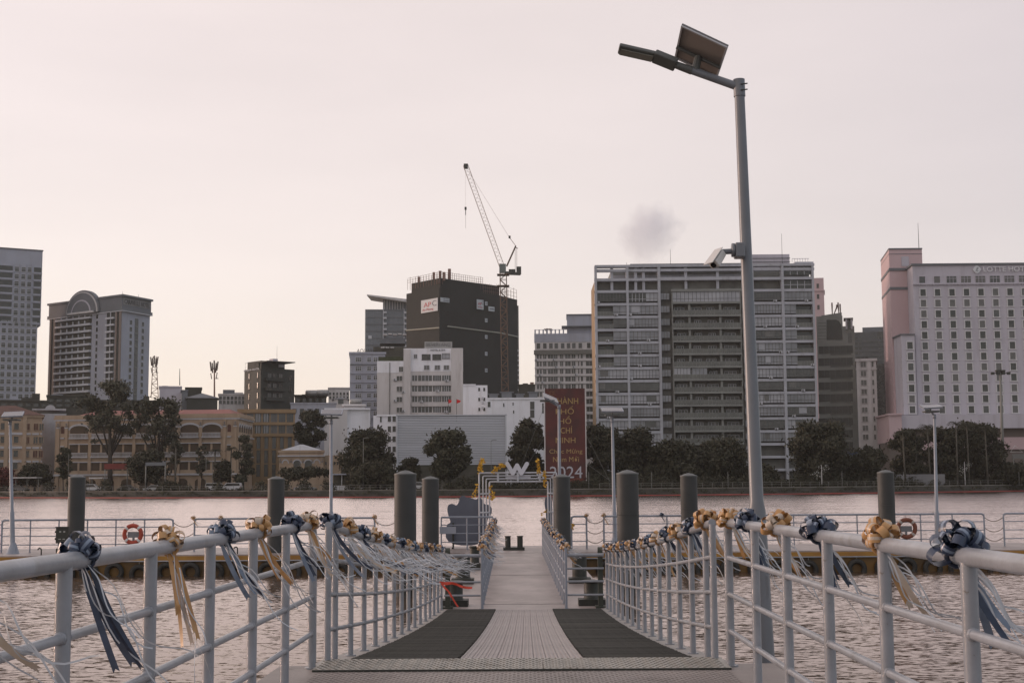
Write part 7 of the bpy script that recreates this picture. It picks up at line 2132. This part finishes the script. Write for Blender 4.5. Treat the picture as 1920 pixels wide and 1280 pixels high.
for k, px in enumerate((1104, 1222, 1365, 1480, 1579, 1694, 1911)):
    pole(px, 884, bank_y(at(px, 905, 262).x) + .8, '%s thin boundary post from the left along the right quay' % ORD[k], .07, None, 'boundary_post')
# gantry board, shelters, kiosk, hoarding
def slabthing(name, label, cat, px0, px1, py0, py1, Y, m_, legs=(), depth=.2, legm=None, group=None):
    a, c = at(px0, py0, Y), at(px1, py1, Y)
    th = thing(name, label, cat, ((a.x + c.x) / 2, Y, GZ), group)
    b = MB(); b.box((a.x, Y - depth / 2, c.z), (c.x, Y + depth / 2, a.z)); b.build('panel', m_, th)
    for px in legs:
        x = at(px, py1, Y).x; MB().tube([(x, Y, GZ), (x, Y, c.z)], .12, 6).build('leg', legm or pole_m, th, True)
    return th
slabthing('gantry_board', 'grey overhead road board on two posts before the dense round tree', 'road sign', 273, 311, 866.5, 872.5, 285, grey_c, (273.5, 310))
slabthing('street_banner', 'dark red street banner strung below the tallest tree', 'banner', 196, 240, 869, 879, 296, mat('street_banner_red', (.16, .025, .02), .7), (197, 239))
slabthing('bus_shelter', 'flat pale shelter roof at the far left of the quay', 'shelter', 28, 74, 894.2, 896, 300, lw2, (30, 51, 72), 3.5)
slabthing('bus_shelter', 'flat pale shelter roof beside the white car at left', 'shelter', 171, 198, 894.5, 897, 292, lw2, (173, 195), 3.0)
slabthing('hoarding', 'long grey hoarding panel on the right quay behind the right lifebuoy pile', 'hoarding', 1676, 1772, 889, 909, 282, mat('hoarding_grey', (.19, .19, .20), .7, (.16, .16, .165), .2), (1678, 1770), .15)
slabthing('portal_sign', 'grey sign panel under a triangular frame at the right edge', 'sign', 1898, 1922, 851, 859, 290, gl_curt, (1900, 1920))
p0, p1, p2 = at(1894.5, 847, 290), at(1917.5, 847, 290), at(1903, 835, 290)
th = thing('triangle_frame', 'pale triangular frame above the sign panel at the right edge', 'sign', ((p0.x + p1.x) / 2, 290, p0.z)); MB().tube([p0, p1, p2], .09, 5, closed=True).build('frame', lw2, th)
a, c = at(624, 890, 272), at(659, 914, 272)
th = thing('kiosk', 'white open kiosk with flat roof left of the great banyan', 'kiosk', ((a.x + c.x) / 2, 272, GZ))
b = MB(); b.box((a.x - .3, 270.3, a.z), (c.x + .3, 273.5, a.z + .25)); b.build('roof', gw2, th)
b = MB(); b.box((a.x, 271, GZ), (c.x, 273, GZ + 1.0)); b.build('counter', lw, th)
for x in (a.x, (a.x + c.x) / 2, c.x - .1):
    b = MB(); b.box((x, 271, GZ + 1), (x + .12, 271.12, a.z)); b.build('post', lw, th)
b = MB(); b.box((a.x, 272.9, GZ + 1), (c.x, 273, a.z)); b.build('back_wall', void_m, th)
fe = facing(1562, 1612, 282)
te = thing('bank_sign', 'blue shop sign with white lettering below the dark office', 'sign', (fe.P(fe.L / 2, GZ).x, fe.P(fe.L / 2, GZ).y, GZ))
b = MB(); fpx(b, fe, 1572, 1612, 850, 861, -.4, 0); b.build('fascia', mat('blue_sign', (.045, .075, .20), .6), te)
pts = [(1562, 857), (1567, 850), (1572, 854), (1578, 848), (1584, 851), (1590, 845), (1597, 850), (1604, 846), (1612, 850)]
vs = [fe.P(*fe.hit(*q), .05) for q in pts] + [fe.P(*fe.hit(q[0], 861), .05) for q in reversed(pts)]
b = MB(); k = len(vs); b.add(vs + [v + Vector((0, .3, 0)) for v in vs], [tuple(range(k)), tuple(reversed(range(k, 2 * k)))]); b.build('wave_board', mat('blue_sign_pale', (.09, .12, .2), .6), te)
text(te, 'lettering', 'EXIMBANK', fe, 1580, 1607, 852.5, 856, mat('sign_white', (.5, .52, .6), .5), .15, .03)
b = MB(); fpx(b, fe, 1564, 1608, 862, 863.2, -2, .8); b.build('canopy_edge', gw2, te)
b = MB(); fbox(b, fe, 0, fe.L, GZ, fe.hit(1587, 864)[1], -8, -1); b.build('shop_front', void_m, te)

# ------------------------------------------------------------------ vehicles
CARG = mat('car_glass', (.02, .022, .022), .12)
wheel_m = mat('car_tyre', (.02, .02, .02), .8); rim_m = mat('car_rim', (.25, .25, .25), .4)
def car(px, Y, col, label, L=4.4, H=1.6, kind='suv', face=1):
    x = at(px, 905, Y).x; Wd = 1.75
    th = thing('parked_car', label, 'car', (x, Y, GZ + .02), 'cars along the quay road')
    g = lambda q: [(x + face * (u - .5) * L, GZ + .02 + v * H) for u, v in q]
    if kind == 'sedan':
        low = [(0, .2), (.03, .5), (.2, .56), (.78, .56), (.97, .48), (1, .2)]; cab = [(.2, .55), (.32, .95), (.6, .97), (.8, .55)]
    elif kind == 'van':
        low = [(0, .18), (0, .6), (.86, .6), (.97, .5), (1, .18)]; cab = [(.0, .59), (.02, .98), (.72, .98), (.88, .59)]
    else:
        low = [(0, .22), (.01, .56), (.74, .6), (.96, .52), (1, .22)]; cab = [(.02, .58), (.07, .96), (.58, .99), (.75, .58)]
    def ext(poly, y0, y1, nm, m_):
        q = g(poly); k = len(q)
        MB().add([(a, y0, c) for a, c in q] + [(a, y1, c) for a, c in q], [tuple(range(k)), tuple(reversed(range(k, 2 * k)))] + [(j, k + j, k + (j + 1) % k, (j + 1) % k) for j in range(k)]).build(nm, m_, th)
    ext(low, Y - Wd / 2, Y + Wd / 2, 'body', col)
    ext(cab, Y - Wd / 2 + .12, Y + Wd / 2 - .12, 'roof', col)
    cx = sum(u for u, v in cab) / 4
    win = [(cx + (u - cx) * .9, .6 + (v - .58) * .82) for u, v in cab]
    ext(win, Y - Wd / 2 + .10, Y - Wd / 2 + .125, 'side_window', CARG)
    for u in (.18, .82):
        xx = x + face * (u - .5) * L
        for yy in (Y - Wd / 2, Y + Wd / 2):
            wh = MB().tube([(xx, yy - .1, GZ + .34), (xx, yy + .1, GZ + .34)], .33, 14).build('wheel', wheel_m, th)
            MB().tube([(xx, yy - .115, GZ + .34), (xx, yy - .1, GZ + .34)], .19, 10).build('rim', rim_m, wh)
    for u, nm, m_ in ((.985, 'headlight', mat('headlamp', (.6, .6, .55), .3)), (.015, 'tail_light', mat('tail_lamp', (.3, .02, .02), .4))):
        xx = x + face * (u - .5) * L; b = MB(); b.box((xx - .08, Y - Wd / 2 - .01, GZ + H * .4), (xx + .08, Y - Wd / 2 + .3, GZ + H * .5)); b.build(nm, m_, th)
cw, cs_, cg_ = mat('car_white', (.55, .55, .56), .3), mat('car_silver', (.34, .35, .36), .3, metal=.3), mat('car_grey', (.12, .12, .125), .3)
car(175, 291, cw, 'white parked car just right of the left pile', 4.4, 1.65)
car(289, 287, cs_, 'silver parked car below the gantry board', 4.4, 1.45, 'sedan', -1)
car(405, 282, cw, 'white parked van before the right arcade, left of its twin', 4.2, 1.75, 'van')
car(434, 281, cw, 'white parked van before the right arcade, beside the tiered tree', 4.2, 1.75, 'van', -1)
car(572, 272, cs_, 'silver parked sedan below the umbrella tree', 4.5, 1.4, 'sedan')
car(787, 268, cw, 'white parked car between the two piles left of the arch', 4.4, 1.6, 'suv')
car(36, 300, cg_, 'grey parked car below the shelter at far left', 4.4, 1.5, 'suv')
car(240, 289, cg_, 'dark parked car before the tallest tree', 4.4, 1.45, 'sedan')

# ------------------------------------------------------------------ the single small cloud
def cloud():
    Y = 2200.0; c = at(1216, 432, Y)
    m = bpy.data.materials.new('cloud_vapour'); m.use_nodes = True
    t = m.node_tree; t.nodes.remove(t.nodes['Principled BSDF']); out_ = t.nodes['Material Output']
    v = t.nodes.new('ShaderNodeVolumePrincipled'); v.inputs['Color'].default_value = (.86, .88, .94, 1); v.inputs['Anisotropy'].default_value = .0
    tcn = t.nodes.new('ShaderNodeTexCoord')
    n_ = t.nodes.new('ShaderNodeTexNoise'); n_.inputs['Scale'].default_value = .024; n_.inputs['Detail'].default_value = 5; n_.inputs['Roughness'].default_value = .6
    t.links.new(tcn.outputs['Object'], n_.inputs['Vector'])
    ln = t.nodes.new('ShaderNodeVectorMath'); ln.operation = 'LENGTH'
    mp_ = t.nodes.new('ShaderNodeMapping'); mp_.inputs['Scale'].default_value = (1 / 60, 1 / 50, 1 / 60)
    t.links.new(tcn.outputs['Object'], mp_.inputs[0]); t.links.new(mp_.outputs[0], ln.inputs[0])
    a = t.nodes.new('ShaderNodeMath'); a.operation = 'MULTIPLY_ADD'; a.inputs[1].default_value = -.62; a.inputs[2].default_value = .03
    t.links.new(ln.outputs['Value'], a.inputs[0])
    s = t.nodes.new('ShaderNodeMath'); s.operation = 'ADD'; t.links.new(a.outputs[0], s.inputs[0]); t.links.new(n_.outputs[0], s.inputs[1])
    r = t.nodes.new('ShaderNodeMapRange'); r.inputs[1].default_value = .0; r.inputs[2].default_value = .24; r.inputs[3].default_value = 0; r.inputs[4].default_value = .019
    t.links.new(s.outputs[0], r.inputs[0]); t.links.new(r.outputs[0], v.inputs['Density'])
    t.links.new(v.outputs[0], out_.inputs['Volume'])
    b = MB(); n1, n2 = 16, 10
    prof = [(math.sin(math.pi * i / n2) * 72 + .01, -math.cos(math.pi * i / n2) * 72) for i in range(n2 + 1)]
    b.lathe(c, prof, n1)
    scene.cycles.volume_bounces = 5
    o_ = b.build('cloud', m, loc=c); tag(o_, 'small lone grey cloud above the apartment slab', 'cloud', kind='structure')
cloud()

# thin evening haze over river and city
hz = bpy.data.materials.new('evening_haze'); hz.use_nodes = True
t = hz.node_tree; t.nodes.remove(t.nodes['Principled BSDF'])
v = t.nodes.new('ShaderNodeVolumePrincipled'); v.inputs['Color'].default_value = (.96, .94, .92, 1); v.inputs['Density'].default_value = .00008; v.inputs['Anisotropy'].default_value = .2
t.links.new(v.outputs[0], t.nodes['Material Output'].inputs['Volume'])
b = MB(); b.box((-2620, -90, -1.6), (2620, 2640, 132)); tag(b.build('haze', hz), 'thin pale evening haze over the river and city', 'haze', kind='stuff')
